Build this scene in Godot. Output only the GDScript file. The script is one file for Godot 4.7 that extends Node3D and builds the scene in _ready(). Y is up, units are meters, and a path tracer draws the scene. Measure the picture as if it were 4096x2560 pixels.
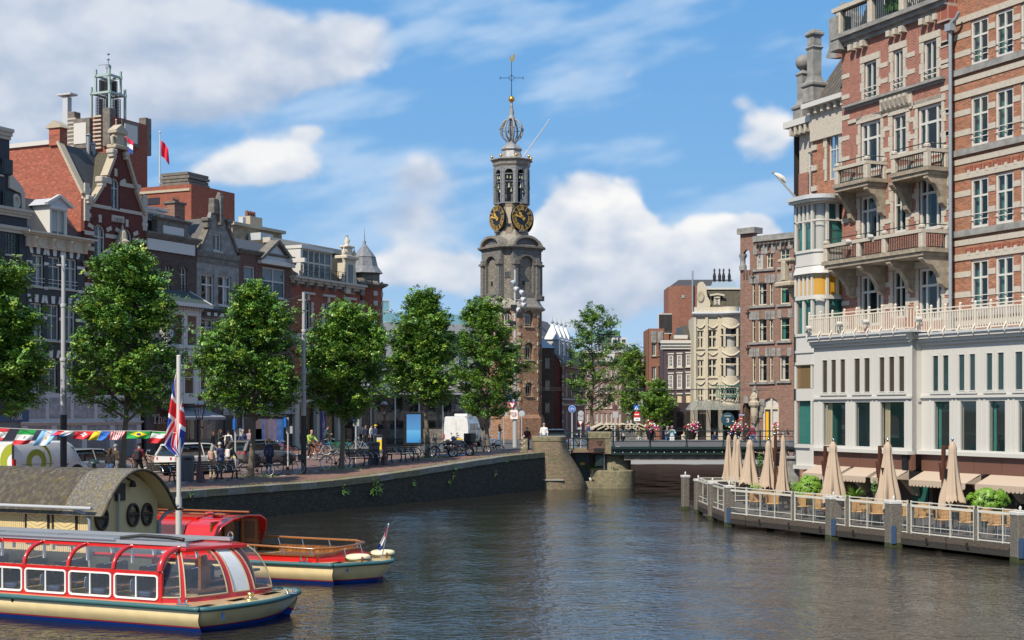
extends Node3D
const O3:=Vector3.ZERO
const UP:=Vector3.UP
const RT:=Vector3.RIGHT
const BK:=Vector3.BACK
const FOCAL:=5924.
const EYE:=4.7
var DL=RandomNumberGenerator.new()
var F6={}
var M={}
var DX:BoxMesh
var CZ:QuadMesh
var G2:FastNoiseLite
class MB:
	var v:=PackedVector3Array();var n:=PackedVector3Array();var t:=PackedVector2Array();var c:=PackedColorArray();var ix:=PackedInt32Array();var col:=Color.WHITE;var xf:=Transform3D()
	func IL(p:Vector3,nn:Vector3)->Vector2:
		var a:=nn.abs()
		if a.z>=a.x and a.z>=a.y:return Vector2(p.x,-p.y)
		if a.x>=a.y:return Vector2(p.z,-p.y)
		return Vector2(p.x,p.z)
	func tri(p0:Vector3,p1:Vector3,p2:Vector3):
		var nn:=(p1-p0).cross(p2-p0)
		if nn.length_squared()<1e-14:return self
		nn=nn.normalized();var b:=v.size();var wn:=(xf.basis*nn).normalized()
		for p in[p0,p1,p2]:v.append(xf*p);n.append(wn);t.append(IL(p,nn));c.append(col)
		ix.append(b);ix.append(b+2);ix.append(b+1)
		return self
	func quad(p0:Vector3,p1:Vector3,p2:Vector3,p3:Vector3):
		var nn:=(p2-p0).cross(p3-p1)
		if nn.length_squared()<1e-14:return self
		nn=nn.normalized();var b:=v.size();var wn:=(xf.basis*nn).normalized()
		for p in[p0,p1,p2,p3]:v.append(xf*p);n.append(wn);t.append(IL(p,nn));c.append(col)
		for k in[0,2,1,0,3,2]:ix.append(b+k)
		return self
	func bx(x0:float,x1:float,y0:float,y1:float,z0:float,z1:float):
		var a:=Vector3(x0,y0,z0);var b:=Vector3(x1,y0,z0);var d:=Vector3(x1,y1,z0);var e:=Vector3(x0,y1,z0);var a2:=Vector3(x0,y0,z1);var b2:=Vector3(x1,y0,z1);var d2:=Vector3(x1,y1,z1);var e2:=Vector3(x0,y1,z1);quad(a2,b2,d2,e2);quad(b,a,e,d);quad(b2,b,d,d2);quad(a,a2,e2,e);quad(e2,d2,d,e);quad(a,b,b2,a2)
		return self
	func box(ce:Vector3,s:Vector3):
		bx(ce.x-s.x/2,ce.x+s.x/2,ce.y-s.y/2,ce.y+s.y/2,ce.z-s.z/2,ce.z+s.z/2)
		return self
	func rbox(ce:Vector3,s:Vector3,b:float):
		var h:=s/2;prism_y(PackedVector2Array([Vector2(-h.x+b,-h.z),Vector2(h.x-b,-h.z),Vector2(h.x,-h.z+b),Vector2(h.x,h.z-b),Vector2(h.x-b,h.z),Vector2(-h.x+b,h.z),Vector2(-h.x,h.z-b),Vector2(-h.x,-h.z+b)]),ce,-h.y,h.y,b)
		return self
	func prism_y(AL:PackedVector2Array,ce:Vector3,y0:float,y1:float,J9:=.0):
		var k:=AL.size();var M1:=Vector2.ZERO
		for p in AL:M1+=p/k
		var B8:=func(y:float,BH:float):
			var r:=[]
			for p in AL:
				var q:Vector2=p
				if BH>.0:q=p -(p-M1).normalized()*BH
				r.append(ce+Vector3(q.x,y,q.y))
			return r
		var rings:=[]
		if J9>.0:rings=[B8.call(y0,J9),B8.call(y0+J9,.0),B8.call(y1-J9,.0),B8.call(y1,J9)]
		else:rings=[B8.call(y0,.0),B8.call(y1,.0)]
		for r in rings.size()- 1:
			for i in k:var j:=(i+1)%k;quad(rings[r][j],rings[r][i],rings[r+1][i],rings[r+1][j])
		var D7:=Geometry2D.triangulate_polygon(AL);var AA:Array=rings[rings.size()- 1];var KX:Array=rings[0]
		for i in range(0,D7.size(),3):up_tri(AA[D7[i]],AA[D7[i+1]],AA[D7[i+2]],Vector3.UP);up_tri(KX[D7[i]],KX[D7[i+1]],KX[D7[i+2]],Vector3.DOWN)
		return self
	func up_tri(a:Vector3,b:Vector3,d:Vector3,HX:Vector3):
		if(b-a).cross(d-a).dot(HX)>=.0:tri(a,b,d)
		else:tri(a,d,b)
	func up_quad(a:Vector3,b:Vector3,d:Vector3,e:Vector3,HX:Vector3):
		if(d-a).cross(e-b).dot(HX)>=.0:quad(a,b,d,e)
		else:quad(a,e,d,b)
	func prism_z(AL:PackedVector2Array,z0:float,z1:float):
		if Geometry2D.is_polygon_clockwise(AL):AL=AL.duplicate();AL.reverse()
		var k:=AL.size()
		for i in k:var a:=AL[i];var b:=AL[(i+1)%k];quad(Vector3(a.x,a.y,z1),Vector3(a.x,a.y,z0),Vector3(b.x,b.y,z0),Vector3(b.x,b.y,z1))
		var D7:=Geometry2D.triangulate_polygon(AL)
		for i in range(0,D7.size(),3):var a:=AL[D7[i]];var b:=AL[D7[i+1]];var d:=AL[D7[i+2]];up_tri(Vector3(a.x,a.y,z1),Vector3(b.x,b.y,z1),Vector3(d.x,d.y,z1),Vector3.BACK);up_tri(Vector3(a.x,a.y,z0),Vector3(b.x,b.y,z0),Vector3(d.x,d.y,z0),Vector3.FORWARD)
		return self
	func patch(A4:Array,GE:=false,GV:=false,us:=1.,vs:=1.):
		var R:=A4.size();var C:int=A4[0].size();var b:=v.size();var L3:=[]
		for r in R:
			for k in C:
				var k0:=k-1;var k1:=k+1
				if GE:k0=posmod(k-1,C);k1=(k+1)%C
				else:k0=maxi(k0,0);k1=mini(k1,C-1)
				var du:Vector3=A4[r][k1]- A4[r][k0];var dv:Vector3=A4[mini(r+1,R-1)][k]- A4[maxi(r-1,0)][k];var nn:=du.cross(dv)
				if nn.length_squared()<1e-12:
					if r==0:nn=(A4[1][k1]- A4[1][k0]).cross(dv)
					elif r==R-1:nn=(A4[R-2][k1]- A4[R-2][k0]).cross(dv)
				if nn.length_squared()<1e-16:nn=Vector3.UP
				nn=nn.normalized()*(-1. if GV else 1.);v.append(xf*A4[r][k]);n.append((xf.basis*nn).normalized());t.append(Vector2(k*us,r*vs));c.append(col)
		var CC:=C if GE else C-1
		for r in R-1:
			for k in CC:
				var i0:=b+r*C+k;var i1:=b+r*C+(k+1)%C;var i2:=i0+C;var i3:=i1+C;var q:=[i0,i2,i1,i1,i2,i3]if not GV else[i0,i1,i2,i1,i3,i2]
				for z in q:ix.append(z)
		return self
	func lathe(FK:Array,at:=Vector3.ZERO,H9:=12,BA:=.0,HQ:=false):
		if HQ:
			for i in FK.size()- 1:
				for k in H9:var a0:=BA+TAU*k/H9;var a1:=BA+TAU*(k+1)/H9;var p:Vector2=FK[i];var q:Vector2=FK[i+1];quad(at+Vector3(p.x*sin(a0),p.y,p.x*cos(a0)),at+Vector3(p.x*sin(a1),p.y,p.x*cos(a1)),at+Vector3(q.x*sin(a1),q.y,q.x*cos(a1)),at+Vector3(q.x*sin(a0),q.y,q.x*cos(a0)))
			return self
		var A4:=[]
		for p in FK:
			var r:=[]
			for k in H9:var a:=BA+TAU*k/H9;r.append(at+Vector3(p.x*sin(a),p.y,p.x*cos(a)))
			A4.append(r)
		patch(A4,true,false,1.,1.)
		return self
	func ball(at:Vector3,r:Vector3,H9:=10,rings:=6):
		var A4:=[]
		for i in rings+1:
			var a:=-PI/2+PI*i/rings;var AT:=[]
			for k in H9:var b:=TAU*k/H9;AT.append(at+Vector3(cos(a)*sin(b)*r.x,sin(a)*r.y,cos(a)*cos(b)*r.z))
			A4.append(AT)
		patch(A4,true)
		return self
	func tube(AU:Array,C9,BI:=6,KZ:=true):
		var A4:=[];var K5:=Vector3.UP;var m:=AU.size();var d0:Vector3=(AU[1]- AU[0]).normalized()
		if absf(d0.dot(K5))>.9:K5=Vector3.RIGHT
		for i in m:
			var d:Vector3=(AU[mini(i+1,m-1)]- AU[maxi(i-1,0)]).normalized();var sx:=d.cross(K5).normalized();var sy:=sx.cross(d).normalized();K5=sy;var r:float=C9 if(C9 is float or C9 is int)else C9[i];var AT:=[]
			for k in BI:var a:=TAU*k/BI;AT.append(AU[i]+(sx*cos(a)+sy*sin(a))*r)
			A4.append(AT)
		patch(A4,true,false,.05,.2)
		if KZ:
			for e in[0,m-1]:
				var HX:Vector3=(AU[0]- AU[1])if e==0 else(AU[m-1]- AU[m-2])
				for k in range(1,BI-1):up_tri(A4[e][0],A4[e][k],A4[e][k+1],HX)
		return self
	func bar(a:Vector3,b:Vector3,w:float,h:float,up:=Vector3.UP):
		var d:=b-a;var L:=d.length();d=d/L
		if absf(d.dot(up))>.98:up=Vector3.RIGHT if absf(d.x)<.9 else Vector3.BACK
		var sx:=d.cross(up).normalized();var sy:=sx.cross(d);var KR:=xf;xf=xf*Transform3D(Basis(sx,sy,-d),a);bx(-w/2,w/2,-h/2,h/2,-L,0);xf=KR
		return self
	func mesh()->ArrayMesh:
		var HI:=[];HI.resize(Mesh.ARRAY_MAX);HI[Mesh.ARRAY_VERTEX]=v;HI[Mesh.ARRAY_NORMAL]=n;HI[Mesh.ARRAY_TEX_UV]=t;HI[Mesh.ARRAY_COLOR]=c;HI[Mesh.ARRAY_INDEX]=ix;var am:=ArrayMesh.new();am.add_surface_from_arrays(Mesh.PRIMITIVE_TRIANGLES,HI)
		return am
func CD(A3):
	if not F6.has(A3):
		F6[A3]=0
		return A3
	F6[A3]+=1
	return "%s_%03d"%[A3,F6[A3]]
func A5(A3,AK,BD,at=O3,BA=.0,BN=""):
	var o=Node3D.new();o.name=CD(A3);add_child(o);o.position=at;o.rotation.y=BA;I5(o,AK,BD,BN)
	return o
func I5(o,AK,BD="",BN="",AB=""):
	if AK:o.set_meta("label",AK)
	if BD:o.set_meta("category",BD)
	if BN:o.set_meta("group",BN)
	if AB:o.set_meta("kind",AB)
func A0(mb,A3,m,A9):
	return C5(mb.mesh(),A3,m,A9)
func C5(me,A3,m,A9):
	var o=MeshInstance3D.new();o.name=A3 if A9!=self else CD(A3);o.mesh=me;o.material_override=m;A9.add_child(o,true)
	return o
func A1(A3,m,A9,ce,s,basis=Basis()):
	var o=C5(DX,A3,m,A9);o.transform=TF(basis*Basis.from_scale(s),ce)
	return o
func DP(A3,m,A9,ce,s):
	var o=C5(CZ,A3,m,A9);o.transform=TF(Basis.from_scale(V(s.x,s.y,1)),ce)
	return o
func AM(A3,A9,at=O3):
	var o=Node3D.new();o.name=A3;A9.add_child(o,true);o.position=at
	return o
func BE(mb,A3,m):
	var o=A0(mb,A3,m,self);o.set_meta("kind","structure")
	return o
func E1(o,AK="",at=null,BA=null):
	var c=o.duplicate();var nm=String(o.name);var IC=nm.rfind("_")
	if IC>0 and nm.substr(IC+1).is_valid_int():nm=nm.substr(0,IC)
	c.name=CD(nm);add_child(c)
	if AK:c.set_meta("label",AK)
	if at!=null:c.position=at
	if BA!=null:c.rotation.y=BA
	return c
func BX(o,A3,m):
	for ch in o.get_children():
		if String(ch.name).begins_with(A3)and ch is MeshInstance3D:ch.material_override=m
		BX(ch,A3,m)
const ZR:=[[0,0,4.],[0,180,.5952],[500,680,.6744],[1850,200,.5294],[1850,900,.5952],[2250,850,.7606],[3050,0,.5953],[3050,750,.5621],[2650,1600,.5975],
	[0,1700,.5686],[600,1950,.4545],[0,1000,.6284],[700,1500,.3638],[1400,1500,.3307],[2000,1550,.3719],[600,1400,.3968],[1100,1950,.7025],
	[2580,1080,.2645],[2580,1440,.2562],[2280,1280,.3041],[2900,900,.3306],[2880,1350,.2975],[2150,1180,.3968]]
func q(k,x,y):
	return U(ZR[k][0]+x*ZR[k][2],ZR[k][1]+y*ZR[k][2])
func at(p,d):
	return V((p.x-2048.)/FOCAL*d,EYE -(p.y-1642.)/FOCAL*d,-d)
func DN(p,y):
	return at(p,(EYE-y)*FOCAL/(p.y-1642.))
func AX(x,z):
	var t=.5024*x-.8647*z;var s=-.8647*(x+11.09)- .5024*(z+65.5);var KQ=smoothstep(54.,78.,t);var h=1.33+.85*KQ*(1.-.55*smoothstep(3.,13.,s))
	return minf(h,lerpf(2.2,1.7,smoothstep(92.,115.,-z)))
func A8(p):
	var y=1.5;var r=O3
	for i in 12:r=DN(p,y);y=lerpf(y,AX(r.x,r.z),.7)
	return r
class Fac:
	func lq(k,x,y,z=0.)->Vector2:return loc(Vector2(ZR[k][0]+x*ZR[k][2],ZR[k][1]+y*ZR[k][2]),z)
	var o:Vector3;var ax:Vector3;var nn:Vector3
	func basis()->Basis:return Basis(ax,UP,nn)
	func loc(p:Vector2,z:=.0)->Vector2:
		var JQ:=Vector3((p.x-2048.)/FOCAL,-(p.y-1642.)/FOCAL,-1.);var J0:=Vector3(0,EYE,0);var s:=(o+nn*z-J0).dot(nn)/JQ.dot(nn);var w:=J0+JQ*s-o
		return Vector2(w.dot(ax),w.y)
	func side(p:Vector2,x:float)->Vector2:
		var JQ:=Vector3((p.x-2048.)/FOCAL,-(p.y-1642.)/FOCAL,-1.);var J0:=Vector3(0,EYE,0);var s:=(o+ax*x-J0).dot(ax)/JQ.dot(ax);var w:=J0+JQ*s-o
		return Vector2(w.dot(nn),w.y)
	func world(x:float,y:float,z:float)->Vector3:return o+ax*x+Vector3(0,y,0)+nn*z
func EW(u0,c0,m,AI):
	var k=(u0-2048.)/FOCAL;var d=c0/(k-m);var f=Fac.new();f.o=V(k*d,AI,-d);f.ax=V(m,0,-1).normalized()if m>0 else V(-m,0,1).normalized();f.nn=f.ax.cross(UP).normalized()
	return f
func AQ(u0,d,AI,BA=.0):
	var f=Fac.new();f.o=V((u0-2048.)/FOCAL*d,AI,-d);f.ax=V(1,0,0).rotated(UP,deg_to_rad(-BA));f.nn=f.ax.cross(UP).normalized()
	return f
func AP(A3,AK,f,BN=""):
	var o=A5(A3,AK,"building",f.o,.0,BN);o.transform=TF(f.basis(),f.o)
	return o
func R(a,b):
	return Rect2(minf(a.x,b.x),minf(a.y,b.y),absf(b.x-a.x),absf(b.y-a.y))
func fr(f,k,x0,y0,x1,y1,z=.0):
	var xm=(x0+x1)/2;var a=f.lq(k,x0,(y0+y1)/2,z);var b=f.lq(k,x1,(y0+y1)/2,z);var t=f.lq(k,xm,y0,z);var u=f.lq(k,xm,y1,z)
	return Rect2(a.x,u.y,b.x-a.x,t.y-u.y)
func D3(r,g,b,a=1.):
	var c=Color(r,g,b).linear_to_srgb();c.a=a
	return c
func AG(BZ,r,g,b,G8=.7,JJ=.0):
	if M.has(BZ):return M[BZ]
	var m=StandardMaterial3D.new();m.resource_name=BZ;m.albedo_color=D3(r,g,b);m.roughness=G8;m.metallic=JJ;M[BZ]=m
	return m
func A2(BZ,r,g,b,G8,KA,scale,FR=.0):
	if M.has(BZ):return M[BZ]
	var m=AG(BZ,r,g,b,G8);m.albedo_texture=M[KA];m.uv1_triplanar=true;m.uv1_world_triplanar=true;m.uv1_scale=Vector3.ONE*scale
	if FR>.0:m.heightmap_enabled=true;m.heightmap_texture=M[KA];m.heightmap_scale=FR
	return m
func CJ(LO,lo,hi,sd,GY=Color(1,1,1),octaves=5):
	var nz=FastNoiseLite.new();nz.seed=sd;nz.frequency=LO;nz.fractal_octaves=octaves;var t=NoiseTexture2D.new();t.width=512;t.height=512;t.seamless=true;t.noise=nz;var g=Gradient.new();g.set_color(0,Color(lo,lo,lo)*GY);g.set_color(1,Color(hi,hi,hi));t.color_ramp=g
	return t
func B2(BZ,AI:Color,KL,HU:Color,sd=1,MJ=Color(0,0,0),odd_share=.0):
	if M.has(BZ):return M[BZ]
	var rg=RandomNumberGenerator.new();rg.seed=sd;var W=1000;var H=1024;var im=Image.create(W,H,false,Image.FORMAT_RGB8);im.fill(HU.linear_to_srgb());var nz=FastNoiseLite.new();nz.seed=sd;nz.frequency=.01
	for r in 64:
		for k in range(-1,21):
			var x=k*50+(25 if r%2 else 0);var f=1.+KL*rg.randf_range(-1,1)+.25*nz.get_noise_2d(posmod(x,1000),r*16);var cc=AI*f;cc.g*=1.+rg.randf_range(-.12,.12)
			if rg.randf()<odd_share:cc=MJ*f
			cc.a=1;im.fill_rect(Rect2i(x+1,r*16+1,47,13),cc.linear_to_srgb())
	var m=StandardMaterial3D.new();m.resource_name=BZ;m.albedo_texture=ImageTexture.create_from_image(im);m.uv1_scale=V(1./4.2,1./4.,1);m.roughness=.88;M[BZ]=m
	return m
func AH(BZ,GY:Color,JS):
	if M.has(BZ):return M[BZ]
	var m=StandardMaterial3D.new();m.resource_name=BZ;GY.a=JS;m.albedo_color=GY;m.transparency=BaseMaterial3D.TRANSPARENCY_ALPHA;m.roughness=.02;m.metallic_specular=.6;M[BZ]=m
	return m
func AN(a,b):return DL.randf_range(a,b)
func BG(r,C1,BO=8):
	var p=Q([r.position,U(r.end.x,r.position.y)])
	for i in BO+1:var a=PI*i/BO;p.append(U(Cx_(r)+r.size.x/2*cos(a),r.end.y-C1+C1*sin(a)))
	return p
func AV(mb,B0,AO,z,F4):
	var xs=[];var ys=[];var lo=B0[0];var hi=B0[0]
	for p in B0:lo=lo.min(p);hi=hi.max(p)
	xs=[lo.x,hi.x];ys=[lo.y,hi.y];var hs=[]
	for h in AO:var r=h if h is Rect2 else h.r;hs.append({"r":r,"p":null if h is Rect2 else h.p});xs.append(r.position.x);xs.append(r.end.x);ys.append(r.position.y);ys.append(r.end.y)
	xs.sort();ys.sort();var E2=B0.size()==4 and(absf((hi.x-lo.x)*(hi.y-lo.y))- absf(JC(B0)))<1e-3
	for i in xs.size()- 1:
		if xs[i+1]- xs[i]<.002:continue
		for j in ys.size()- 1:
			if ys[j+1]- ys[j]<.002:continue
			var cx=(xs[i]+xs[i+1])/2;var cy=(ys[j]+ys[j+1])/2;var B7=null
			for h in hs:
				if h.r.has_point(U(cx,cy)):B7=h;break
			if B7!=null and B7.p==null:continue
			var BL=Q([U(xs[i],ys[j]),U(xs[i+1],ys[j]),U(xs[i+1],ys[j+1]),U(xs[i],ys[j+1])]);var DK=[BL]
			if not E2:DK=Geometry2D.intersect_polygons(BL,B0)
			if B7!=null:
				var IC=[]
				for c2 in DK:IC.append_array(Geometry2D.clip_polygons(c2,B7.p))
				DK=IC
			for pg in DK:
				if absf(JC(pg))<1e-5:continue
				if pg.size()==4 and E2 and B7==null:
					mb.up_quad(V(pg[0].x,pg[0].y,z),V(pg[1].x,pg[1].y,z),V(pg[2].x,pg[2].y,z),V(pg[3].x,pg[3].y,z),BK)
					continue
				var D7=Geometry2D.triangulate_polygon(pg)
				for k in range(0,D7.size(),3):var a=pg[D7[k]];var b=pg[D7[k+1]];var d=pg[D7[k+2]];mb.up_tri(V(a.x,a.y,z),V(b.x,b.y,z),V(d.x,d.y,z),BK)
	for h in hs:
		var pg=h.p if h.p!=null else Q([h.r.position,U(h.r.end.x,h.r.position.y),h.r.end,U(h.r.position.x,h.r.end.y)])
		if Geometry2D.is_polygon_clockwise(pg):pg.reverse()
		for k in pg.size():var a=pg[k];var b=pg[(k+1)%pg.size()];mb.quad(V(a.x,a.y,z),V(b.x,b.y,z),V(b.x,b.y,z-F4),V(a.x,a.y,z-F4))
	var ol=B0
	if Geometry2D.is_polygon_clockwise(ol):ol=ol.duplicate();ol.reverse()
	for k in ol.size():var a=ol[k];var b=ol[(k+1)%ol.size()];mb.quad(V(a.x,a.y,z),V(a.x,a.y,z-F4),V(b.x,b.y,z-F4),V(b.x,b.y,z))
func JC(p):
	var s=.0
	for i in p.size():s+=p[i].cross(p[(i+1)%p.size()])
	return s/2
func A6(x0,x1,y0,y1):
	return Q([U(x0,y0),U(x1,y0),U(x1,y1),U(x0,y1)])
func AC(A9,r,B1={}):
	var w=AM("window",A9);var z=B1.get("z",-.16);var fw=B1.get("frame",.07);var bw=B1.get("bar",.05);var fm=B1.get("mat",M.white);var CH=B1.get("cols",[1.]);var A4=B1.get("rows",[1.]);var C1=B1.get("arch",.0);var mb=N();var x0=r.position.x;var x1=r.end.x;var y0=r.position.y;var y1=r.end.y;mb.bx(x0,x0+fw,y0,y1-C1*.6,z-.05,z+.05);mb.bx(x1-fw,x1,y0,y1-C1*.6,z-.05,z+.05);mb.bx(x0+fw,x1-fw,y0,y0+fw*1.2,z-.05,z+.047)
	if C1<=.0:mb.bx(x0+fw,x1-fw,y1-fw,y1,z-.05,z+.047)
	else:
		var GJ=BG(r,C1);var F3=BG(r.grow_individual(-fw,-fw,-fw,-fw),maxf(.02,C1-fw*.4))
		for i in range(2,GJ.size()- 1):mb.prism_z(Q([GJ[i],GJ[i+1],F3[i+1],F3[i]]),z-.05,z+.052)
	var iw=r.size.x-2*fw;var ih=r.size.y-fw*2.2;var tx=.0;var ty=.0
	for a in CH:tx+=a
	for a in A4:ty+=a
	var gx=x0+fw
	for i in CH.size():
		var cw=iw*CH[i]/tx
		if i>0:mb.bx(gx-bw/2,gx+bw/2,y0+fw,y1 -(fw*.5 if C1<=.0 else C1*.15+fw),z-.04,z+.04)
		var gy=y0+fw*1.2
		for j in A4.size():
			var rh=ih*A4[j]/ty
			if j>0 and i==0:mb.bx(x0+fw*.6,x1-fw*.6,gy-bw/2,gy+bw/2,z-.037,z+.037)
			if C1>.0 and j==A4.size()- 1:
				if i==0:var ga=BG(Rect2(x0+fw*.5,gy,r.size.x-fw,y1-fw*.5-gy),minf(C1,y1-gy-.05));var gm=N();gm.prism_z(ga,z-.008,z);A0(gm,"pane",B1.get("glass",M.glass),w)
			else:DP("pane",B1.get("glass",M.glass),w,V(gx+cw/2,gy+rh/2,z),U(cw,rh))
			gy+=rh
		gx+=cw
	A0(mb,"frame",fm,w)
	if B1.get("sill",true):A1("sill",B1.get("sill_mat",M.pale),w,V(Cx_(r),y0-.05,.02),V(r.size.x+.16,.1,.2))
	if B1.has("curtain"):
		var cm=B1.curtain;var GH=B1.get("drawn",.3);var BI=[[x0+.03,x0+r.size.x*GH],[x1-r.size.x*GH,x1-.03]]
		if GH>=.5:BI=[[x0+.03,x1-.03]]
		if B1.get("one",0)==1:BI=[BI[0]]
		if B1.get("one",0)==2:BI=[BI[BI.size()- 1]]
		for s in BI:
			var cb=N();var D0=[[],[]];var m=maxi(5,int((s[1]- s[0])/.045))
			for i in m+1:var xx=lerpf(s[0],s[1],float(i)/m);var zz=z-.22+.035*(1 if i%2 else -1)+.012*sin(i*2.3);D0[0].append(V(xx,y0,zz));D0[1].append(V(xx+.01,y1-.03-C1*.5,zz))
			cb.patch(D0,false);A0(cb,"curtain",cm,w)
	if B1.has("blind"):A1("blind",B1.blind,w,V(Cx_(r),y1-r.size.y*B1.get("blind_share",.3)/2,z-.1),V(r.size.x-.05,r.size.y*B1.get("blind_share",.3),.01))
	if B1.get("rail",false):
		var rb=N()
		for h in[.28,.5]:rb.bar(V(x0-.02,y0+h,.02),V(x1+.02,y0+h,.02),.035,.035)
		A0(rb,"guard_rail",B1.get("rail_mat",M.white),w)
	return w
func AW(A9,x0,x1,y0,y1,depth,m,F3=true):
	var mb=N();mb.quad(V(x0,y0,-depth),V(x0,y0,0),V(x0,y1,0),V(x0,y1,-depth));mb.quad(V(x1,y0,0),V(x1,y0,-depth),V(x1,y1,-depth),V(x1,y1,0));mb.quad(V(x1,y0,-depth),V(x0,y0,-depth),V(x0,y1,-depth),V(x1,y1,-depth));A0(mb,"side_wall",m,A9)
	if F3:
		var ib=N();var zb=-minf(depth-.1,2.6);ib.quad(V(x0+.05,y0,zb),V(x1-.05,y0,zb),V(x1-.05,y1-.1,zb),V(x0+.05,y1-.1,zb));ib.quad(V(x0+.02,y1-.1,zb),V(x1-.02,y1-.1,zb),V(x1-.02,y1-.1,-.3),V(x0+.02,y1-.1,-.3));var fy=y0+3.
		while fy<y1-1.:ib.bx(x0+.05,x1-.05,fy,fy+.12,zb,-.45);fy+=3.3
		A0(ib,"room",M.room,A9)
func _ready():
	DL.seed=20240611;DX=BoxMesh.new();CZ=QuadMesh.new();var HD=Camera3D.new();HD.name="camera";HD.projection=Camera3D.PROJECTION_FRUSTUM;HD.near=.5;HD.far=4000.;HD.size=2560./FOCAL*.5;HD.frustum_offset=U(0,362./FOCAL*.5);HD.position=V(0,EYE,0);add_child(HD);var we=WorldEnvironment.new();we.name="surroundings";var GL=Environment.new();GL.background_mode=Environment.BG_SKY;GL.sky=Sky.new();GL.sky.sky_material=FZ();GL.background_energy_multiplier=1.;GL.tonemap_mode=Environment.TONE_MAPPER_LINEAR;GL.tonemap_exposure=1.45;GL.sdfgi_enabled=true;GL.ssao_enabled=true;GL.ssil_enabled=true;we.environment=GL;add_child(we);var HS=DirectionalLight3D.new();HS.name="sun";HS.light_energy=1.3;HS.light_color=Color(1.,.955,.88);HS.light_angular_distance=.5;HS.shadow_enabled=true;var az=deg_to_rad(33.);var el=deg_to_rad(46.);var GX=V(-sin(az)*cos(el),sin(el),cos(az)*cos(el));HS.basis=Basis.looking_at(-GX,UP);add_child(HS);CP();DJ();EI();C6();DH();C2();CV();EG();C7();CB();C8();E8();D8();EP();EM();DM();CX();CR();DW();EN()
func FZ():
	var nz=FastNoiseLite.new();nz.seed=11;nz.noise_type=FastNoiseLite.TYPE_SIMPLEX_SMOOTH;nz.frequency=1.;nz.fractal_octaves=6;nz.fractal_gain=.52;var EH=FastNoiseLite.new();EH.seed=5;EH.noise_type=FastNoiseLite.TYPE_CELLULAR;EH.frequency=1.;EH.fractal_octaves=4;EH.fractal_gain=.5;EH.cellular_return_type=FastNoiseLite.RETURN_DISTANCE
	var J2=[
		[200,40,700,170,.95,.45],[100,260,520,230,.9,.3],[650,200,560,190,.85,.32],[820,330,340,130,.9,.5],[520,420,480,130,.75,.3],
		[1230,250,260,130,.95,.8],[1430,130,240,120,.75,.6],[980,120,260,130,.6,.4],[60,470,260,140,.85,.75],
		[1090,650,230,90,.95,.9],[900,690,170,60,.7,.7],[1240,530,80,40,.75,.8],
		[1650,820,220,190,.75,.45],[1700,680,120,80,.6,.6],[1800,1090,260,120,.8,.62],[1560,1080,130,70,.9,.95],[1790,1080,120,50,.95,1.],
		[2290,900,170,170,1.25,1.],[2470,920,160,150,1.2,1.],[2230,1060,150,160,1.,.85],[2420,1140,380,150,1.,.45],[2290,1200,220,130,.9,.5],
		[2860,990,190,130,1.15,1.],[3010,940,130,100,1.1,1.],[2760,1080,250,120,.9,.55],[3050,530,180,120,.8,.85],[2960,400,70,60,.5,.6],
		[2420,300,330,70,.42,.6],[700,1000,500,130,.35,.5],[2300,720,380,60,.3,.6]]
	var bl=[]
	for b in J2:var a0=atan((b[0]- 2048.)/FOCAL);bl.append([a0,atan((1642.-b[1])/FOCAL*cos(a0)),b[2]/FOCAL,b[3]/FOCAL,b[4],b[5]])
	var E0=func(HT,E7,D4):
		var E4=V(sin(HT)*cos(E7),sin(E7)*1.6,-cos(HT)*cos(E7));var k=clampf(E7/1.2,.0,1.);var e2=clampf(E7/.27,.0,1.);var LC=Color(.27,.44,.62).lerp(Color(.125,.31,.56),pow(e2,.75));LC=LC.lerp(Color(.07,.20,.46),pow(k,.8));var f1=nz.get_noise_3dv(E4*5.5+V(3,1,7));var f2=nz.get_noise_3dv(E4*15.);var L4=nz.get_noise_3d(HT*4.+E7*9.,E7*22.-HT*6.,4.2);var va=smoothstep(.0,.6,L4+.12)*.5*smoothstep(.02,.16,E7);var c=LC.lerp(Color(.47,.56,.66),va);var KC=pow(1.-clampf(E7/.16,.0,1.),2.);c=c.lerp(Color(.43,.52,.62),.75*KC);var K9=.0;var wh=.0;var ws=.0001;var G9=.0
		if D4:
			for b in bl:
				var dx=(HT-b[0])/b[2];var dy=(E7-b[1])/b[3];var r2=dx*dx+dy*dy
				if r2<6.:var g=b[4]*exp(-r2*1.25);K9+=g;wh+=g*b[5];ws+=g;G9+=g*clampf(.5+dy*.55-dx*.12,.0,1.)
		else:K9=.42+.6*f1;wh=.7;ws=1.;G9=.55
		if K9>.02:
			var w=wh/ws;var up=G9/ws;var pf=.0
			if D4:pf=EH.get_noise_3dv(E4*34.+V(f2,f1,f2)*1.2)
			var d2=K9+.42*f2+.22*f1-.30*(pf+.3)*w;var D9=lerpf(.6,.13,w);var al=smoothstep(.52-D9*.5,.52+D9,d2);var KM=nz.get_noise_3dv(E4*24.+V(.3,.9,.1));var MG=clampf(up*.8+.7*f2-.35*pf+.5*KM,.0,1.);var KF=Color(.27,.33,.44).lerp(Color(.38,.45,.56),w*.7);var JK=Color(.40,.45,.54).lerp(Color(.68,.675,.665),w);c=c.lerp(KF.lerp(JK,MG),al*lerpf(.9,.98,w))
		return c
	var W=4096;var H=2048;var DR=Image.create(512,256,false,Image.FORMAT_RGB8)
	for y in 256:
		for x in 512:var E7=PI/2-PI*(y+.5)/256;DR.set_pixel(x,y,Color(.30,.30,.29).linear_to_srgb()if E7<-.02 else E0.call(wrapf(TAU*(x+.5)/512,-PI,PI),E7,false).linear_to_srgb())
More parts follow.
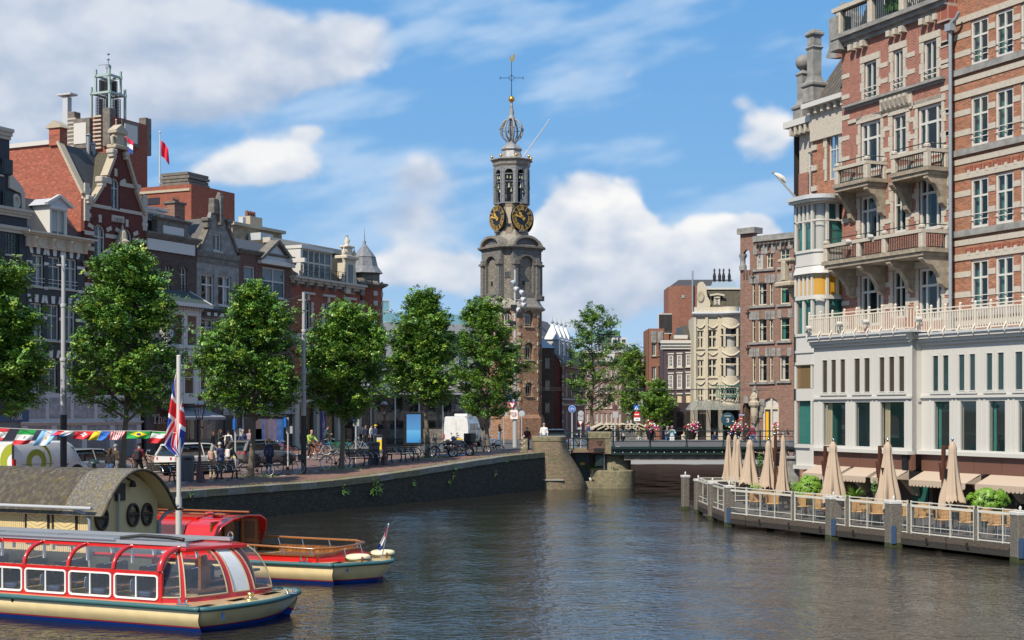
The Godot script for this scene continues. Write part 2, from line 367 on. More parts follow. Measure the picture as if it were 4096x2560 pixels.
	DR.resize(W,H,Image.INTERPOLATE_CUBIC);var xa=-285;var xb=285
	for y in range(int(H*(.5-21./180.)),H/2+6):
		for x in range(xa,xb):
			var HT=TAU*(x+.5)/W;var E7=PI/2-PI*(y+.5)/H;var c:Color=E0.call(HT,maxf(E7,.0),true).linear_to_srgb();var e=minf(minf((x-xa)/60.,(xb-x)/60.),(y-H*(.5-21./180.))/50.)
			if e<1.:c=DR.get_pixel(posmod(x,W),y).lerp(c,clampf(e,0,1))
			DR.set_pixel(posmod(x,W),y,c)
	var m=PanoramaSkyMaterial.new();m.panorama=ImageTexture.create_from_image(DR)
	return m
func CP():
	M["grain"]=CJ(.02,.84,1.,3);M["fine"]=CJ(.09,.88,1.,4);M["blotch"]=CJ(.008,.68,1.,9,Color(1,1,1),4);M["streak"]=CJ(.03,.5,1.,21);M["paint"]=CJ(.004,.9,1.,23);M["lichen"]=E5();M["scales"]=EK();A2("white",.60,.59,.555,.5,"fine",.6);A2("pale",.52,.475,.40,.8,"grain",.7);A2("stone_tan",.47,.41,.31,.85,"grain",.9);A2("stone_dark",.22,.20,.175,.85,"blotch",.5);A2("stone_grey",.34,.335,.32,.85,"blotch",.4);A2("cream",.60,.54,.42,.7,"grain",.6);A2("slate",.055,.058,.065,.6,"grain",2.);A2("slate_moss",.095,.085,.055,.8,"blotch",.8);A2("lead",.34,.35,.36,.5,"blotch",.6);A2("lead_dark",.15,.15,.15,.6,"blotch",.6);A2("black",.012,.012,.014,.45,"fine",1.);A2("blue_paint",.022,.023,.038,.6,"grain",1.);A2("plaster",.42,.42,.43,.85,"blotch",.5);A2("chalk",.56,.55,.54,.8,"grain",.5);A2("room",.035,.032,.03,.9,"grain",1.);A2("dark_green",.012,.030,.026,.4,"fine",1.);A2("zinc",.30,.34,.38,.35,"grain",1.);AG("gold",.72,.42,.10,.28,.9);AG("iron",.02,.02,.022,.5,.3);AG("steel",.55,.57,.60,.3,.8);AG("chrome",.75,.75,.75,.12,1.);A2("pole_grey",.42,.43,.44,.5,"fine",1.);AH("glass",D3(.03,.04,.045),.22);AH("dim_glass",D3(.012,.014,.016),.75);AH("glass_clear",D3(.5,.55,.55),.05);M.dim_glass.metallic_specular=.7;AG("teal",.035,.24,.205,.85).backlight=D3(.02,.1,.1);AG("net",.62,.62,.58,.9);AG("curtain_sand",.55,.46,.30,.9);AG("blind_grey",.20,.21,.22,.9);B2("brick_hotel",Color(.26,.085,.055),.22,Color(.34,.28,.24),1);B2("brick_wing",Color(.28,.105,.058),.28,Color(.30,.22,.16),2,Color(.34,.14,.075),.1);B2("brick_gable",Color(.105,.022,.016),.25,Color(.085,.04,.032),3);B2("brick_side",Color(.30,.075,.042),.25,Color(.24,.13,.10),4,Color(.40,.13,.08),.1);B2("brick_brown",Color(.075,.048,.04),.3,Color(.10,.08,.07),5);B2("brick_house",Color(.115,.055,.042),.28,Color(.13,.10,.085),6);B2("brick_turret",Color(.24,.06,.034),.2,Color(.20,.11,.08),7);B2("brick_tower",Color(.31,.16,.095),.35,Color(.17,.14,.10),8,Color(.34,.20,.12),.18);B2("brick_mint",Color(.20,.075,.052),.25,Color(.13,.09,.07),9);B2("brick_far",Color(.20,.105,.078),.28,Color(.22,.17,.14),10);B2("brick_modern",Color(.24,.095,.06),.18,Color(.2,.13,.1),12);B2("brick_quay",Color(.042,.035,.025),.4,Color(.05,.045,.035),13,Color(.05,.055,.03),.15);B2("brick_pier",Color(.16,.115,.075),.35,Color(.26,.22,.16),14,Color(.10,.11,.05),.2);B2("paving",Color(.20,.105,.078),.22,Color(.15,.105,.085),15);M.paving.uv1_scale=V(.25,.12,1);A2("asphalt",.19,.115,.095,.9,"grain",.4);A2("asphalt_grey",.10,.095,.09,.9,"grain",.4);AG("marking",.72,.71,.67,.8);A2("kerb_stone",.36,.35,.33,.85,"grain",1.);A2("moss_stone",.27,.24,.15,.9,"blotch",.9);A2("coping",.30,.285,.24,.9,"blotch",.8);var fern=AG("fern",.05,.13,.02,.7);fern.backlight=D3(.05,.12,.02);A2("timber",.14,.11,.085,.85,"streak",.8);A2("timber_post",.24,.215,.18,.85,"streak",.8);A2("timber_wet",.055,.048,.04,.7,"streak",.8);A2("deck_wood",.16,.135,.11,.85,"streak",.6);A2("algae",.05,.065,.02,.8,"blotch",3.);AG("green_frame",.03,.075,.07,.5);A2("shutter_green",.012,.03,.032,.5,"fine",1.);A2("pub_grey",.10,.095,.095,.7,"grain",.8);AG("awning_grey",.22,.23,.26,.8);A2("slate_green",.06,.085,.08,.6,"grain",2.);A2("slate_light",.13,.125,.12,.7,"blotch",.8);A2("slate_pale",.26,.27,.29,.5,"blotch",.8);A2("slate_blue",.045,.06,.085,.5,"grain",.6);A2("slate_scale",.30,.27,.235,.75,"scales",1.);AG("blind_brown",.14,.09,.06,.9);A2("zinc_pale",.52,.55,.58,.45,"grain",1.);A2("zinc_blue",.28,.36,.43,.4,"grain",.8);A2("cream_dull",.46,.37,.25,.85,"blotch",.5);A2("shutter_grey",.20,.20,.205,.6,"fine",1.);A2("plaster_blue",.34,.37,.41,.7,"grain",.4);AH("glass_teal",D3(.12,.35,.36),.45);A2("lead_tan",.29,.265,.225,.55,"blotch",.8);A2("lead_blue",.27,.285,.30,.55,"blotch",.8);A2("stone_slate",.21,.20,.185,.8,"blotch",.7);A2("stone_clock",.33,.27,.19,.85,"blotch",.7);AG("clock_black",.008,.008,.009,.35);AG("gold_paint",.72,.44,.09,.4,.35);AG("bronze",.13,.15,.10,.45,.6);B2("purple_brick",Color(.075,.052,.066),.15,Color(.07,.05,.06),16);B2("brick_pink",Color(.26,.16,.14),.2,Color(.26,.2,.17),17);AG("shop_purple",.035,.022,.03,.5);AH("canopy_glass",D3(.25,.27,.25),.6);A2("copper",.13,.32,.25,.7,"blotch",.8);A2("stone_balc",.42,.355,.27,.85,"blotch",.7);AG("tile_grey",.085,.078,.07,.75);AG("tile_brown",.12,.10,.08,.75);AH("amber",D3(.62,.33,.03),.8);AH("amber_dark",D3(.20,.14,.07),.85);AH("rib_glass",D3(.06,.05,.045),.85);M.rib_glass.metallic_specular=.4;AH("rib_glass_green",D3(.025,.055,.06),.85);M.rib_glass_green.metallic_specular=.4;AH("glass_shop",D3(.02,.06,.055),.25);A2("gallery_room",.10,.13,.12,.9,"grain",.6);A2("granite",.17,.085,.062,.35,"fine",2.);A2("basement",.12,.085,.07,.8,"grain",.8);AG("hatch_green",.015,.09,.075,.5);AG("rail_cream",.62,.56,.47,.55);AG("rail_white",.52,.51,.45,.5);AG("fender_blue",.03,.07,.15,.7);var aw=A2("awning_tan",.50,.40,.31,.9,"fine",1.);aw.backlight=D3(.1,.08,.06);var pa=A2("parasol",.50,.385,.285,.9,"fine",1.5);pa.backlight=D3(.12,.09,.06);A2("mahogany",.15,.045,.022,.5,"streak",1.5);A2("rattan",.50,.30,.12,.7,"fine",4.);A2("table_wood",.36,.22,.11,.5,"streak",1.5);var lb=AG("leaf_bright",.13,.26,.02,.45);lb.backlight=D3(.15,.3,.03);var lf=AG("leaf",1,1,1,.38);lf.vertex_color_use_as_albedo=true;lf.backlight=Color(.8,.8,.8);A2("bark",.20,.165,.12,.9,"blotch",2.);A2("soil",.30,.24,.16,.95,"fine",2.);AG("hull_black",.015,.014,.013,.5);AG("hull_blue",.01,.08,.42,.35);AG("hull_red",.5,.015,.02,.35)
	for e in[["hull_cream",.70,.56,.30],["boat_red",.58,.012,.010],["panel_white",.74,.75,.76],["van_white",.74,.74,.73],["car_white",.70,.70,.69],["car_silver",.30,.31,.32],["car_grey",.13,.125,.125],["car_navy",.008,.012,.022]]:var cm=A2(e[0],e[1],e[2],e[3],.28,"paint",.8);cm.clearcoat_enabled=true;cm.clearcoat=.7;cm.clearcoat_roughness=.06
	AG("hull_teal",.03,.11,.12,.5);AG("alu_white",.70,.70,.69,.35);AG("alu",.62,.64,.66,.3,.7);AH("glass_boat",D3(.6,.66,.68),.05);M.glass_boat.metallic_specular=.7;AG("roof_tint",.04,.042,.045,.12);AG("seal_tan",.42,.34,.22,.5);A2("deck_brown",.16,.075,.035,.5,"streak",1.)
	for e in[["varnish",.34,.125,.035],["varnish_light",.50,.19,.045],["varnish_dark",.17,.065,.022]]:var vm=A2(e[0],e[1],e[2],e[3],.3,"streak",1.2);vm.clearcoat_enabled=true;vm.clearcoat=.6;vm.clearcoat_roughness=.1
	A2("seat_blue",.018,.035,.09,.55,"fine",3.);AG("brass",.7,.5,.2,.25,.9);AG("plate_blue",.01,.07,.28,.4);AG("ring_cream",.70,.62,.40,.5);A2("board_cream",.70,.55,.28,.6,"fine",.9);A2("board_cream",.70,.54,.28,.6,"fine",.9);AG("board_groove",.34,.25,.11,.8);AG("frame_brown",.03,.018,.012,.4);A2("roof_felt",.135,.12,.10,.95,"lichen",.45);A2("roof_lichen",.24,.23,.21,.95,"lichen",.9);AG("lamp_red",.075,.018,.022,.4);AG("bin_grey",.085,.088,.095,.55);AG("sign_dark",.03,.024,.018,.5);AG("sign_gold",.45,.33,.1,.6);AG("sign_navy2",.04,.06,.15,.5);A2("bench_wood",.085,.072,.058,.8,"streak",1.2);AG("rubber",.018,.018,.018,.85);AG("seam",.12,.12,.12,.6);AG("tail_red",.45,.008,.008,.2);AG("plate_yellow2",.75,.48,.02,.5);AH("car_glass",D3(.01,.016,.018),.85);M.car_glass.metallic_specular=.7;AG("van_pane",.30,.31,.33,.25);AG("van_green",.30,.34,.02,.4);AG("emblem",.30,.22,.10,.5);AG("scooter_grey",.06,.062,.066,.35);AG("cover_dark",.03,.03,.032,.5);AG("bike_black",.012,.012,.013,.35);var cs=AG("cloth_skin",1,1,1,.8);cs.vertex_color_use_as_albedo=true;var grass=AG("grass",.11,.17,.03,.9);grass.backlight=D3(.05,.1,.01)
func E5():
	var n=FastNoiseLite.new();n.seed=12;n.frequency=.05;n.fractal_octaves=4;var n2=FastNoiseLite.new();n2.seed=14;n2.frequency=.012;n2.fractal_octaves=3;var im=Image.create(256,256,false,Image.FORMAT_RGB8)
	for y in 256:
		for x in 256:
			var a=n.get_noise_2d(x,y);var b=n2.get_noise_2d(x,y);var c=Color(.62,.6,.58).lerp(Color(.85,.83,.8),.5+a)
			if a+.4*b>.30:c=Color(1.,1.,.97)
			if b>.26 and a>.1:c=Color(.95,.85,.45)
			im.set_pixel(x,y,c)
	return ImageTexture.create_from_image(im)
func EK():
	var im=Image.create(256,256,false,Image.FORMAT_RGB8);var rg=RandomNumberGenerator.new();rg.seed=3;var E0=[]
	for i in 256:E0.append(rg.randf_range(.62,1.))
	for y in 256:
		for x in 256:
			var r=y/32;var sx=posmod(x+(16 if r%2 else 0),256);var k=sx/32;var u=absf((sx%32)- 15.5)/16.;var v=(y%32)/32.;var g=E0[(r*8+k)%256]
			if v>1.-.45*(1.-u):g=E0[((r+1)*8+k+3)%256]
			if absf(v -(1.-.45*(1.-u)))<.07:g*=.5
			im.set_pixel(x,y,Color(g,g,g*.98))
	return ImageTexture.create_from_image(im)
func I3(d):return -49.15+.581*d
func EO(d):return 46.-.447*d if d<71. else lerpf(14.26,14.6,clampf((d-71.)/20.,0,1))
func AE(t,s,L5=.0):
	var x=.5024*t-.8647*s;var z=-.8647*t-.5024*s;x+=-.8647*42.5;z+=-.5024*42.5
	return V(x,AX(x,z)+L5,z)
func DJ():
	var mb=N();var LG=[.0,.5,1.5,3,4.5,6,8,10,12,14,16,18,20,23,26,30,35,42,50,65,90,140,260,500];var A4=[];var d=2.
	while d<=120.01:
		var x0=I3(d)if d<88. else lerpf(I3(88.),6.9,clampf((d-88.)/2.,0,1));var AT=[]
		for o in LG:AT.append(V(x0-o,AX(x0-o,-d),-d))
		A4.append(AT);d+=2.
	B5(mb,A4,true);A4=[];d=2.
	while d<=120.01:
		var AT=[];var x0=EO(d)+(.6 if d<72 else .0)
		for o in[.0,2.,5.,10.,20.,40.,100.,300.,500.]:AT.append(V(x0+o,1.7 if d<80 else AX(x0+o,-d),-d))
		A4.append(AT);d+=4.
	B5(mb,A4,false);A4=[]
	for dd in[120.,135.,150.,175.,200.,300.,600.,1500.,3000.]:
		var AT=[]
		for x in[-2500.,-600.,-200.,-100.,-50.,-20.,.0,20.,50.,100.,200.,600.,2500.]:AT.append(V(x,1.7,-dd))
		A4.append(AT)
	B5(mb,A4,false);BE(mb,"ground",M.paving);var rb=N();A4=[];var t=5.
	while t<=104.:
		var AT=[]
		for s in[5.,7.,9.,11.,13.,15.5,17.9]:AT.append(AE(t,s,.022))
		A4.append(AT);t+=2.
	B5(rb,A4,true);BE(rb,"road",M.asphalt);var sq=N();A4=[]
	for dd in range(104,176,4):
		var AT=[]
		for x in[-13.,-8.,-4.,.0,4.,8.,12.,18.,26.]:AT.append(V(x,AX(x,-dd)+.05,-dd))
		A4.append(AT)
	B5(sq,A4,false);BE(sq,"square_road",M.asphalt_grey);var kb=A5("kerb","grey granite kerb along the house side of the road","kerb");t=20.
	while t<96.:var a=AE(t,18.);var b=AE(t+1.96,18.);var m=N();m.bar(a+V(0,.06,0),b+V(0,.06,0),.22,.14);A0(m,"kerb_stone",M.kerb_stone,kb);t+=2.
	kb.set_meta("kind","structure");var mk=N();t=42.
	while t<74.:
		for s in[4.75,5.45]:FU(mk,t,t+.45,s,.13)
		t+=.9
	t=30.
	while t<94.:FU(mk,t,t+2.,14.3,.12);t+=2.
	BE(mk,"road_markings",M.marking);var gb=N();DL.seed=77;t=40.
	while t<76.:
		t+=AN(.03,.12)
		if E3(t)<.0:continue
		for i in 3:HE(gb,AE(t,.75+AN(-.08,.22)),AN(.04,.14))
	var g=A0(gb,"grass",M.grass,self);I5(g,"thin fringe of grass behind the canal wall coping","grass","","stuff")
func E3(t):
	if G2==null:G2=FastNoiseLite.new();G2.seed=6;G2.frequency=.22
	return G2.get_noise_1d(t)+.12
func HE(mb,p,h):
	var a=AN(0,TAU);var w=V(cos(a),0,sin(a))*.018;mb.col=Color(1,1,1);mb.tri(p-w,p+w,p+V(AN(-.05,.05),h,AN(-.05,.05)))
func FU(mb,t0,t1,s,w):
	mb.up_quad(AE(t0,s-w/2,.03),AE(t1,s-w/2,.03),AE(t1,s+w/2,.03),AE(t0,s+w/2,.03),UP)
func B5(mb,A4,GV):
	var b=mb.v.size();mb.patch(A4,false,GV)
	for i in range(b,mb.v.size()):
		mb.t[i]=U(mb.v[i].x,mb.v[i].z)
		if mb.n[i].y<0:mb.n[i]=-mb.n[i]
func EI():
	var m=StandardMaterial3D.new();m.resource_name="canal_water";m.albedo_color=D3(.020,.018,.013);m.roughness=.06;m.metallic_specular=.5;var nt=NoiseTexture2D.new();nt.width=1024;nt.height=1024;nt.seamless=true;nt.seamless_blend_skirt=.2;var nz=FastNoiseLite.new();nz.seed=31;nz.frequency=.012;nz.fractal_octaves=4;nz.fractal_gain=.55;nz.noise_type=FastNoiseLite.TYPE_SIMPLEX_SMOOTH;nt.noise=nz;nt.as_normal_map=true;nt.bump_strength=6.;m.normal_enabled=true;m.normal_texture=nt;m.normal_scale=.6;m.uv1_scale=V(1./7.,1./5.5,1);var mb=N();var A4=[];var zz=6.
	while zz<130.:
		var AT=[];var x=-70.
		while x<=50.:AT.append(V(x,.012*sin(x*1.3+zz*.7)+.010*sin(zz*1.9-x*.5)+.008*sin(x*2.7+zz*3.1),-zz));x+=1.
		A4.append(AT);zz+=.6
	mb.patch(A4,false,false)
	for i in mb.v.size():mb.t[i]=U(mb.v[i].x,mb.v[i].z*1.)
	BE(mb,"water",m)
func C6():
	var w=A5("canal_wall","long dark mossy brick canal wall with stone coping below the quay","wall");var mb=N();var A4=[];var d=20.
	while d<=88.05:var x=I3(d);mb.col=Color.WHITE;A4.append([d,x]);d+=1.
	for i in A4.size()- 1:var x0=A4[i][1];var x1=A4[i+1][1];var z0=-A4[i][0];var z1=-A4[i+1][0];var t0=V(x0,AX(x0,z0)- .25,z0);var t1=V(x1,AX(x1,z1)- .25,z1);var b0=V(x0+.10,-.6,z0);var b1=V(x1+.10,-.6,z1);mb.up_quad(b0,b1,t1,t0,V(.86,0,.5))
	for i in mb.v.size():mb.t[i]=U(-mb.v[i].z*1.157,-mb.v[i].y)
	A0(mb,"brickwork",M.brick_quay,w);var t=20.;DL.seed=5
	while t<77.:var L=1.25;var a=AE(t,.28);var b=AE(t+L-.015,.28);var m=N();m.bar(a+V(0,-.11+AN(-.01,.01),0),b+V(0,-.11+AN(-.01,.01),0),.72,.30);A0(m,"coping_stone",M.coping if AN(0,1)<.6 else M.moss_stone,w);t+=L
	var F2=[[13,290,1365,.5],[13,230,1400,.35],[13,740,1310,.25],[13,1225,1220,.22],[13,1175,1290,.22],[13,1735,1185,.22],[13,1870,1030,.2],[13,1245,1120,.25],
		[12,1830,1270,.4],[12,2160,1235,.42],[12,2140,1265,.3],[15,395,1450,.3]]
	for s in F2:var p=q(s[0],s[1],s[2]);var k=(p.x-2048.)/FOCAL;var dd=49.15/(.581-k);var o=at(p,dd)+V(.08,0,.05);fern(o,s[3],"small green fern rooted in the canal wall","ferns growing on the canal wall")
func fern(o,r,AK,BN=""):
	var mb=N()
	for i in 46:var E4=V(AN(.0,1),AN(-.5,.8),AN(-.4,1)).normalized();var p=o+E4*r*AN(.1,.8);var e=p+(E4+V(0,-.5,0)).normalized()*r*AN(.25,.5);var side=E4.cross(UP).normalized()*r*.09;mb.quad(p,p*.5+e*.5+side,e,p*.5+e*.5-side)
	var f=A0(mb,"fern",M.fern,self);I5(f,AK,"fern",BN)
func DH():
	var D=89.6;var HW=A5("brick_pier","rounded mossy brick pier where the canal wall meets the bridge","pier",V(2.7,0,-89.2));var mb=N()
	var B0=func(y):
		var k=clampf(y/3.,0,1);var xr=lerpf(1.75,.55,k*k*(3-2*k));var AU=[V(-1.45,y,-1.6),V(-1.45,y,1.05),V(-1.2,y,1.3),V(-.5,y,1.45),V(.05,y,1.42)]
		for i in 6:var a=PI/2*(i+1)/6.;AU.append(V(lerpf(.05,xr,sin(a)),y,1.42-1.5*(1.-cos(a))))
		AU.append(V(xr,y,-1.6))
		return AU
	var A4=[]
	for i in 13:A4.append(B0.call(-.5+3.35*i/12.))
	mb.patch(A4,false,false)
	for i in mb.v.size():mb.t[i]=U(mb.v[i].x+(1.4-mb.v[i].z),-mb.v[i].y)
	A0(mb,"brickwork",M.brick_pier,HW);var cp=N();var AA=B0.call(3.);var pl=PackedVector2Array()
	for p in AA:pl.append(U(p.x*1.02,p.z*1.02))
	cp.prism_y(pl,O3,2.84,3.16,.04);A0(cp,"cap_stone",M.moss_stone,HW);A0(N().bx(-.9,.35,.55,.63,1.42,1.52),"waterline_ledge",M.kerb_stone,HW);var ab=A5("bridge_abutment","mossy stone and brick bridge abutment with dark green doors","abutment",V(0,0,-D))
	var s=func(x):return(2000+x*.3719-2048)/FOCAL*D
	var h=func(y):return EYE -(1550+y*.3719-1642)/FOCAL*D
	A0(N().bx(s.call(780),s.call(1340),-.5,h.call(660),-3.,-1.),"back_wall",M.brick_pier,ab);A1("door",M.dark_green,ab,V((s.call(812)+s.call(968))/2,(h.call(1000)+h.call(700))/2,-.97),V(s.call(968)- s.call(812),h.call(700)- h.call(1000),.08));A0(N().bx(s.call(885),s.call(1335),-.5,h.call(1012),-1.,.1),"stone_ledge",M.moss_stone,ab);A0(N().lathe([U(1.32,-.5),U(1.32,h.call(905)),U(1.22,h.call(890)),U(.0,h.call(888))],V(s.call(1232),0,-1.),16),"rounded_block",M.moss_stone,ab);A0(N().lathe([U(1.05,-.5),U(1.05,h.call(735)),U(.0,h.call(733))],V(s.call(1240),0,-1.3),16),"upper_block",M.moss_stone,ab);A1("brick_strip",M.brick_brown,ab,V((s.call(968)+s.call(1015))/2,1.9,-.9),V(.27,1.5,.25));A0(N().prism_z(Q([U(s.call(975),h.call(870)),U(s.call(1120),h.call(870)),U(s.call(1125),h.call(955)),U(s.call(990),h.call(1000)),U(s.call(975),h.call(1000))]),-1.,-.5),"corner_stone",M.stone_tan,ab);var I6=A5("wall_cabinet","dark green electrical cabinet on the bridge abutment above the ledge","cabinet",V(s.call(1068),h.call(788),-D-.2));A0(N().rbox(O3,V(s.call(1112)- s.call(1018),h.call(725)- h.call(852),.35),.03),"body",M.dark_green,I6);A0(N().rbox(V(0,0,.18),V(.40,.62,.03),.01),"door",M.dark_green,I6);A0(N().tube([V(.3,-.75,.1),V(.3,.72,.1),V(.42,.82,.12),V(1.25,.86,.12)],.025,6),"conduit",M.steel,I6);var yl=N();yl.box(V(s.call(893),h.call(825),-D-.9),V(.3,.16,.02));var ys=A0(yl,"warning_sign",AG("yellow",.8,.45,.02,.6),self);I5(ys,"small yellow warning sign on the dark green abutment door","sign");fern(V(s.call(1200),h.call(885),-D-.1),.42,"bushy green fern on the rounded bridge block");fern(V(s.call(975),h.call(965),-D+.05),.22,"low green fern on the abutment ledge");var pt=A5("potted_palm","spiky little palm in a pot on the abutment ledge","plant",V(s.call(980),h.call(1008),-D-.35));A0(N().lathe([U(.0,0),U(.09,0),U(.12,.2),U(.0,.19)],O3,10),"pot",M.white,pt);A0(N().tube([V(0,.15,0),V(0,.85,0)],.025,5),"stem",M.timber,pt);var pf=N()
	for i in 26:var a=AN(0,TAU);var e=AN(-.6,1.);var dd=V(cos(a),e,sin(a)).normalized()*.36;pf.quad(V(0,.85,0),V(0,.85,0)+dd*.5+V(.015,.02,.015),V(0,.82,0)+dd+V(0,-.08,0),V(0,.85,0)+dd*.5-V(.015,0,.015))
	A0(pf,"frond",M.fern,pt);var J3=A5("bridge_pillar","square stone and brick pillar at the end of the bridge railing","pillar",V(0,0,-D+.1));var LF=s.call(942);var IH=s.call(1197);A0(N().rbox(V((LF+IH)/2,h.call(515),-.6),V(IH-LF,h.call(475)- h.call(552),1.3),.05),"cap_stone",M.moss_stone,J3);A0(N().bx(LF+.1,IH-.35,h.call(715),h.call(552),-1.2,.0),"brick_body",M.brick_house,J3);A0(N().bx(IH-.37,IH-.02,h.call(715),h.call(553),-1.2,.02),"stone_edge",M.moss_stone,J3)
	for i in 4:A1("diamond_brick",M.brick_brown,J3,V(s.call(1068),h.call(615-i*14),.02),V(.36-.085*(3-i if i>1 else 3-i),.06,.05))
	A1("slot",M.iron,J3,V(s.call(1065),h.call(676),.005),V(.62,.26,.03));var bg=A5("bridge","dark green riveted steel girder bridge across the canal","bridge",V(0,0,-D));var H3=s.call(1197);var HF=24.;A0(N().bx(H3,HF,1.95,h.call(640),-22.,-.1),"deck",M.asphalt_grey,bg);A0(N().bx(H3,HF,h.call(662),h.call(636),-.3,.24),"cornice",M.dark_green,bg);A0(N().bx(H3,HF,h.call(716),h.call(662),-.3,.08),"girder",M.dark_green,bg);A0(N().bx(H3,HF,h.call(722),h.call(712),-.3,.2),"lower_flange",M.dark_green,bg);A0(N().bx(s.call(1335),HF,h.call(782),h.call(722),-.6,-.02),"lower_beam",M.stone_dark,bg);var x=H3+.2;var k=0;var FQ=SphereMesh.new();FQ.radius=.035;FQ.height=.07;FQ.radial_segments=8;FQ.rings=4
	while x<HF:var LB=C5(FQ,"rivet_lamp",M.white,bg);LB.position=V(x,h.call(700 -(x-H3)*.9),.1);x+=.50
	var rl=A5("bridge_railing","dark green iron railing along the bridge","railing",V(0,0,-D));var rx=H3+.12
	while rx<HF:var GF=N();GF.lathe([U(.09,0),U(.09,.08),U(.05,.12),U(.05,.9),U(.075,.93),U(.06,1.03),U(.0,1.05)],V(rx,2.5,.05),8);A0(GF,"post",M.dark_green,rl);rx+=2.22
	for y in[3.46,3.13,2.82]:A0(N().tube([V(H3,y,.05),V(HF,y,.05)],.035 if y>3.4 else .024,6),"rail",M.dark_green,rl)
	var LU=A5("short_railing","short dark green railing between the brick pier and the pillar","railing",V(0,0,-D+.1))
	for x2 in[s.call(735),s.call(790),s.call(940)]:var GF=N();GF.tube([V(x2,2.3,0),V(x2,3.38,0)],.045,6);A0(GF,"post",M.dark_green,LU)
	for y in[3.36,3.02,2.6]:A0(N().tube([V(s.call(715),y,0),V(s.call(945),y,0)],.03,6),"rail",M.dark_green,LU)
	var tn=N();tn.quad(V(6.85,-.5,-D),V(6.85,-.5,-118),V(6.85,1.95,-118),V(6.85,1.95,-D));tn.quad(V(17.5,-.5,-118),V(17.5,-.5,-D),V(17.5,1.95,-D),V(17.5,1.95,-118));tn.quad(V(6.85,-.5,-118),V(17.5,-.5,-118),V(17.5,1.95,-118),V(6.85,1.95,-118));A0(tn,"channel_wall",M.brick_quay,bg)
const ROW_C:=-72.79
const ROW_M:=.4815
func I4(mb,x0,x1,y0,z0,y1,z1):
	mb.quad(V(x0,y0,z0),V(x1,y0,z0),V(x1,y1,z1),V(x0,y1,z1))
func BW(f,k,AU):
	var r=PackedVector2Array()
	for i in range(0,AU.size(),2):r.append(f.lq(k,AU[i],AU[i+1]))
	return r
func AJ(A9,A3,m,x0,x1,y0,y1,FF,BO=3):
	var mb=N()
	for i in BO:var a=lerpf(y0,y1,float(i)/BO);var b=lerpf(y0,y1,float(i+1)/BO);var o=FF*(.35+.65*i/maxf(1.,BO-1.));mb.bx(x0-o*.4,x1+o*.4,a,b,-.1,o)
	A0(mb,A3,m,A9)
func FE(A9,r,m):
	var y=r.end.y;var w=r.size.x
	for s in[[-.02,-.10,.10],[.5,.0,.13],[1.02,.10,.10]]:var xc=r.position.x+w*s[0];var mb=N();var h=.52;mb.prism_z(Q([U(xc-s[2],y+.05),U(xc+s[2],y+.05),U(xc+s[2]+s[1]*1.4+.03,y+h),U(xc-s[2]+s[1]*1.4-.03,y+h)]),.0,.05);A0(mb,"wedge_stone",m,A9)
func ED(A9,m,x0,x1,y,h,LL,FF=.04,A3="stone_band",z0=.0):
	var HO=[[x0,x1]]
	for r in LL:
		if y+h<r.position.y or y>r.end.y:continue
		var nx=[]
		for c in HO:
			if r.end.x<=c[0]or r.position.x>=c[1]:nx.append(c);continue
			if r.position.x>c[0]:nx.append([c[0],r.position.x])
			if r.end.x<c[1]:nx.append([r.end.x,c[1]])
		HO=nx
	for c in HO:
		if c[1]- c[0]>.05:A1(A3,m,A9,V((c[0]+c[1])/2,y+h/2,z0+FF/2),V(c[1]- c[0],h,FF))
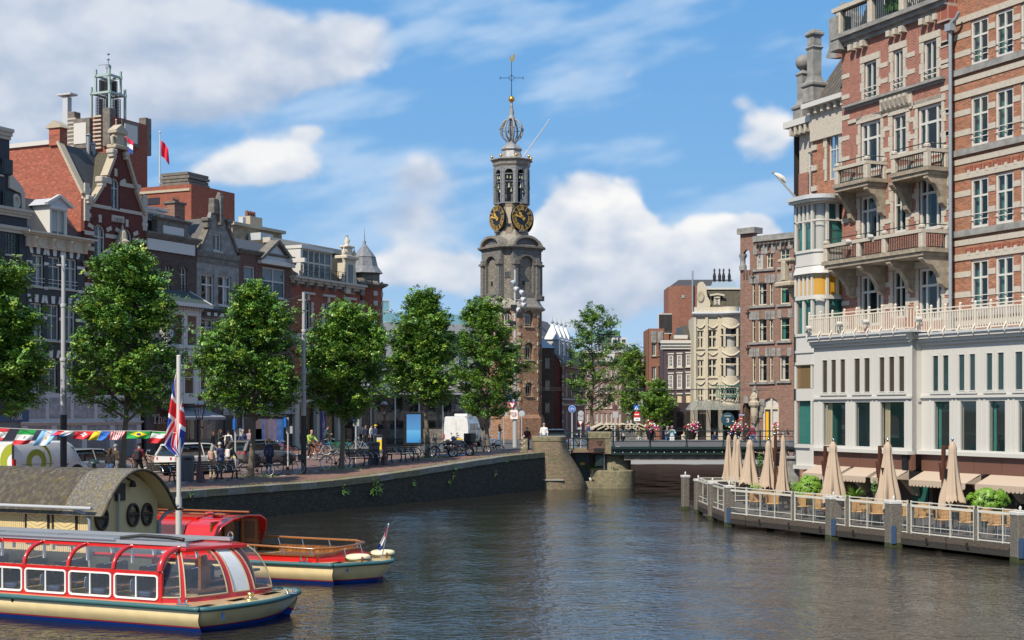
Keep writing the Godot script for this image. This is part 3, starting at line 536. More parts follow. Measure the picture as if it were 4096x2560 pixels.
func C2():
	M["black_house"]=M.black;var AI=1.35;var f=EW(-120.,ROW_C,ROW_M,AI);var o=AP("canal_house","dark blue brick canal house with green shutters at the picture edge",f,"canal houses along the quay");var W=f.loc(U(108,1400)).x;var AA=f.lq(1,90,1130).y;var AD=[fr(f,1,38,1262,130,1410),fr(f,11,25,135,118,320),fr(f,11,-40,450,60,640)];var mb=N();AV(mb,A6(0,W,0,AA),AD,.0,.25);A0(mb,"wall",M.blue_paint,o);AW(o,0,W,0,AA,8.,M.blue_paint)
	for r in AD:AC(o,r,{"cols":[1,1,1,1]if r==AD[0]else[1,1,1,1],"rows":[1,1,1],"bar":.035,"mat":M.green_frame if r==AD[0]else M.white})
	var up=N();var xs=f.lq(1,62,900).x;var DA=f.lq(1,40,570).y;var J1=[fr(f,1,-75,775,10,865),fr(f,1,-75,990,0,1105)];AV(up,BW(f,1,[-200,1130,160,1130,150,985,62,860,62,570,-200,540]),J1,.02,.3);A0(up,"gable_wall",M.blue_paint,o)
	for r in J1:AC(o,r,{"cols":[1,1]})
	for y in[[768,870,2,74],[985,1113,8,78]]:
		var r=fr(f,1,y[2],y[0],y[3],y[1]);var sm=N();sm.box(V(Cx_(r),Cy_(r),.12),V(r.size.x,r.size.y,.06))
		for j in 2:sm.box(V(Cx_(r),r.position.y+r.size.y*(.27+.46*j),.16),V(r.size.x*.72,r.size.y*.36,.03))
		A0(sm,"shutter",M.shutter_green,o)
	var sc=N();sc.prism_z(BW(f,1,[52,880,75,880,130,945,152,985,160,1135,140,1140,132,1000,52,960]),.02,.16);A0(sc,"scroll_shoulder",M.pale,o);var IO=N();var cc=f.lq(1,100,1052);IO.lathe([U(.34,0),U(.36,.06),U(.2,.1),U(.18,.02),U(.0,.02)],O3,14);var cn=A0(IO,"oval_window_surround",M.pale,o);cn.transform=TF(Basis(V(1,0,0),V(0,0,1.4),V(0,-1.3,0)),V(cc.x,cc.y,.03));var e0=f.lq(1,200,1165);AJ(o,"cornice",M.pale,0,W+.1,e0.y-.05,e0.y+.45,.35);var e1=f.lq(1,80,600);AJ(o,"crown_cornice",M.pale,0,xs,e1.y-.4,e1.y+.25,.3);var e2=f.lq(1,150,1260);AJ(o,"string_course",M.pale,0,W+.05,e2.y-.1,e2.y+.3,.15,2);var gy=f.lq(11,60,1045).y;A1("shop_fascia",AG("fascia_blue",.03,.07,.14,.5),o,V(W/2,gy-.1,.08),V(W-.05,.7,.2));AZ("BAR",o,f.lq(11,92,1062),.2,.32,M.white,"lettering");FW(o,.1,W-.2,.1,gy-.5);f=EW(105.,ROW_C,ROW_M,AI);o=AP("canal_house","black painted canal house with white window stones and cream cornice",f,"canal houses along the quay");W=f.loc(U(340,1400)).x;AA=f.lq(1,380,1365).y;var yg=f.lq(11,330,925).y;AD=[fr(f,11,203,30,280,232),fr(f,11,308,45,385,243),fr(f,11,413,58,490,253),fr(f,11,193,338,268,570),fr(f,11,297,348,375,577),fr(f,11,410,358,480,582),fr(f,11,186,682,258,905),fr(f,11,283,690,362,910),fr(f,11,400,698,470,915)];mb=N();AV(mb,A6(0,W,yg,AA),AD,.0,.25);A0(mb,"wall",M.black,o);AW(o,0,W,yg,AA,9.,M.brick_brown)
	for i in AD.size():AC(o,AD[i],{"cols":[1,1],"rows":[2.4,1],"curtain":M.net,"drawn":.28,"one":i%3,"rail":i<3});FE(o,AD[i],M.white)
	for yy in[[75,14],[232,14],[425,14],[570,14]]:var y=f.lq(11,180,yy[0]).y;ED(o,M.white,.0,W-.05,y-.08,.18,AD)
	var c0=f.lq(1,190,1255).y;var c1=f.lq(1,185,1345).y;A1("frieze",M.cream,o,V(W/2,(c0+c1)/2-.12,.08),V(W+.1,c0-c1-.1,.2));AJ(o,"cornice",M.cream,-.1,W+.25,c0-.28,c0+.05,.6)
	for i in 4:
		var bk=N();var xx=.25+i*(W-.5)/3.;bk.prism_z(Q([U(0,0),U(.5,0),U(.5,-.12),U(.18,-.5),U(0,-.62)]),-.12,.12);var b=A0(bk,"bracket",M.cream,o);b.transform=TF(Basis(V(0,0,1),UP,V(-1,0,0)),V(xx,c0-.28,.1))
		if i<3:var rd=N();rd.lathe([U(.26,0),U(.26,.04),U(.19,.04),U(.18,.01),U(0,.01)],O3,16);var rp=A0(rd,"roundel",M.cream,o);rp.transform=TF(Basis(RT,BK,Vector3.DOWN),V(xx+(W-.5)/6.,(c0+c1)/2-.15,.18))
	var my=f.lq(1,200,1055).y;var rb=N();rb.quad(V(.0,c0,-.1),V(W,c0,-.1),V(W-.3,my+.6,-2.),V(.0,my+.6,-2.));rb.quad(V(0,my+.6,-2.),V(W-.3,my+.6,-2.),V(W-.3,my+.7,-9),V(0,my+.7,-9));rb.quad(V(W,c0,-.1),V(W,c0,-9),V(W-.3,my+.7,-9),V(W-.3,my+.6,-2));A0(rb,"roof",M.slate,o);var dr=fr(f,1,350,1105,447,1280);EL(o,dr,-.15,2.2,f.lq(1,425,1030).y,M.white,{"cols":[1,1],"curtain":M.net,"drawn":.5,"sill":false});var f2=EW(80.,ROW_C,ROW_M,AI);var sh=AP("shopfront","pale grey plastered closed shopfront below the black and red houses",f2);var SW=f2.loc(U(556,1700)).x;var sy=f2.lq(11,330,928).y;A1("upper_panel_wall",M.chalk,sh,V(SW/2,sy-.85,-.02),V(SW,1.9,.3))
	for i in 5:A1("fascia_panel",M.plaster,sh,V(SW*(.1+.2*i),sy-.75,.14),V(SW*.17,1.3,.03))
	AJ(sh,"cornice",M.chalk,0,SW,sy-1.85,sy-1.6,.3);A1("wall",M.plaster,sh,V(SW/2,(sy-1.85)/2,-.1),V(SW,sy-1.85,.3))
	for x in[.02,.25,.5,.74,.98]:A1("pilaster",M.chalk,sh,V(SW*x,(sy-1.85)/2,.1),V(.45,sy-1.85,.16))
	for i in 4:FW(sh,SW*(.05+.24*i),SW*(.05+.24*i)+SW*.17,.1,sy-2.6,.1)
	AW(sh,0,SW,0,sy,8.,M.plaster,false);f=EW(338.,ROW_C,ROW_M,AI);o=AP("gabled_house","tall dark red brick house with cream stone gable dated 1895",f,"canal houses along the quay");W=f.loc(U(586,1400)).x;yg=f.lq(11,700,925).y;var HG=Q([U(0,yg),U(W,yg)]);HG.append_array(BW(f,1,[985,1100,958,1125,905,945,843,745,843,700,765,700,765,745,712,880,690,925,612,1050,568,1030]));var aw=[fr(f,1,747,895,803,1105),fr(f,1,630,1205,708,1465),fr(f,1,812,1235,888,1490),fr(f,11,590,212,665,440),fr(f,11,800,235,870,450),fr(f,11,585,560,660,790),fr(f,11,790,575,865,800)];var AO=[]
	for r in aw:AO.append({"r":r,"p":BG(r,r.size.x*.5)})
	mb=N();AV(mb,HG,AO,.0,.3);A0(mb,"wall",M.brick_gable,o)
	for r in aw:
		AC(o,r,{"arch":r.size.x*.5,"cols":[1,1],"rows":[2.2,1],"curtain":M.net,"drawn":.22,"sill_mat":M.pale});var rr=r.size.x/2
		for i in 5:
			if i%2:continue
			var a=PI*(.12+.76*i/4.);var st=N();st.bx(-.13,.13,rr+.12,rr+.62,0,.06);var sp=A0(st,"arch_stone",M.pale,o);sp.transform=TF(Basis(BK,a-PI/2),V(Cx_(r),r.end.y-rr,.0))
		for i in 9:var a=PI*(i+.5)/9.;var st=N();st.bx(-rr*.24,rr*.24,rr+.1,rr+.42,-.02,.035);var sp=A0(st,"arch_brick",M.brick_gable,o);sp.transform=TF(Basis(BK,a-PI/2),V(Cx_(r),r.end.y-rr,.0))
	for yy in[[768,925,.26],[590,1070,.22],[590,1262,.26],[590,1365,.26],[640,1480,.35]]:
		var p=f.lq(1,yy[0],yy[1]);var xl=.0;var xr=W
		if yy[1]<1000:xl=f.lq(1,690,940).x;xr=f.lq(1,902,985).x
		ED(o,M.pale,xl,xr,p.y-yy[2]/2,yy[2],aw,.05)
	for yy in[165,235,330,480,640,800]:ED(o,M.pale,0,W,f.lq(11,560,yy).y,.26,aw,.05)
	AJ(o,"balcony_cornice",M.pale,0,W,f.lq(11,600,115).y,f.lq(11,600,80).y,.4)
	for e in[[612,1058,692,930],[712,880,765,740],[843,740,905,950],[905,975,962,1130]]:var a=f.lq(1,e[0],e[1]);var b=f.lq(1,e[2],e[3]);A0(N().bar(V(a.x,a.y,-.1),V(b.x,b.y,-.1),.62,.2,V(0,0,1).cross(V(b.x-a.x,b.y-a.y,0)).normalized()),"coping",M.stone_tan,o)
	for e in[[682,905,.62,.75],[915,955,.4,.6],[590,1030,.6,.6],[968,1115,.4,.5],[752,715,.5,.6],[838,735,.4,.6]]:var a=f.lq(1,e[0],e[1]);A0(N().rbox(V(a.x,a.y,0),V(e[2],e[3]*.5,.6),.05).rbox(V(a.x,a.y-e[3]*.35,0),V(e[2]*.7,e[3]*.5,.5),.04),"kneeler",M.pale,o)
	var ca=f.lq(1,800,690);var HK=f.lq(1,800,560);var cr=N();cr.rbox(V(ca.x,ca.y+.02,-.1),V(1.35,.25,.8),.05);cr.rbox(V(ca.x,(ca.y+HK.y)/2,-.1),V(.85,HK.y-ca.y-.4,.5),.05);cr.rbox(V(ca.x,HK.y-.3,-.1),V(1.2,.2,.75),.04);cr.prism_z(Q([U(ca.x-.6,HK.y-.2),U(ca.x+.6,HK.y-.2),U(ca.x,HK.y+.25)]),-.45,.25)
	for s in[-1,1]:cr.tube([V(ca.x+s*.6,ca.y+.15,0),V(ca.x+s*.68,ca.y+.6,0),V(ca.x+s*.5,HK.y-.6,0)],.13,6)
	cr.lathe([U(.28,0),U(.3,.06),U(.2,.1),U(0,.03)],O3,12);A0(cr,"gable_crown",M.stone_tan,o)
	for yy in range(9):
		for s in[0,1]:A1("quoin",M.pale,o,V(.2+(.07 if yy%2 else .0)if s==0 else W-.2,f.lq(1,590,1170).y+yy*.27,.0),V(.42+(.14 if yy%2 else .0),.26,.12))
	var dt=f.lq(1,788,1170);A1("date_stone",M.pale,o,V(dt.x,dt.y,.05),V(1.15,.42,.1));AZ("1895",o,dt+U(0,-.1),.11,.3,M.stone_dark,"lettering");var sg=f.lq(1,795,1420);FV(o,V(sg.x,sg.y,.35),f.lq(1,795,1210).y);var s0=f.side(q(1,400,662),.0);var s1=f.side(q(1,62,697),.0);var s2=f.side(q(1,565,1000),.0);var ev=s2.y;var sb=N();var MA=Q([U(0,yg),U(0,ev),U(s0.x,s0.y),U(-9,s0.y),U(-9,yg)]);sb.xf=TF(Basis(V(0,0,1),UP,V(-1,0,0)),V(.02,0,0));AV(sb,MA,[],.0,.25);A0(sb,"side_wall",M.brick_side,o);A0(N().bar(V(.0,ev,0),V(.0,s0.y+.1,s0.x),.5,.18,V(0,1,.4).normalized()),"coping",M.stone_tan,o);A0(N().bx(-.12,.25,s0.y,s0.y+.28,-9,s0.x-.6),"roof_edge",M.white,o);var MV=f.side(q(1,395,640),.0);var M4=AM("chimney",o);A1("stack",M.brick_side,M4,V(.2,s0.y+.45,s0.x-.3),V(.7,1.1,.9));var LV=N();LV.prism_z(Q([U(-.65,0),U(.65,0),U(.5,.18),U(0,.5),U(-.5,.18)]),-.45,.45);var MK=A0(LV,"cap",M.stone_tan,M4);MK.transform=TF(BU(PI/2),V(.2,s0.y+1.,s0.x-.3));var FJ=N();FJ.quad(V(.05,ev,-.2),V(W,ev,-.2),V(W,s0.y,s0.x),V(.05,s0.y,s0.x));FJ.quad(V(.05,s0.y,s0.x),V(W,s0.y,s0.x),V(W,s0.y,-9),V(.05,s0.y,-9));A0(FJ,"roof",M.slate,o);var gr=N();var F1=f.lq(1,800,715).y;var gl=f.lq(1,620,1030);var LS=f.lq(1,955,1120).x;gr.quad(V(gl.x,gl.y,-.3),V(ca.x,F1,-.3),V(ca.x,F1,-4.5),V(gl.x,gl.y,-4.5));gr.quad(V(ca.x,F1,-.3),V(LS,gl.y-.6,-.3),V(LS,gl.y-.6,-4.5),V(ca.x,F1,-4.5))
	for i in range(gr.n.size()):if gr.n[i].y<0:gr.n[i]=-gr.n[i]
	A0(gr,"gable_roof",M.slate_moss,o);AW(o,.3,W,yg,ev,8.8,M.brick_gable)
	for i in 2:A0(N().tube([V(2.6+i*.5,s0.y-.5,-2.),V(2.6+i*.5,s0.y+.9-i*.5,-2.)],.12,8).lathe([U(.2,0),U(.0,.14)],V(2.6+i*.5,s0.y+.95-i*.5,-2.),8),"vent_pipe",M.zinc,o)
	f=EW(586.,ROW_C,ROW_M,AI);o=AP("canal_house","dark brown brick house with white signboards and projecting white timber bay",f,"canal houses along the quay");W=f.loc(U(787,1400)).x;AA=f.lq(2,260,415).y;AD=[fr(f,2,128,540,166,725),fr(f,2,232,555,271,714),fr(f,2,325,570,366,727)];AO=[]
	for r in AD:AO.append({"r":r,"p":BG(r,.22)})
	mb=N();AV(mb,A6(0,W,0,AA),AO,.0,.3);A0(mb,"wall",M.brick_brown,o);AW(o,0,W,0,AA,9.,M.brick_brown)
	for r in AD:AC(o,r,{"arch":.22,"cols":[1,1],"rows":[2.3,1],"curtain":M.net,"drawn":.3,"one":1,"rail":true,"rail_mat":M.iron})
	for r in AD:
		for i in 7:var st=N();st.bx(-.1,.1,r.size.x*.62,r.size.x*.62+.28,-.02,.06);var sp=A0(st,"arch_brick",M.brick_brown,o);sp.transform=TF(Basis(BK,PI*(.15+.7*i/6.)- PI/2),V(Cx_(r),r.end.y-.5,.0))
	var L8=fr(f,2,125,425,405,490);A1("signboard",M.white,o,V(Cx_(L8),Cy_(L8),.1),V(L8.size.x,.75,.12));AJ(o,"cornice",M.stone_dark,-.05,W+.05,AA-.05,AA+.35,.35);var FL=fr(f,2,213,340,335,393);A1("parapet",M.stone_dark,o,V(Cx_(FL),Cy_(FL)+.1,-.1),V(FL.size.x+1.1,FL.size.y+.7,.5));A1("signboard",M.white,o,V(Cx_(FL),Cy_(FL),.18),V(FL.size.x,FL.size.y*1.05,.08));AJ(o,"parapet_cornice",M.stone_dark,FL.position.x-.7,FL.end.x+.7,FL.end.y+.3,FL.end.y+.55,.35);var rf=N();var ry=f.lq(2,180,225).y;rf.quad(V(0,AA+.3,-.4),V(W,AA+.3,-.4),V(W,ry,-1.6),V(0,ry,-1.6));rf.quad(V(0,ry,-1.6),V(W,ry,-1.6),V(W,ry+.1,-9),V(0,ry+.1,-9));A0(rf,"roof",M.slate,o);EL(o,fr(f,2,160,255,248,300),-.5,1.6,f.lq(2,200,235).y,M.white,{"cols":[1,1],"sill":false});var ch=f.lq(2,295,310,-2.);var ct=f.lq(2,295,190,-2.);var GA=AM("chimney",o);A1("stack",M.brick_far,GA,V(ch.x,(ch.y+ct.y)/2-.3,-2.),V(1.15,ct.y-ch.y+.6,.9));A1("cap",M.stone_dark,GA,V(ch.x,ct.y-.1,-2),V(1.35,.15,1.1))
	for i in 3:A0(N().lathe([U(.12,0),U(.10,.35),U(.0,.35)],V(ch.x-.3+i*.3,ct.y-.02,-2),8),"chimney_pot",M.brick_mint,GA)
	var PZ=1.5;var HN=AM("timber_bay",o);var bl=f.lq(2,245,1000,PZ).x;var DG=f.lq(2,448,1000,PZ).x;var G7=f.lq(2,340,1385,PZ).y;var EA=f.lq(2,340,812,PZ).y;var bw=[fr(f,2,285,853,345,1038,PZ),fr(f,2,370,862,430,1045,PZ),fr(f,2,262,1130,330,1325,PZ),fr(f,2,355,1140,412,1330,PZ)];var bm=N();AV(bm,A6(bl,DG,G7,EA),bw,PZ,.12);bm.quad(V(bl,G7,0),V(bl,G7,PZ),V(bl,EA,PZ),V(bl,EA,0));bm.quad(V(DG,G7,PZ),V(DG,G7,0),V(DG,EA,0),V(DG,EA,PZ));bm.quad(V(bl,G7,0),V(DG,G7,0),V(DG,G7,PZ),V(bl,G7,PZ));A0(bm,"bay_wall",M.white,HN)
	for r in bw:A0(N().bx(r.position.x-.1,r.end.x+.1,r.end.y,r.end.y+.12,PZ,PZ+.08),"lintel",M.white,HN);AC(o,r,{"z":PZ-.08,"cols":[1],"rows":[1.1,1],"sill":false,"frame":.06,"blind":M.blind_brown,"blind_share":.45})
	for yv in[1092,1050]:var y=f.lq(2,340,yv,PZ).y;A1("band_board",M.white,HN,V((bl+DG)/2,y,PZ+.05),V(DG-bl+.2,.22,.2))
	for i in 7:A1("stile",M.white,HN,V(lerpf(bl+.08,DG-.08,i/6.),(G7+EA)/2,PZ+.02),V(.11,EA-G7-.1,.06))if i in[0,3,6]else null
	var ra=f.lq(2,225,705,.0).y;A0(N().quad(V(bl-.5,EA+.25,PZ+.5),V(DG+.7,EA+.25,PZ+.5),V(DG+.7,ra,0),V(bl-.5,ra,0)).quad(V(bl-.5,EA+.2,PZ+.5),V(bl-.5,ra-.05,0),V(DG+.7,ra-.05,0),V(DG+.7,EA+.2,PZ+.5)),"bay_roof",M.slate_green,HN);var KD=N();KD.bar(V(bl-.5,EA+.15,PZ+.52),V(DG+.7,EA+.15,PZ+.52),.1,.26)
	for s in[bl-.5,DG+.7]:KD.bar(V(s,EA+.15,PZ+.5),V(s,ra-.05,0),.1,.24,V(0,1,0))
	A0(KD,"barge_board",M.white,HN)
	for i in 14:A1("dentil",M.white,HN,V(lerpf(bl,DG,i/13.),EA-.08,PZ+.1),V(.1,.2,.2))
	A1("pub_front",M.pub_grey,o,V(W/2-.2,1.9,.05),V(W,3.8,.2));A1("fascia",AG("pub_fascia",.05,.045,.05,.6),o,V(W/2,4.1,.25),V(W,1.,.5));AZ("The Ol",o,f.lq(11,1050,1078,.5),.51,.6,AG("sign_grey",.42,.40,.38,.7),"lettering")
	for x in[.25,.55,.8]:A1("shop_window",M.dim_glass,o,V(W*x,1.7,.17),V(W*.2,2.2,.05))
	A0(N().quad(V(W*.15,2.9,2.6),V(W*.98,2.9,2.6),V(W*.98,3.6,.25),V(W*.15,3.6,.25)).bx(W*.15,W*.98,2.72,2.9,2.55,2.6),"awning",M.awning_grey,o);f=EW(787.,ROW_C,ROW_M,AI);o=AP("gabled_house","grey plastered house with pointed gable and tall stone finial",f,"canal houses along the quay");W=f.loc(U(955,1400)).x;var gp=Q([U(0,0),U(W,0)]);gp.append_array(BW(f,2,[673,575,662,490,612,320,590,290,572,200,516,200,515,245,492,330,434,490,424,555]));gp[2].x=W;gp[gp.size()- 1].x=.0;AD=[fr(f,2,453,620,528,795),fr(f,2,552,630,630,806),fr(f,2,523,380,571,482),fr(f,2,447,880,522,1030),fr(f,2,552,890,630,1040),fr(f,2,447,1120,522,1310),fr(f,2,552,1130,630,1320)];mb=N();AV(mb,gp,AD,.0,.3);A0(mb,"wall",M.stone_grey,o);AW(o,0,W,0,f.lq(2,550,500).y,9.,M.stone_grey)
	for i in AD.size():AC(o,AD[i],{"cols":[1,1],"rows":[2.,1]if i!=2 else[1.],"frame":.09,"bar":.1 if i<2 else .06,"curtain":M.net,"drawn":.25})
	AJ(o,"string_course",M.stone_dark,0,W,f.lq(2,545,560).y,f.lq(2,545,490).y,.12,2)
	for e in[[434,490,500,320],[592,295,662,490]]:var a=f.lq(2,e[0],e[1]);var b=f.lq(2,e[2],e[3]);A0(N().bar(V(a.x,a.y,-.1),V(b.x,b.y,-.1),.55,.2,V(0,0,1).cross(V(b.x-a.x,b.y-a.y,0)).normalized()),"coping",M.stone_dark,o)
	for e in[[485,295],[608,305]]:var a=f.lq(2,e[0],e[1]);A0(N().rbox(V(a.x,a.y,0),V(.65,.28,.6),.05).rbox(V(a.x,a.y-.35,0),V(.42,.5,.45),.04),"kneeler",M.stone_dark,o)
	var oa=f.lq(2,555,290);var ob=f.lq(2,555,150);A0(N().rbox(V(oa.x,(oa.y+ob.y)/2-.3,.1),V(.42,ob.y-oa.y+.4,.5),.05).lathe([U(.26,0),U(.16,.3),U(0,.32)],V(oa.x,ob.y-.1,.1),4,PI/4,true).rbox(V(oa.x-.5,(oa.y+ob.y)/2,-.05),V(.62,ob.y-oa.y-.6,.5),.05),"finial",M.stone_dark,o);var H4=N();var JV=f.lq(2,545,280).y;var re=f.lq(2,450,470).y;H4.quad(V(0,re,-.3),V(W*.5,JV,-.3),V(W*.5,JV,-9),V(0,re,-9));H4.quad(V(W*.5,JV,-.3),V(W,re,-.3),V(W,re,-9),V(W*.5,JV,-9));A0(H4,"roof",M.slate_light,o)
	for i in range(12):A1("awning_tooth",M.white if i%2 else M.iron,o,V(.3+i*(W-.6)/11.,f.lq(2,545,862).y,.5),V(W/13.,.22,.06))
	var ab=N();var JX=f.lq(2,545,840).y;ab.quad(V(.2,JX,.55),V(W-.2,JX,.55),V(W-.2,JX+.2,0),V(.2,JX+.2,0));A0(ab,"awning",M.slate,o);var MC=f.lq(2,490,1085).y;GW(o,.2,W-.2,MC,.9,.9,M.stone_dark,M.stone_dark);A1("shop_front",AG("shop_dark",.03,.03,.035,.4),o,V(W/2,1.9,.04),V(W-.1,3.7,.14));A1("shop_window",M.glass_clear,o,V(W*.25,1.75,.14),V(W*.4,2.5,.04));A1("door",M.black,o,V(W*.72,1.4,.13),V(1.1,2.8,.06));A1("fascia",M.plaster,o,V(W*.72,3.3,.14),V(1.4,.6,.1));A1("door_frame",M.white,o,V(W*.72+.62,1.5,.12),V(.1,3.,.1));f=EW(955.,ROW_C,ROW_M,AI);o=AP("canal_house","brown brick house with blue grey pediment and hoisting beam",f,"canal houses along the quay");W=f.loc(U(1166,1400)).x;AA=f.lq(2,740,500).y;AD=[fr(f,2,705,570,772,738),fr(f,2,815,582,952,758),fr(f,2,705,820,772,985),fr(f,2,815,830,952,1000),fr(f,2,705,1080,772,1250),fr(f,2,815,1090,952,1260),fr(f,2,840,1350,900,1450),fr(f,2,905,1360,945,1455)];mb=N();AV(mb,A6(0,W,3.6,AA),AD,.0,.3);A0(mb,"wall",M.brick_house,o);AW(o,0,W,0,AA,9.,M.brick_house)
	for i in AD.size():AC(o,AD[i],{"cols":[1,1]if AD[i].size.x>2. else[1],"rows":[1.2,1],"frame":.1,"bar":.09,"blind":M.blind_grey,"blind_share":.45})
	AJ(o,"cornice",M.stone_dark,0,W,AA,AA+.3,.3);var LT=N();var pa=f.lq(2,800,530);var pb=f.lq(2,975,548);var pc=f.lq(2,882,440);LT.prism_z(Q([U(pa.x,pa.y),U(pb.x,pa.y),U((pa.x+pb.x)/2,pc.y)]),-.3,.15);A0(LT,"pediment",M.zinc_pale,o)
	for e in[[pa.x-.3,pa.y,(pa.x+pb.x)/2,pc.y+.25],[(pa.x+pb.x)/2,pc.y+.25,pb.x+.3,pa.y]]:A0(N().bar(V(e[0],e[1],0),V(e[2],e[3],0),.9,.22,V(0,0,1).cross(V(e[2]- e[0],e[3]- e[1],0)).normalized()),"raking_cornice",M.stone_dark,o)
	A1("pediment_base",M.white,o,V((pa.x+pb.x)/2,pa.y-.15,.15),V(pb.x-pa.x+.5,.32,.5));var hb=f.lq(2,945,528,.6);A1("hoist_beam",M.white,o,V(pb.x-.3,hb.y,.9),V(.3,.32,1.6));A0(N().tube([V(pb.x-.3,hb.y-.1,1.5),V(pb.x-.3,hb.y-.9,1.5),V(pb.x-.4,hb.y-1.05,1.5),V(pb.x-.5,hb.y-.9,1.5)],.03,5),"hook",M.pale,o);A0(N().quad(V(0,AA+.2,-.2),V(W,AA+.2,-.2),V(W,AA+1.6,-3),V(0,AA+1.6,-3)).quad(V(0,AA+1.6,-3),V(W,AA+1.6,-3),V(W,AA+1.6,-9),V(0,AA+1.6,-9)),"roof",M.slate,o);A1("shop_fascia",M.plaster,o,V(W/2,3.35,.12),V(W,.55,.4));A1("shop_wall",M.black,o,V(W/2,1.6,-.05),V(W,3.2,.2));A1("door",AG("door_black",.02,.02,.022,.3),o,V(W*.14,1.45,.08),V(1.05,2.8,.08));A1("door_frame",M.white,o,V(W*.14-.6,1.55,.08),V(.1,3.,.12));A1("door_frame",M.white,o,V(W*.14+.6,1.55,.08),V(.1,3.,.12));var CH=[[.52,.28,.2],[.03,.22,.6],[.5,.16,.14],[.42,.26,.3],[.5,.25,.35],[.02,.28,.68]]
	for i in 6:
		for j in 2:var pr=f.lq(12,905+i*48,610+j*98);var bd=A1("poster",ER(i,CH[i]),o,V(pr.x,pr.y,.08),V(.88,1.75 if j==0 else 1.6,.03));bd.set_meta("label","blurred pastel poster in the shop window")
	f=EW(1166.,ROW_C,ROW_M,AI);o=AP("corner_house","red brick corner house with slate turret, mansard and cream dormer",f,"canal houses along the quay");W=f.loc(U(1440,1400)).x;AA=f.lq(2,1150,690).y;aw=[fr(f,2,1062,770,1102,948),fr(f,2,1180,785,1226,960),fr(f,2,1303,800,1350,975),fr(f,2,1062,1020,1102,1200),fr(f,2,1180,1035,1226,1215),fr(f,2,1303,1050,1350,1230)];AO=[]
	for r in aw:AO.append({"r":r,"p":BG(r,r.size.x*.5)})
	mb=N();AV(mb,A6(0,W,4.6,AA),AO,.0,.3);A0(mb,"wall",M.brick_turret,o);AW(o,0,W,0,AA,9.,M.brick_turret)
	for r in aw:
		AC(o,r,{"arch":r.size.x*.5,"cols":[1,1],"rows":[1.8,1],"curtain":M.net,"drawn":.2})
		for j in 10:
			for s in[-1,1]:A1("quoin",M.pale,o,V(Cx_(r)+s*(r.size.x/2+.14+(.05 if j%2 else .0)),r.position.y+.15+j*(r.size.y-.2)/10.,.03),V(.26+(.1 if j%2 else .0),r.size.y/10.5,.08))
		A1("keystone",M.pale,o,V(Cx_(r),r.end.y+.22,.06),V(.3,.5,.16));A1("window_head",M.pale,o,V(Cx_(r),r.end.y+.52,.08),V(r.size.x+.7,.18,.26))
	AJ(o,"cornice",M.pale,0,W,AA,AA+.55,.6)
	for i in 8:A1("modillion",M.stone_dark,o,V(.3+i*(W-.6)/7.,AA-.05,.2),V(.22,.4,.4))
	for yv in[985,1005,1260]:ED(o,M.pale,0,W,f.lq(2,1020,yv).y,.22,aw,.06)
	var rt=f.lq(2,1120,425).y;A0(N().quad(V(.1,AA+.5,-.1),V(W+.6,AA+.5,-.1),V(W+.4,rt,-2.4),V(.1,rt,-2.4)).quad(V(.1,rt,-2.4),V(W+.4,rt,-2.4),V(W+.4,rt,-9),V(.1,rt,-9)).quad(V(.1,AA,-9),V(.1,AA,-.1),V(.1,rt,-2.4),V(.1,rt,-9)),"roof",M.slate_moss,o);A0(N().bx(0,W+.5,rt-.25,rt+.15,-2.7,-2.),"roof_cornice",M.pale,o);var dw=fr(f,2,1050,480,1222,662,.1);var dn=AM("dormer",o);A0(N().bx(dw.position.x-.35,dw.end.x+.1,dw.end.y,dw.end.y+.25,-3.,.3).bx(dw.position.x-.28,dw.position.x,dw.position.y,dw.end.y,-3.,.15).bx(dw.end.x,dw.end.x+.06,dw.position.y,dw.end.y,-3.,.15),"dormer_casing",M.white,dn);AC(o,dw,{"z":.05,"cols":[1,1,1,1,1],"rows":[1.4,1],"frame":.1,"bar":.13,"sill":false,"mat":M.cream});A1("dormer_back",M.room,dn,V(Cx_(dw),Cy_(dw),-1.),V(dw.size.x,dw.size.y,.05));var LM=N();var JW=dw.position.y
	for y in[.35,.75,1.1]:LM.bar(V(dw.position.x-.7,JW+y-.1,.5),V(dw.end.x+1.6,JW+y-.1,.5),.035,.035)
	for i in 7:LM.bar(V(lerpf(dw.position.x-.7,dw.end.x+1.6,i/6.),JW-.3,.5),V(lerpf(dw.position.x-.7,dw.end.x+1.6,i/6.),JW+1.,.5),.035,.035)
	A0(LM,"roof_railing",M.iron,o);var od=AM("ornate_dormer",o);var ox=f.lq(2,1335,600,.2);var IJ=f.lq(2,1335,735,.2).y;var GG=f.lq(2,1335,520,.2).y;var M9=f.lq(2,1340,412,.2).y;var om=N();om.rbox(V(ox.x,(IJ+GG)/2,-.2),V(1.3,GG-IJ,.9),.05);om.rbox(V(ox.x,GG,-.1),V(2.,.3,1.2),.06);om.rbox(V(ox.x,GG+.5,-.1),V(.9,.75,.6),.08);om.rbox(V(ox.x,GG+.9,-.1),V(1.25,.16,.8),.04);om.lathe([U(.3,0),U(.16,.2),U(.26,.45),U(.08,.7),U(.14,.85),U(.0,M9-GG-.95)],V(ox.x,GG+.98,-.1),8)
	for s in[-1,1]:om.tube([V(ox.x+s*.75,IJ+.5,.1),V(ox.x+s*.95,IJ+1.,.1),V(ox.x+s*.7,GG-.5,.1),V(ox.x+s*.85,GG-.1,.1)],.16,6);om.lathe([U(.14,0),U(.2,.25),U(.06,.5),U(0,.8)],V(ox.x+s*.8,GG+.15,.1),8)
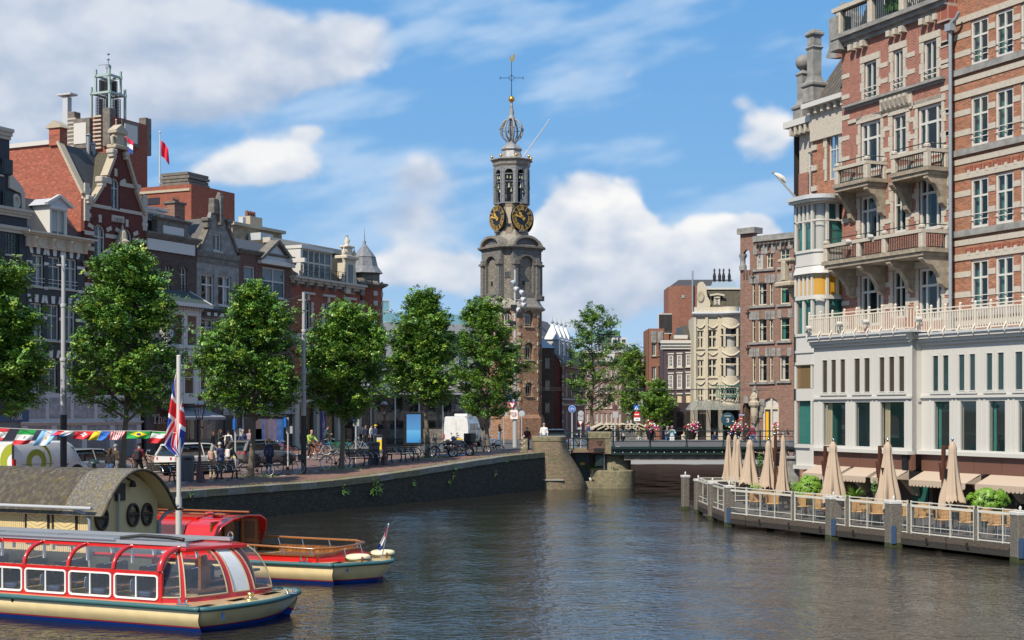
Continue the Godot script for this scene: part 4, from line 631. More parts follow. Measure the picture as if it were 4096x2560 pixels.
	A0(om,"dormer_stone",M.cream,od);var ow=Rect2(ox.x-.33,(IJ+GG)/2-.7,.66,1.6);A1("dormer_window",M.dim_glass,od,V(Cx_(ow),Cy_(ow),.27),V(ow.size.x,ow.size.y,.05));var tn=AM("turret",o);var tc=f.lq(2,1424,800,-.8);var tr=1.5;var K3=f.lq(2,1424,1100,-.8).y;var IA=f.lq(2,1424,705,-.8).y;var JP=f.lq(2,1424,612,-.8).y;var K1=f.lq(2,1400,385,-.8).y;A0(N().lathe([U(tr*.5,K3-1.6),U(tr,K3),U(tr,IA)],V(tc.x,0,-.8),8,PI/8,true),"shaft",M.brick_turret,tn);var tq=N()
	for i in 8:
		for j in 16:
			var a=PI/8+TAU*i/8
			if j%2:continue
			tq.xf=TF(BU(a),V(tc.x,0,-.8));tq.bx(-.2,.2,K3+j*.42,K3+j*.42+.4,tr-.12,tr+.03)
	A0(tq,"quoins",M.pale,tn);A0(N().lathe([U(tr,IA),U(tr+.5,IA+.25),U(tr+.5,IA+.4),U(tr-.2,IA+.5)],V(tc.x,0,-.8),8,PI/8,true),"turret_cornice",M.stone_dark,tn);A0(N().lathe([U(tr-.25,IA+.4),U(tr-.25,JP)],V(tc.x,0,-.8),8,PI/8,true),"turret_drum",M.stone_dark,tn);A0(N().lathe([U(tr+.1,JP-.05),U(tr-.35,JP+.55),U(tr-.55,JP+1.4),U(.24,K1-.9),U(.16,K1-.8)],V(tc.x-.1,0,-.8),8,PI/8,true),"spire",M.slate_pale,tn)
	for j in 9:var yv=lerpf(JP+1.3,K1-1.2,j/8.);var IB=lerpf(tr-.55,.3,j/8.);A0(N().lathe([U(IB+.03,yv),U(IB+.05,yv+.04),U(IB-.02,yv+.05)],V(tc.x-.1,0,-.8),8,PI/8,true),"slate_course",M.slate,tn)
	A0(N().lathe([U(.2,0),U(.1,.15),U(.16,.3),U(.05,.45),U(0,1.7)],V(tc.x-.1,K1-.85,-.8),8),"finial",M.slate_pale,tn);A1("shop_wall",M.stone_tan,o,V(W/2,2.3,-.2),V(W,4.6,.2))
	for i in 4:A1("pilaster",M.pale,o,V(.4+i*(W-.9)/3.,2.3,.08),V(.6,4.6,.4))
	A1("shop_cornice",M.pale,o,V(W/2,4.65,.2),V(W,.3,.7));A1("sign_panel",AG("sign_black",.015,.013,.016,.4),o,V(1.4,5.35,.1),V(2.8,.8,.14));AZ("incanto",o,U(1.5,5.15),.18,.5,M.white,"lettering")
	for i in 3:var x0=.75+i*(W-.9)/3.;var sw=(W-.9)/3.-.75;var r=Rect2(x0,.8,sw,3.2);A1("shop_window",M.dim_glass,o,V(Cx_(r),Cy_(r),-.03),V(r.size.x,r.size.y,.04));A1("shop_window_frame",M.white,o,V(Cx_(r),r.end.y+.1,.0),V(r.size.x,.2,.12))
	var bn=A5("shop_banner","narrow purple DIAMONDS banner on the corner shop front","banner");bn.transform=TF(f.basis(),f.world(f.lq(12,1632,560,.4).x,f.lq(12,1632,560,.4).y,.4));A1("cloth",AG("purple",.05,.035,.16,.8),bn,O3,V(.7,3.1,.03));var KK="DIAMONDS"
	for i in 8:AZ(KK[i],bn,U(0,1.15-i*.36),.02,.3,M.white,"letter")
	f=EW(930.,ROW_C-6.5,ROW_M,AI);o=AP("rooftop_block","tan plastered rooftop block with chimney behind the pedimented house",f);var p0=f.lq(2,632,450);var p1=f.lq(2,930,380);A0(N().bx(0,p1.x,8,p1.y,-7,0),"wall",M.cream_dull,o);A0(N().bx(-.2,p1.x+.2,p1.y,p1.y+.25,-7,.3),"roof_edge",M.stone_tan,o);A0(N().bx(p1.x,p1.x+14,p1.y-1.2,p1.y-.9,-7,.5),"flat_roof",M.zinc,o);var KB=f.lq(2,832,380);var KE=f.lq(2,832,318);A1("chimney",M.stone_tan,o,V(KB.x,(KB.y+KE.y)/2,-1.5),V(1.7,KE.y-KB.y+1.2,1.2))
	for i in 4:A0(N().lathe([U(.16,0),U(.13,.6),U(0,.6)],V(KB.x-.5+i*.33,KE.y+.5,-1.5),8),"chimney_pot",M.brick_mint,o)
	A1("vent_box",M.zinc_pale,o,V(f.lq(2,805,415,.8).x,f.lq(2,805,415,.8).y,.8),V(1.7,1.,1.2));A1("metal_flue",M.zinc_pale,o,V(f.lq(2,756,335).x,f.lq(2,756,335).y,-1),V(.4,1.6,.4));var LW=N();var LZ=f.lq(2,760,470,2.).y;LW.bx(.3,p1.x-.5,LZ,LZ+.7,1.6,2.2);A0(LW,"metal_parapet",M.zinc,o)
func EL(o,r,z,depth,IN,m,B1):
	var dn=AM("dormer",o);var mb=N();mb.bx(r.position.x-.12,r.position.x,r.position.y,r.end.y,z-depth,z+.08);mb.bx(r.end.x,r.end.x+.12,r.position.y,r.end.y,z-depth,z+.08);mb.bx(r.position.x-.12,r.end.x+.12,r.end.y,r.end.y+.2,z-depth,z+.15);A0(mb,"dormer_casing",m,dn);var rf=N();var cx=Cx_(r);var hw=r.size.x/2+.4;rf.prism_z(Q([U(cx-hw,r.end.y+.2),U(cx+hw,r.end.y+.2),U(cx,IN)]),z-depth-1.,z+.1);A0(rf,"dormer_roof",M.zinc_pale,dn)
	for s in[-1,1]:A0(N().bar(V(cx+s*(hw+.1),r.end.y+.25,z+.15),V(cx,IN+.12,z+.15),.25,.16),"raking_board",m,dn)
	B1["z"]=z;AC(dn,r,B1);A1("dormer_room",M.room,dn,V(cx,Cy_(r),z-.6),V(r.size.x,r.size.y,.05))
func FW(o,x0,x1,y0,y1,z=.05):
	var mb=N();var y=y0
	while y<y1:mb.bx(x0,x1,y,y+.1,z-.03,z+.02);mb.bx(x0,x1,y+.1,y+.12,z-.03,z);y+=.12
	A0(mb,"roller_shutter",M.shutter_grey,o)
func AZ(s,A9,p,z,size,m,A3="lettering",G3="Droid Serif"):
	var t=TextMesh.new();var sf=SystemFont.new();sf.font_names=PackedStringArray([G3]);t.font=sf;t.text=s;t.font_size=32;t.pixel_size=size/23.;t.depth=.02;t.curve_step=2.;var o=C5(t,A3,m,A9);o.position=V(p.x,p.y,z)
	return o
func ER(i,c):
	var BZ="poster%d"%i
	if M.has(BZ):return M[BZ]
	var nz=FastNoiseLite.new();nz.seed=40+i;nz.frequency=.02;nz.fractal_octaves=2;var t=NoiseTexture2D.new();t.width=64;t.height=128;t.noise=nz;var g=Gradient.new();g.set_color(0,Color(c[0],c[1],c[2]).linear_to_srgb());g.set_color(1,Color(minf(1,c[0]+.35),minf(1,c[1]+.3),minf(1,c[2]+.25)).linear_to_srgb());t.color_ramp=g;var m=StandardMaterial3D.new();m.albedo_texture=t;m.roughness=.4;M[BZ]=m
	return m
func FV(o,p,FX):
	var n=AM("niche_statue",o,p);var mb=N();mb.lathe([U(.28,-.6),U(.34,-.3),U(.30,.3),U(.22,.75),U(.27,1.15),U(.2,1.35),U(.08,1.42),U(.09,1.45)],O3,10);mb.ball(V(0,1.6,.02),V(.13,.17,.14),8,6)
	for s in[-1,1]:mb.tube([V(s*.24,1.25,0),V(s*.3,.95,.08),V(s*.1,.85,.25)],[.09,.08,.06],6)
	A0(mb,"figure",M.stone_tan,n);var cm=N();var cy=FX-p.y;cm.lathe([U(.3,cy-1.6),U(.48,cy-1.35),U(.5,cy-1.1),U(.3,cy-.95),U(.25,cy-.5),U(.1,cy-.3),U(.0,cy+.1)],O3,8,.0,true);A0(cm,"canopy",M.stone_tan,n);A0(N().lathe([U(.06,-1.3),U(.3,-.75),U(.36,-.6),U(0,-.6)],O3,8,.0,true),"corbel",M.stone_tan,n)
func GW(o,x0,x1,y,GZ,h,JB,KG):
	var n=AM("balcony",o);A1("slab",JB,n,V((x0+x1)/2,y-.1,GZ/2),V(x1-x0,.2,GZ));A1("top_rail",JB,n,V((x0+x1)/2,y+h,GZ-.08),V(x1-x0,.1,.16));var m=maxi(3,int((x1-x0)/.35))
	for i in m+1:A0(N().lathe([U(.06,0),U(.1,.25),U(.05,.5),U(.07,h)],V(lerpf(x0+.1,x1-.1,float(i)/m),y,GZ-.08),6),"baluster",KG,n)
func CV():
	var D=125.;var f=AQ(q(1,460,0).x,D,1.7,25.);var o=AP("lattice_tower","brick rooftop tower crowned by a pale green steel lattice",f);var W=4.6;var yb=f.lq(1,600,720).y;var yt=f.lq(1,600,470).y;var mb=N();mb.bx(0,W,8,yt-.25,-W,0);A0(mb,"wall",M.brick_turret,o)
	for x in[.45,W-.4]:
		for z in[.02,-W]:A0(N().rbox(V(x,yt-1.2,z-.2),V(.75,3.2,.8),.04),"corner_pier",M.stone_dark,o)
	for j in 9:
		for x in[.55,3.25]:A1("stone_course",M.pale,o,V(x,yb+.25+j*.33,.1),V(.85,.14,.3))
	A1("panel_frame",M.stone_dark,o,V(1.75,yb+1.55,.2),V(1.7,2.5,.4));A1("blank_panel",M.white,o,V(1.62,yb+1.55,.42),V(1.3,1.75,.08))
	for sd in[-1]:A1("side_panel",M.white,o,V(W+.2,yb+1.7,-2.2),V(.1,1.5,1.6));A1("side_panel_frame",M.stone_dark,o,V(W+.05,yb+1.7,-2.2),V(.2,2.,2.2))
	A1("flue",M.zinc_pale,o,V(-.15,yb+2.1,.0),V(.55,5.4,.5));A1("flue_cap",M.zinc_pale,o,V(-.15,yb+5.,.0),V(1.5,.15,.9));var DQ=A2("pale_green",.36,.47,.44,.5,"fine",1.);var L0=f.lq(1,600,470).y;var L1=f.lq(1,600,300).y;var L2=f.lq(1,600,178).y;var cx=W/2;var cz=-W/2
	for lv in[[L0-.3,L1,.98],[L1,L2,.72]]:
		for s in[[-1,-1],[1,-1],[1,1],[-1,1]]:A1("lattice_post",DQ,o,V(cx+s[0]*lv[2],(lv[0]+lv[1]+.5)/2,cz+s[1]*lv[2]),V(.17,lv[1]- lv[0]+.6,.17))
		for s in[-1,1]:A1("lattice_beam",DQ,o,V(cx,lv[1],cz+s*lv[2]),V(lv[2]*2+.3,.18,.14));A1("lattice_beam",DQ,o,V(cx+s*lv[2],lv[1]+.003,cz),V(.14,.18,lv[2]*2+.3))
		for s in[-1,1]:
			var ms=N();var r=lv[2]*.72
			for i in 9:ms.bar(V(cx-r+i*r/4.,lv[0],cz+s*r),V(cx-r+i*r/4.,lv[1]- .3,cz+s*r),.05,.05)
			for i in 9:ms.bar(V(cx+s*r,lv[0],cz-r+i*r/4.),V(cx+s*r,lv[1]- .3,cz-r+i*r/4.),.05,.05)
			for i in 10:ms.bar(V(cx-r,lerpf(lv[0],lv[1]- .3,i/9.),cz+s*r),V(cx+r,lerpf(lv[0],lv[1]- .3,i/9.),cz+s*r),.03,.03)
			A0(ms,"mesh_screen",M.iron,o)
	var am=N();var Lt=f.lq(1,600,45).y;am.tube([V(cx,L1,cz),V(cx,L2+.6,cz),V(cx,Lt-1.,cz),V(cx,Lt,cz)],[.22,.16,.07,.02],6)
	for i in 4:am.lathe([U(.05,0),U(.16,.1),U(.05,.2)],V(cx,L2+.5+i*.45,cz),8)
	am.bar(V(cx-1.1,L2+1.1,cz),V(cx,L2+1.1,cz),.05,.05);am.box(V(cx,L2+.85,cz),V(.35,.3,.35));A0(am,"antenna",M.zinc,o);f=AQ(q(1,880,0).x,124.,1.7,25.);o=AP("brick_block","red brick block with stepped stone coping behind the gabled house",f);var y1=f.lq(1,1000,955).y;A0(N().bx(0,6.2,6,y1,-6,0),"wall",M.brick_turret,o)
	for j in 4:A1("coping_course",M.stone_dark,o,V(4.4,y1+.1+j*.28,-1.5),V(3. -(j%2)*.25,.22,2.8))
	A1("coping_course",M.stone_tan,o,V(3.,y1-.45,.0),V(6.2,.2,.2));A1("window_strip",M.dim_glass,o,V(1.8,y1-1.2,.02),V(2.4,.55,.06));DO(at(q(1,1074,930),124.),at(q(1,1080,592),124.).y,.07,"white rooftop flagpole behind the brown house","flagpole");var fl=at(q(1,1082,640),124.);ES("red_flag","limp red flag on the white rooftop pole",fl,V(.05,-1.35,.0),AG("flag_red",.62,.02,.06,.8));DO(at(q(1,780,620),112.),at(q(1,780,508),112.).y,.05,"short flagpole behind the gable crown","flagpole");var tri=A5("dutch_flag","blown red white and blue flag behind the gable crown","flag",at(q(1,838,660),112.))
	for i in 3:
		var fm=N();var A4=[]
		for a in 5:
			var AT=[]
			for b in 3:AT.append(V(a*.16,.55 -(i+b/2.)*.34-a*.1,.1*sin(a*1.6+i)))
			A4.append(AT)
		fm.patch(A4);A0(fm,"stripe",AG(["flag_red","flag_white","flag_blue"][i],[.55,.75,.02][i],[.02,.75,.06][i],[.03,.75,.3][i],.8),tri)
	f=AQ(1480.,150.,1.7,-20.);o=AP("office_building","pale grey modern office with glass penthouse beyond the turret",f);W=13.;var yo=f.lq(2,1500,905).y;var HR=[]
	for j in 5:
		for i in 7:HR.append(Rect2(.7+i*1.75,.6+j*(yo-.4)/5.,1.,(yo-.4)/5.-.9))
	mb=N();AV(mb,A6(0,W,0,yo),HR,0,.3);A0(mb,"wall",M.plaster_blue,o);AW(o,0,W,0,yo,9,M.plaster_blue)
	for r in HR:AC(o,r,{"sill":false,"mat":M.iron,"glass":M.dim_glass,"z":-.2})
	A0(N().bx(-.2,2.2,yo,f.lq(2,1490,770).y,-5,-.6),"glass_penthouse",M.glass_teal,o)
	for i in 4:
		for y in[yo+.1,(yo+f.lq(2,1490,770).y)/2,f.lq(2,1490,770).y]:A1("glazing_bar",M.white,o,V(1.,y,-.58),V(2.5,.08,.08))if i==0 else null
		A1("glazing_post",M.white,o,V(-.2+i*.8,(yo+f.lq(2,1490,770).y)/2,-.57),V(.08,f.lq(2,1490,770).y-yo,.08))
	A1("glass_balustrade",M.glass_teal,o,V(W/2+1,yo+.5,-.1),V(W-2,1.,.04))
func DO(p,AA,r,AK,BD):
	var o=A5("flagpole",AK,BD,p);var mb=N();mb.tube([O3,V(0,(AA-p.y)*.5,0),V(0,AA-p.y,0)],[r,r*.9,r*.6],8);A0(mb,"pole",M.white,o);A0(N().ball(V(0,AA-p.y+r,0),Vector3.ONE*r*1.4,8,6),"finial",M.white,o)
	return o
func ES(A3,AK,p,KN,m):
	var mb=N();var A4=[]
	for a in 7:
		var AT=[]
		for b in 6:var k=a/6.;var l=b/5.;AT.append(p+KN*l+V(.62*k,-.75*k*(.4+.6*k),.16*sin(k*9.+l*2.)))
		A4.append(AT)
	mb.patch(A4);var o=A0(mb,A3,m,self);I5(o,AK,"flag")
func GU(ap,JD,BA):
	var p=PackedVector2Array()
	for i in 4:
		for h in[-JD,JD]:var v=U(h,ap).rotated(-PI/2*i-BA);p.append(v)
	return p
func EG():
	var D=155.;var AI=1.7;var o=A5("mint_tower","tall clock tower with brick octagon base, slate stage and open lead spire","tower",V(-.05,AI,-D))
	var Y=func(v):return EYE+(1642.-v)*D/FOCAL-AI
	var y3=func(z):return Y.call(200+z*.5294)
	var y4=func(z):return Y.call(900+z*.5952)
	var al=deg_to_rad(36.);var tv=deg_to_rad(13.5);var yb=y4.call(572);var R0=3.28;var mb=N()
	for k in 8:
		var a0=tv+TAU*k/8;var a1=tv+TAU*(k+1)/8;var p0=V(R0*sin(a0),0,R0*cos(a0));var p1=V(R0*sin(a1),0,R0*cos(a1));var am=(a0+a1)/2;var w=p0.distance_to(p1);var hh=[];var AO=[]
		for e in[[690,610,.62],[910,820,.7],[1150,1085,.55],[1375,1310,.5]]:var r=Rect2(w/2-e[2]*.8,y4.call(e[0]),e[2]*1.6,y4.call(e[1])- y4.call(e[0])+.35);AO.append({"r":r,"p":BG(r,e[2]*.8)})
		mb.xf=TF(Basis(V(cos(am),0,-sin(am)),UP,V(sin(am),0,cos(am))),p0);AV(mb,A6(0,w,0,yb),AO if absf(wrapf(am,-PI,PI))<1.9 else[],.0,.35)
		if absf(wrapf(am,-PI,PI))<1.9:
			for h in AO:
				var n=AM("window",o);n.transform=mb.xf;var r=h.r;A0(N().prism_z(BG(r.grow(.02),r.size.x/2),-.4,-.33),"niche",M.brick_tower,n);var iw=Rect2(Cx_(r)-.24,r.position.y+.25,.48,r.size.y*.62);A0(N().prism_z(BG(iw.grow(.1),.3),-.33,-.24),"frame",M.pale,n);A0(N().prism_z(BG(iw,.22),-.24,-.22),"pane",M.dim_glass,n);A1("mullion",M.pale,n,V(Cx_(iw),Cy_(iw),-.205),V(.05,iw.size.y,.03));A1("sill",M.stone_tan,n,V(Cx_(r),r.position.y-.06,.02),V(r.size.x+.2,.12,.2))
				for i in 9:var a=PI*(i+.5)/9.;var st=N();st.bx(-r.size.x*.15,r.size.x*.15,r.size.x/2+.02,r.size.x/2+.3,-.02,.05);var sp=A0(st,"arch_brick",M.brick_tower if i%2 else M.stone_tan,n);sp.transform=TF(Basis(BK,a-PI/2),V(Cx_(r),r.end.y-r.size.x/2,0))
	A0(mb,"brick_octagon",M.brick_tower,o)
	for k in 8:
		var a0=tv+TAU*k/8
		for j in 14:
			if absf(wrapf(a0,-PI,PI))>1.8:continue
			var q0=A1("quoin",M.stone_tan if j%3 else M.stone_dark,o,V(sin(a0)*(R0-.1),.4+j*.95,cos(a0)*(R0-.1)),V(.36,.34,.28),BU(a0))
	A0(N().lathe([U(R0-.5,0),U(R0-.5,yb)],O3,8,tv,true),"core",M.room,o);A0(N().lathe([U(R0,0),U(R0+.35,.0),U(R0+.3,2.2),U(R0+.02,2.6)],O3,8,tv,true),"plinth",M.brick_tower,o);A0(N().lathe([U(R0,yb-.15),U(R0+.35,yb),U(R0+.4,yb+.15),U(R0+.1,yb+.16)],O3,8,tv,true),"gutter",M.pale,o);var ys=y4.call(500);A0(N().lathe([U(R0+.4,yb+.1),U(R0+.05,yb+.45),U(R0-.35,ys)],O3,8,tv,true),"lead_skirt",M.lead_tan,o);var yt=y4.call(175);A0(N().prism_y(GU(2.32,1.6,al),O3,ys-.3,yt),"slate_core",M.slate_scale,o)
	for i in 4:
		var a=al+PI/2*i;var CT=AM("arched_face",o);CT.transform=TF(BU(a),O3);var fm=N();var h=Rect2(-.92,ys+.55,1.84,yt-ys-1.3);AV(fm,A6(-1.72,1.72,ys-.1,yt),[{"r":h,"p":BG(h,.92)}],2.62,.45);A0(fm,"face_wall",M.stone_slate,CT)
		for s in[-1,1]:A0(N().rbox(V(s*1.42,(ys+yt)/2-.5,2.68),V(.5,yt-ys-1.2,.3),.04),"pilaster",M.stone_slate,CT);A1("capital",M.stone_dark,CT,V(s*1.42,yt-1.55,2.72),V(.72,.22,.5));A1("foot",M.stone_slate,CT,V(s*1.42,ys+.1,2.72),V(.7,.5,.5))
		for j in 11:var aa=PI*(j+.5)/11.;var st=N();st.bx(-.14,.14,.95,1.2,2.55,2.7);var sp=A0(st,"arch_stone",M.stone_slate,CT);sp.transform=TF(Basis(BK,aa-PI/2),V(0,h.end.y-.92,0))
		A0(N().bx(-.62,.62,h.position.y,h.end.y-.3,2.3,2.36),"slate_panel",M.slate_scale,CT);A1("shutter",M.iron,CT,V(-.2,h.position.y+1.,2.38),V(.3,.42,.06));var pd=N();var M0=y4.call(88);var ar=PackedVector2Array();var ai=PackedVector2Array()
		for j in 13:var aa=PI*j/12.;ar.append(U(1.75*cos(aa),yt+.3+(M0-yt-.25)*sin(aa)));ai.append(U(1.5*cos(aa),yt+.3+(M0-yt-.5)*sin(aa)))
		for j in 12:pd.prism_z(Q([ar[j],ar[j+1],ai[j+1],ai[j]]),1.6,2.85)
		A0(pd,"curved_pediment",M.lead_tan,CT);A0(N().prism_z(ai,2.2,2.5),"tympanum",M.lead_dark,CT);var cf=AM("slate_corner",o);cf.transform=TF(BU(a+PI/4),O3);A1("window_frame",M.stone_dark,cf,V(0,y4.call(347),2.78),V(.58,.66,.16));A1("window_pane",M.dim_glass,cf,V(0,y4.call(347),2.87),V(.44,.5,.03))
		for s in[-1,0,1]:A1("glazing_bar",M.stone_grey,cf,V(s*.11,y4.call(347),2.89),V(.02,.5,.02))
	var cn=N();cn.prism_y(GU(2.72,1.85,al),O3,yt-.05,yt+.12);cn.prism_y(GU(2.95,2.,al),O3,yt+.12,yt+.32);A0(cn,"stage_cornice",M.stone_dark,o);var M3=y3.call(1392);var HL=y3.call(1172);A0(N().lathe([U(3.05,yt+.3),U(2.6,yt+.55),U(2.15,yt+1.),U(1.85,yt+1.5),U(1.7,M3+.3)],O3,8,tv,true),"swept_roof",M.lead_tan,o);A0(N().prism_y(GU(1.42,.95,al),O3,M3-.5,HL),"clock_stage",M.stone_clock,o)
	for i in 4:var cf=AM("stage_panel",o);cf.transform=TF(BU(al+PI/4+PI/2*i),O3);A1("stone_panel",M.stone_tan,cf,V(0,y3.call(1265),1.66),V(.6,1.7,.12));A1("small_window",M.dim_glass,cf,V(0,y3.call(1335),1.74),V(.26,.28,.05))
	var yk=y3.call(1280)
	for i in 4:
		var ck=AM("clock",o);ck.transform=TF(BU(al+PI/2*i),V(0,yk,0));var dm=N();dm.lathe([U(0,0),U(1.28,0),U(1.34,.06),U(1.34,.28),U(1.26,.3),U(1.24,.27),U(0,.27)],O3,32);var BS=A0(dm,"dial",M.clock_black,ck);BS.transform=TF(Basis(RT,PI/2),V(0,0,1.62));var LY=N()
		for k in 60:var a=TAU*k/60.;LY.box(V(sin(a)*1.27,cos(a)*1.27,1.93),V(.055,.055,.03))
		A0(LY,"minute_marks",M.gold_paint,ck);var G0=["XII","I","II","III","IIII","V","VI","VII","VIII","IX","X","XI"]
		if i in[0,3]:
			for k in 12:var a=TAU*k/12.;var tp=AZ(G0[k],ck,Vector2.ZERO,0,.42,M.gold_paint,"numeral");tp.transform=TF(Basis(BK,-a)*Basis.from_scale(V(.62,1,1)),V(sin(a)*.98,cos(a)*.98,1.90))*TF(Basis(),V(0,-.0,0))
		for hd in[[282.,1.12,.1],[323.,.72,.14]]:var hm=N();hm.prism_z(Q([U(-hd[2]*.6,-.35),U(hd[2]*.6,-.35),U(hd[2],.1),U(hd[2]*.6,hd[1]*.55),U(hd[2]*1.3,hd[1]*.68),U(0,hd[1]),U(-hd[2]*1.3,hd[1]*.68),U(-hd[2]*.6,hd[1]*.55),U(-hd[2],.1)]),1.93,1.97);var hp=A0(hm,"hand",M.gold_paint,ck);hp.rotation.z=-deg_to_rad(hd[0])
		A0(N().rbox(V(0,-1.42,1.75),V(.7,.2,.5),.04).lathe([U(.12,0),U(.16,.18),U(.04,.3),U(.09,.42),U(0,.55)],V(0,1.36,1.7),8),"clock_bracket",M.lead_dark,ck)
	var yl=y3.call(898);var Ra=1.74;var fw=2.*Ra*tan(PI/8)
	for k in 8:
		var a=al+TAU*k/8;var bf=AM("bell_arch",o);bf.transform=TF(BU(a),O3);var bm=N();var h=Rect2(-.43,HL+.12,.86,y3.call(915)- HL-.12);AV(bm,A6(-fw/2,fw/2,HL,yl+.2),[{"r":h,"p":BG(h,.4)}],Ra,.3);A0(bm,"arch_wall",M.lead_blue,bf)
		for s in[-1,1]:A1("colonnette",M.lead_blue,bf,V(s*(fw/2-.1),(HL+yl)/2,Ra+.03),V(.2,yl-HL,.1))
		if absf(wrapf(a,-PI,PI))<2.:
			for e in[[975,.17,-.16],[978,.17,.17],[1040,.25,.02],[1075,.2,.25]]:var yy=y3.call(e[0]);A0(N().lathe([U(e[1],-e[1]),U(e[1]*.7,-e[1]*.5),U(e[1]*.55,e[1]*.6),U(e[1]*.3,e[1]),U(0,e[1]*1.05)],V(e[2],yy,Ra-.1),10),"bell",M.bronze,bf)
			for e in[950,1007]:A1("bell_bar",M.lead,bf,V(0,y3.call(e),Ra-.1),V(1.1,.06,.08))
			var lv=N()
			for s in[-1,1]:lv.tube([V(s*.1,y3.call(1000),Ra+.05),V(s*.25,y3.call(1040),Ra+.15),V(s*.42,y3.call(1060),Ra+.1)],.025,5)
			for s in[-1,1]:lv.tube([V(s*.32,y3.call(1150),Ra-.1),V(s*.06,y3.call(1120),Ra-.1),V(s*.32,y3.call(1090),Ra-.1)],.025,5)
			A0(lv,"bell_lever",M.iron,bf)
	A0(N().lathe([U(.7,HL),U(.7,yl)],O3,8,tv,true),"inner_shaft",M.lead_dark,o);var GN=y3.call(835);A0(N().lathe([U(1.85,yl),U(1.95,yl+.18),U(2.02,yl+.3),U(2.05,GN-.2),U(2.28,GN-.1),U(2.28,GN),U(1.2,GN+.05)],O3,8,tv,true),"bell_cornice",M.lead_tan,o)
	for k in 8:var a=tv+TAU*k/8;A0(N().ball(V(sin(a)*2.1,GN+.26,cos(a)*2.1),Vector3.ONE*.165,10,8).lathe([U(.07,0),U(.05,.15)],V(sin(a)*2.1,GN,cos(a)*2.1),6),"gold_ball",M.gold,o)
	A0(N().lathe([U(1.55,GN),U(1.2,GN+.3),U(1.02,GN+.8),U(.98,y3.call(768)),U(1.14,y3.call(755)),U(1.1,y3.call(745)),U(.8,y3.call(722)),U(.52,y3.call(712)),U(.5,y3.call(698)),U(.42,y3.call(692))],O3,8,tv,true),"bell_roof",M.lead,o)
	for k in 8:
		var a=tv+TAU*k/8;var rb=N();var AU=[]
		for e in[[694,.45],[660,.95],[630,1.15],[600,1.2],[570,1.08],[540,.75],[520,.32]]:AU.append(V(sin(a)*e[1],y3.call(e[0]),cos(a)*e[1]))
		rb.tube(AU,.1,6);A0(rb,"crown_rib",M.lead,o)
	A0(N().lathe([U(.26,y3.call(695)),U(.2,y3.call(650)),U(.26,y3.call(600)),U(.2,y3.call(520))],O3,8),"crown_post",M.lead,o);var cr=N();var B8=[]
	for k in 33:B8.append(V(sin(TAU*k/32.)*1.27,y3.call(600),cos(TAU*k/32.)*1.27))
	cr.tube(B8,.035,5,false);A0(cr,"crown_ring",M.lead,o);A0(N().lathe([U(.45,y3.call(522)),U(.4,y3.call(512)),U(.26,y3.call(498)),U(.25,y3.call(480)),U(.29,y3.call(468)),U(.2,y3.call(452)),U(.16,y3.call(440)),U(.19,y3.call(432)),U(.13,y3.call(415)),U(.12,y3.call(392))],O3,12),"baluster",M.lead,o);A0(N().ball(V(0,y3.call(371),0),Vector3.ONE*.34,16,12),"gold_ball",M.gold,o);var IE=N();var yx=y3.call(211);var yr=y3.call(88);IE.tube([V(0,y3.call(348),0),V(0,yr,0)],[.05,.03],6);IE.tube([V(-1.25,yx,0),V(-.32,yx,0)],.03,5);IE.tube([V(.32,yx,0),V(1.25,yx,0)],.03,5)
	for s in[[-1,0,0,1],[0,1,1,0],[1,0,0,-1],[0,-1,-1,0]]:IE.tube([V(s[0]*.32,yx+s[1]*.32,0),V(s[2]*.32,yx+s[3]*.32,0)],.03,5)
	for s in[-1,1]:IE.tube([V(s*1.2,yx+.16,0),V(s*(1.25 if s>0 else 1.12),yx,0),V(s*1.2,yx-.16,0)],.028,5)
	A0(IE,"wrought_cross",M.iron,o);var rs=N();var sy=yr-.02;rs.prism_z(Q([U(-.22,sy+.62),U(-.14,sy+.7),U(-.08,sy+.58),U(-.08,sy+.42),U(.02,sy+.28),U(.1,sy+.34),U(.14,sy+.7),U(.26,sy+.84),U(.36,sy+.74),U(.34,sy+.4),U(.24,sy+.14),U(.08,sy+.02),U(-.06,sy+.06),U(-.18,sy+.26),U(-.2,sy+.5)]),-.05,.05);A0(rs,"weathercock",M.gold,o);var fp=N();var e1=at(q(3,655,530),D-1.)- o.position;fp.tube([V(1.1,GN+.1,.6),e1],[.06,.04],6);fp.ball(e1,Vector3.ONE*.08,6,4);A0(fp,"slanting_pole",M.white,o)
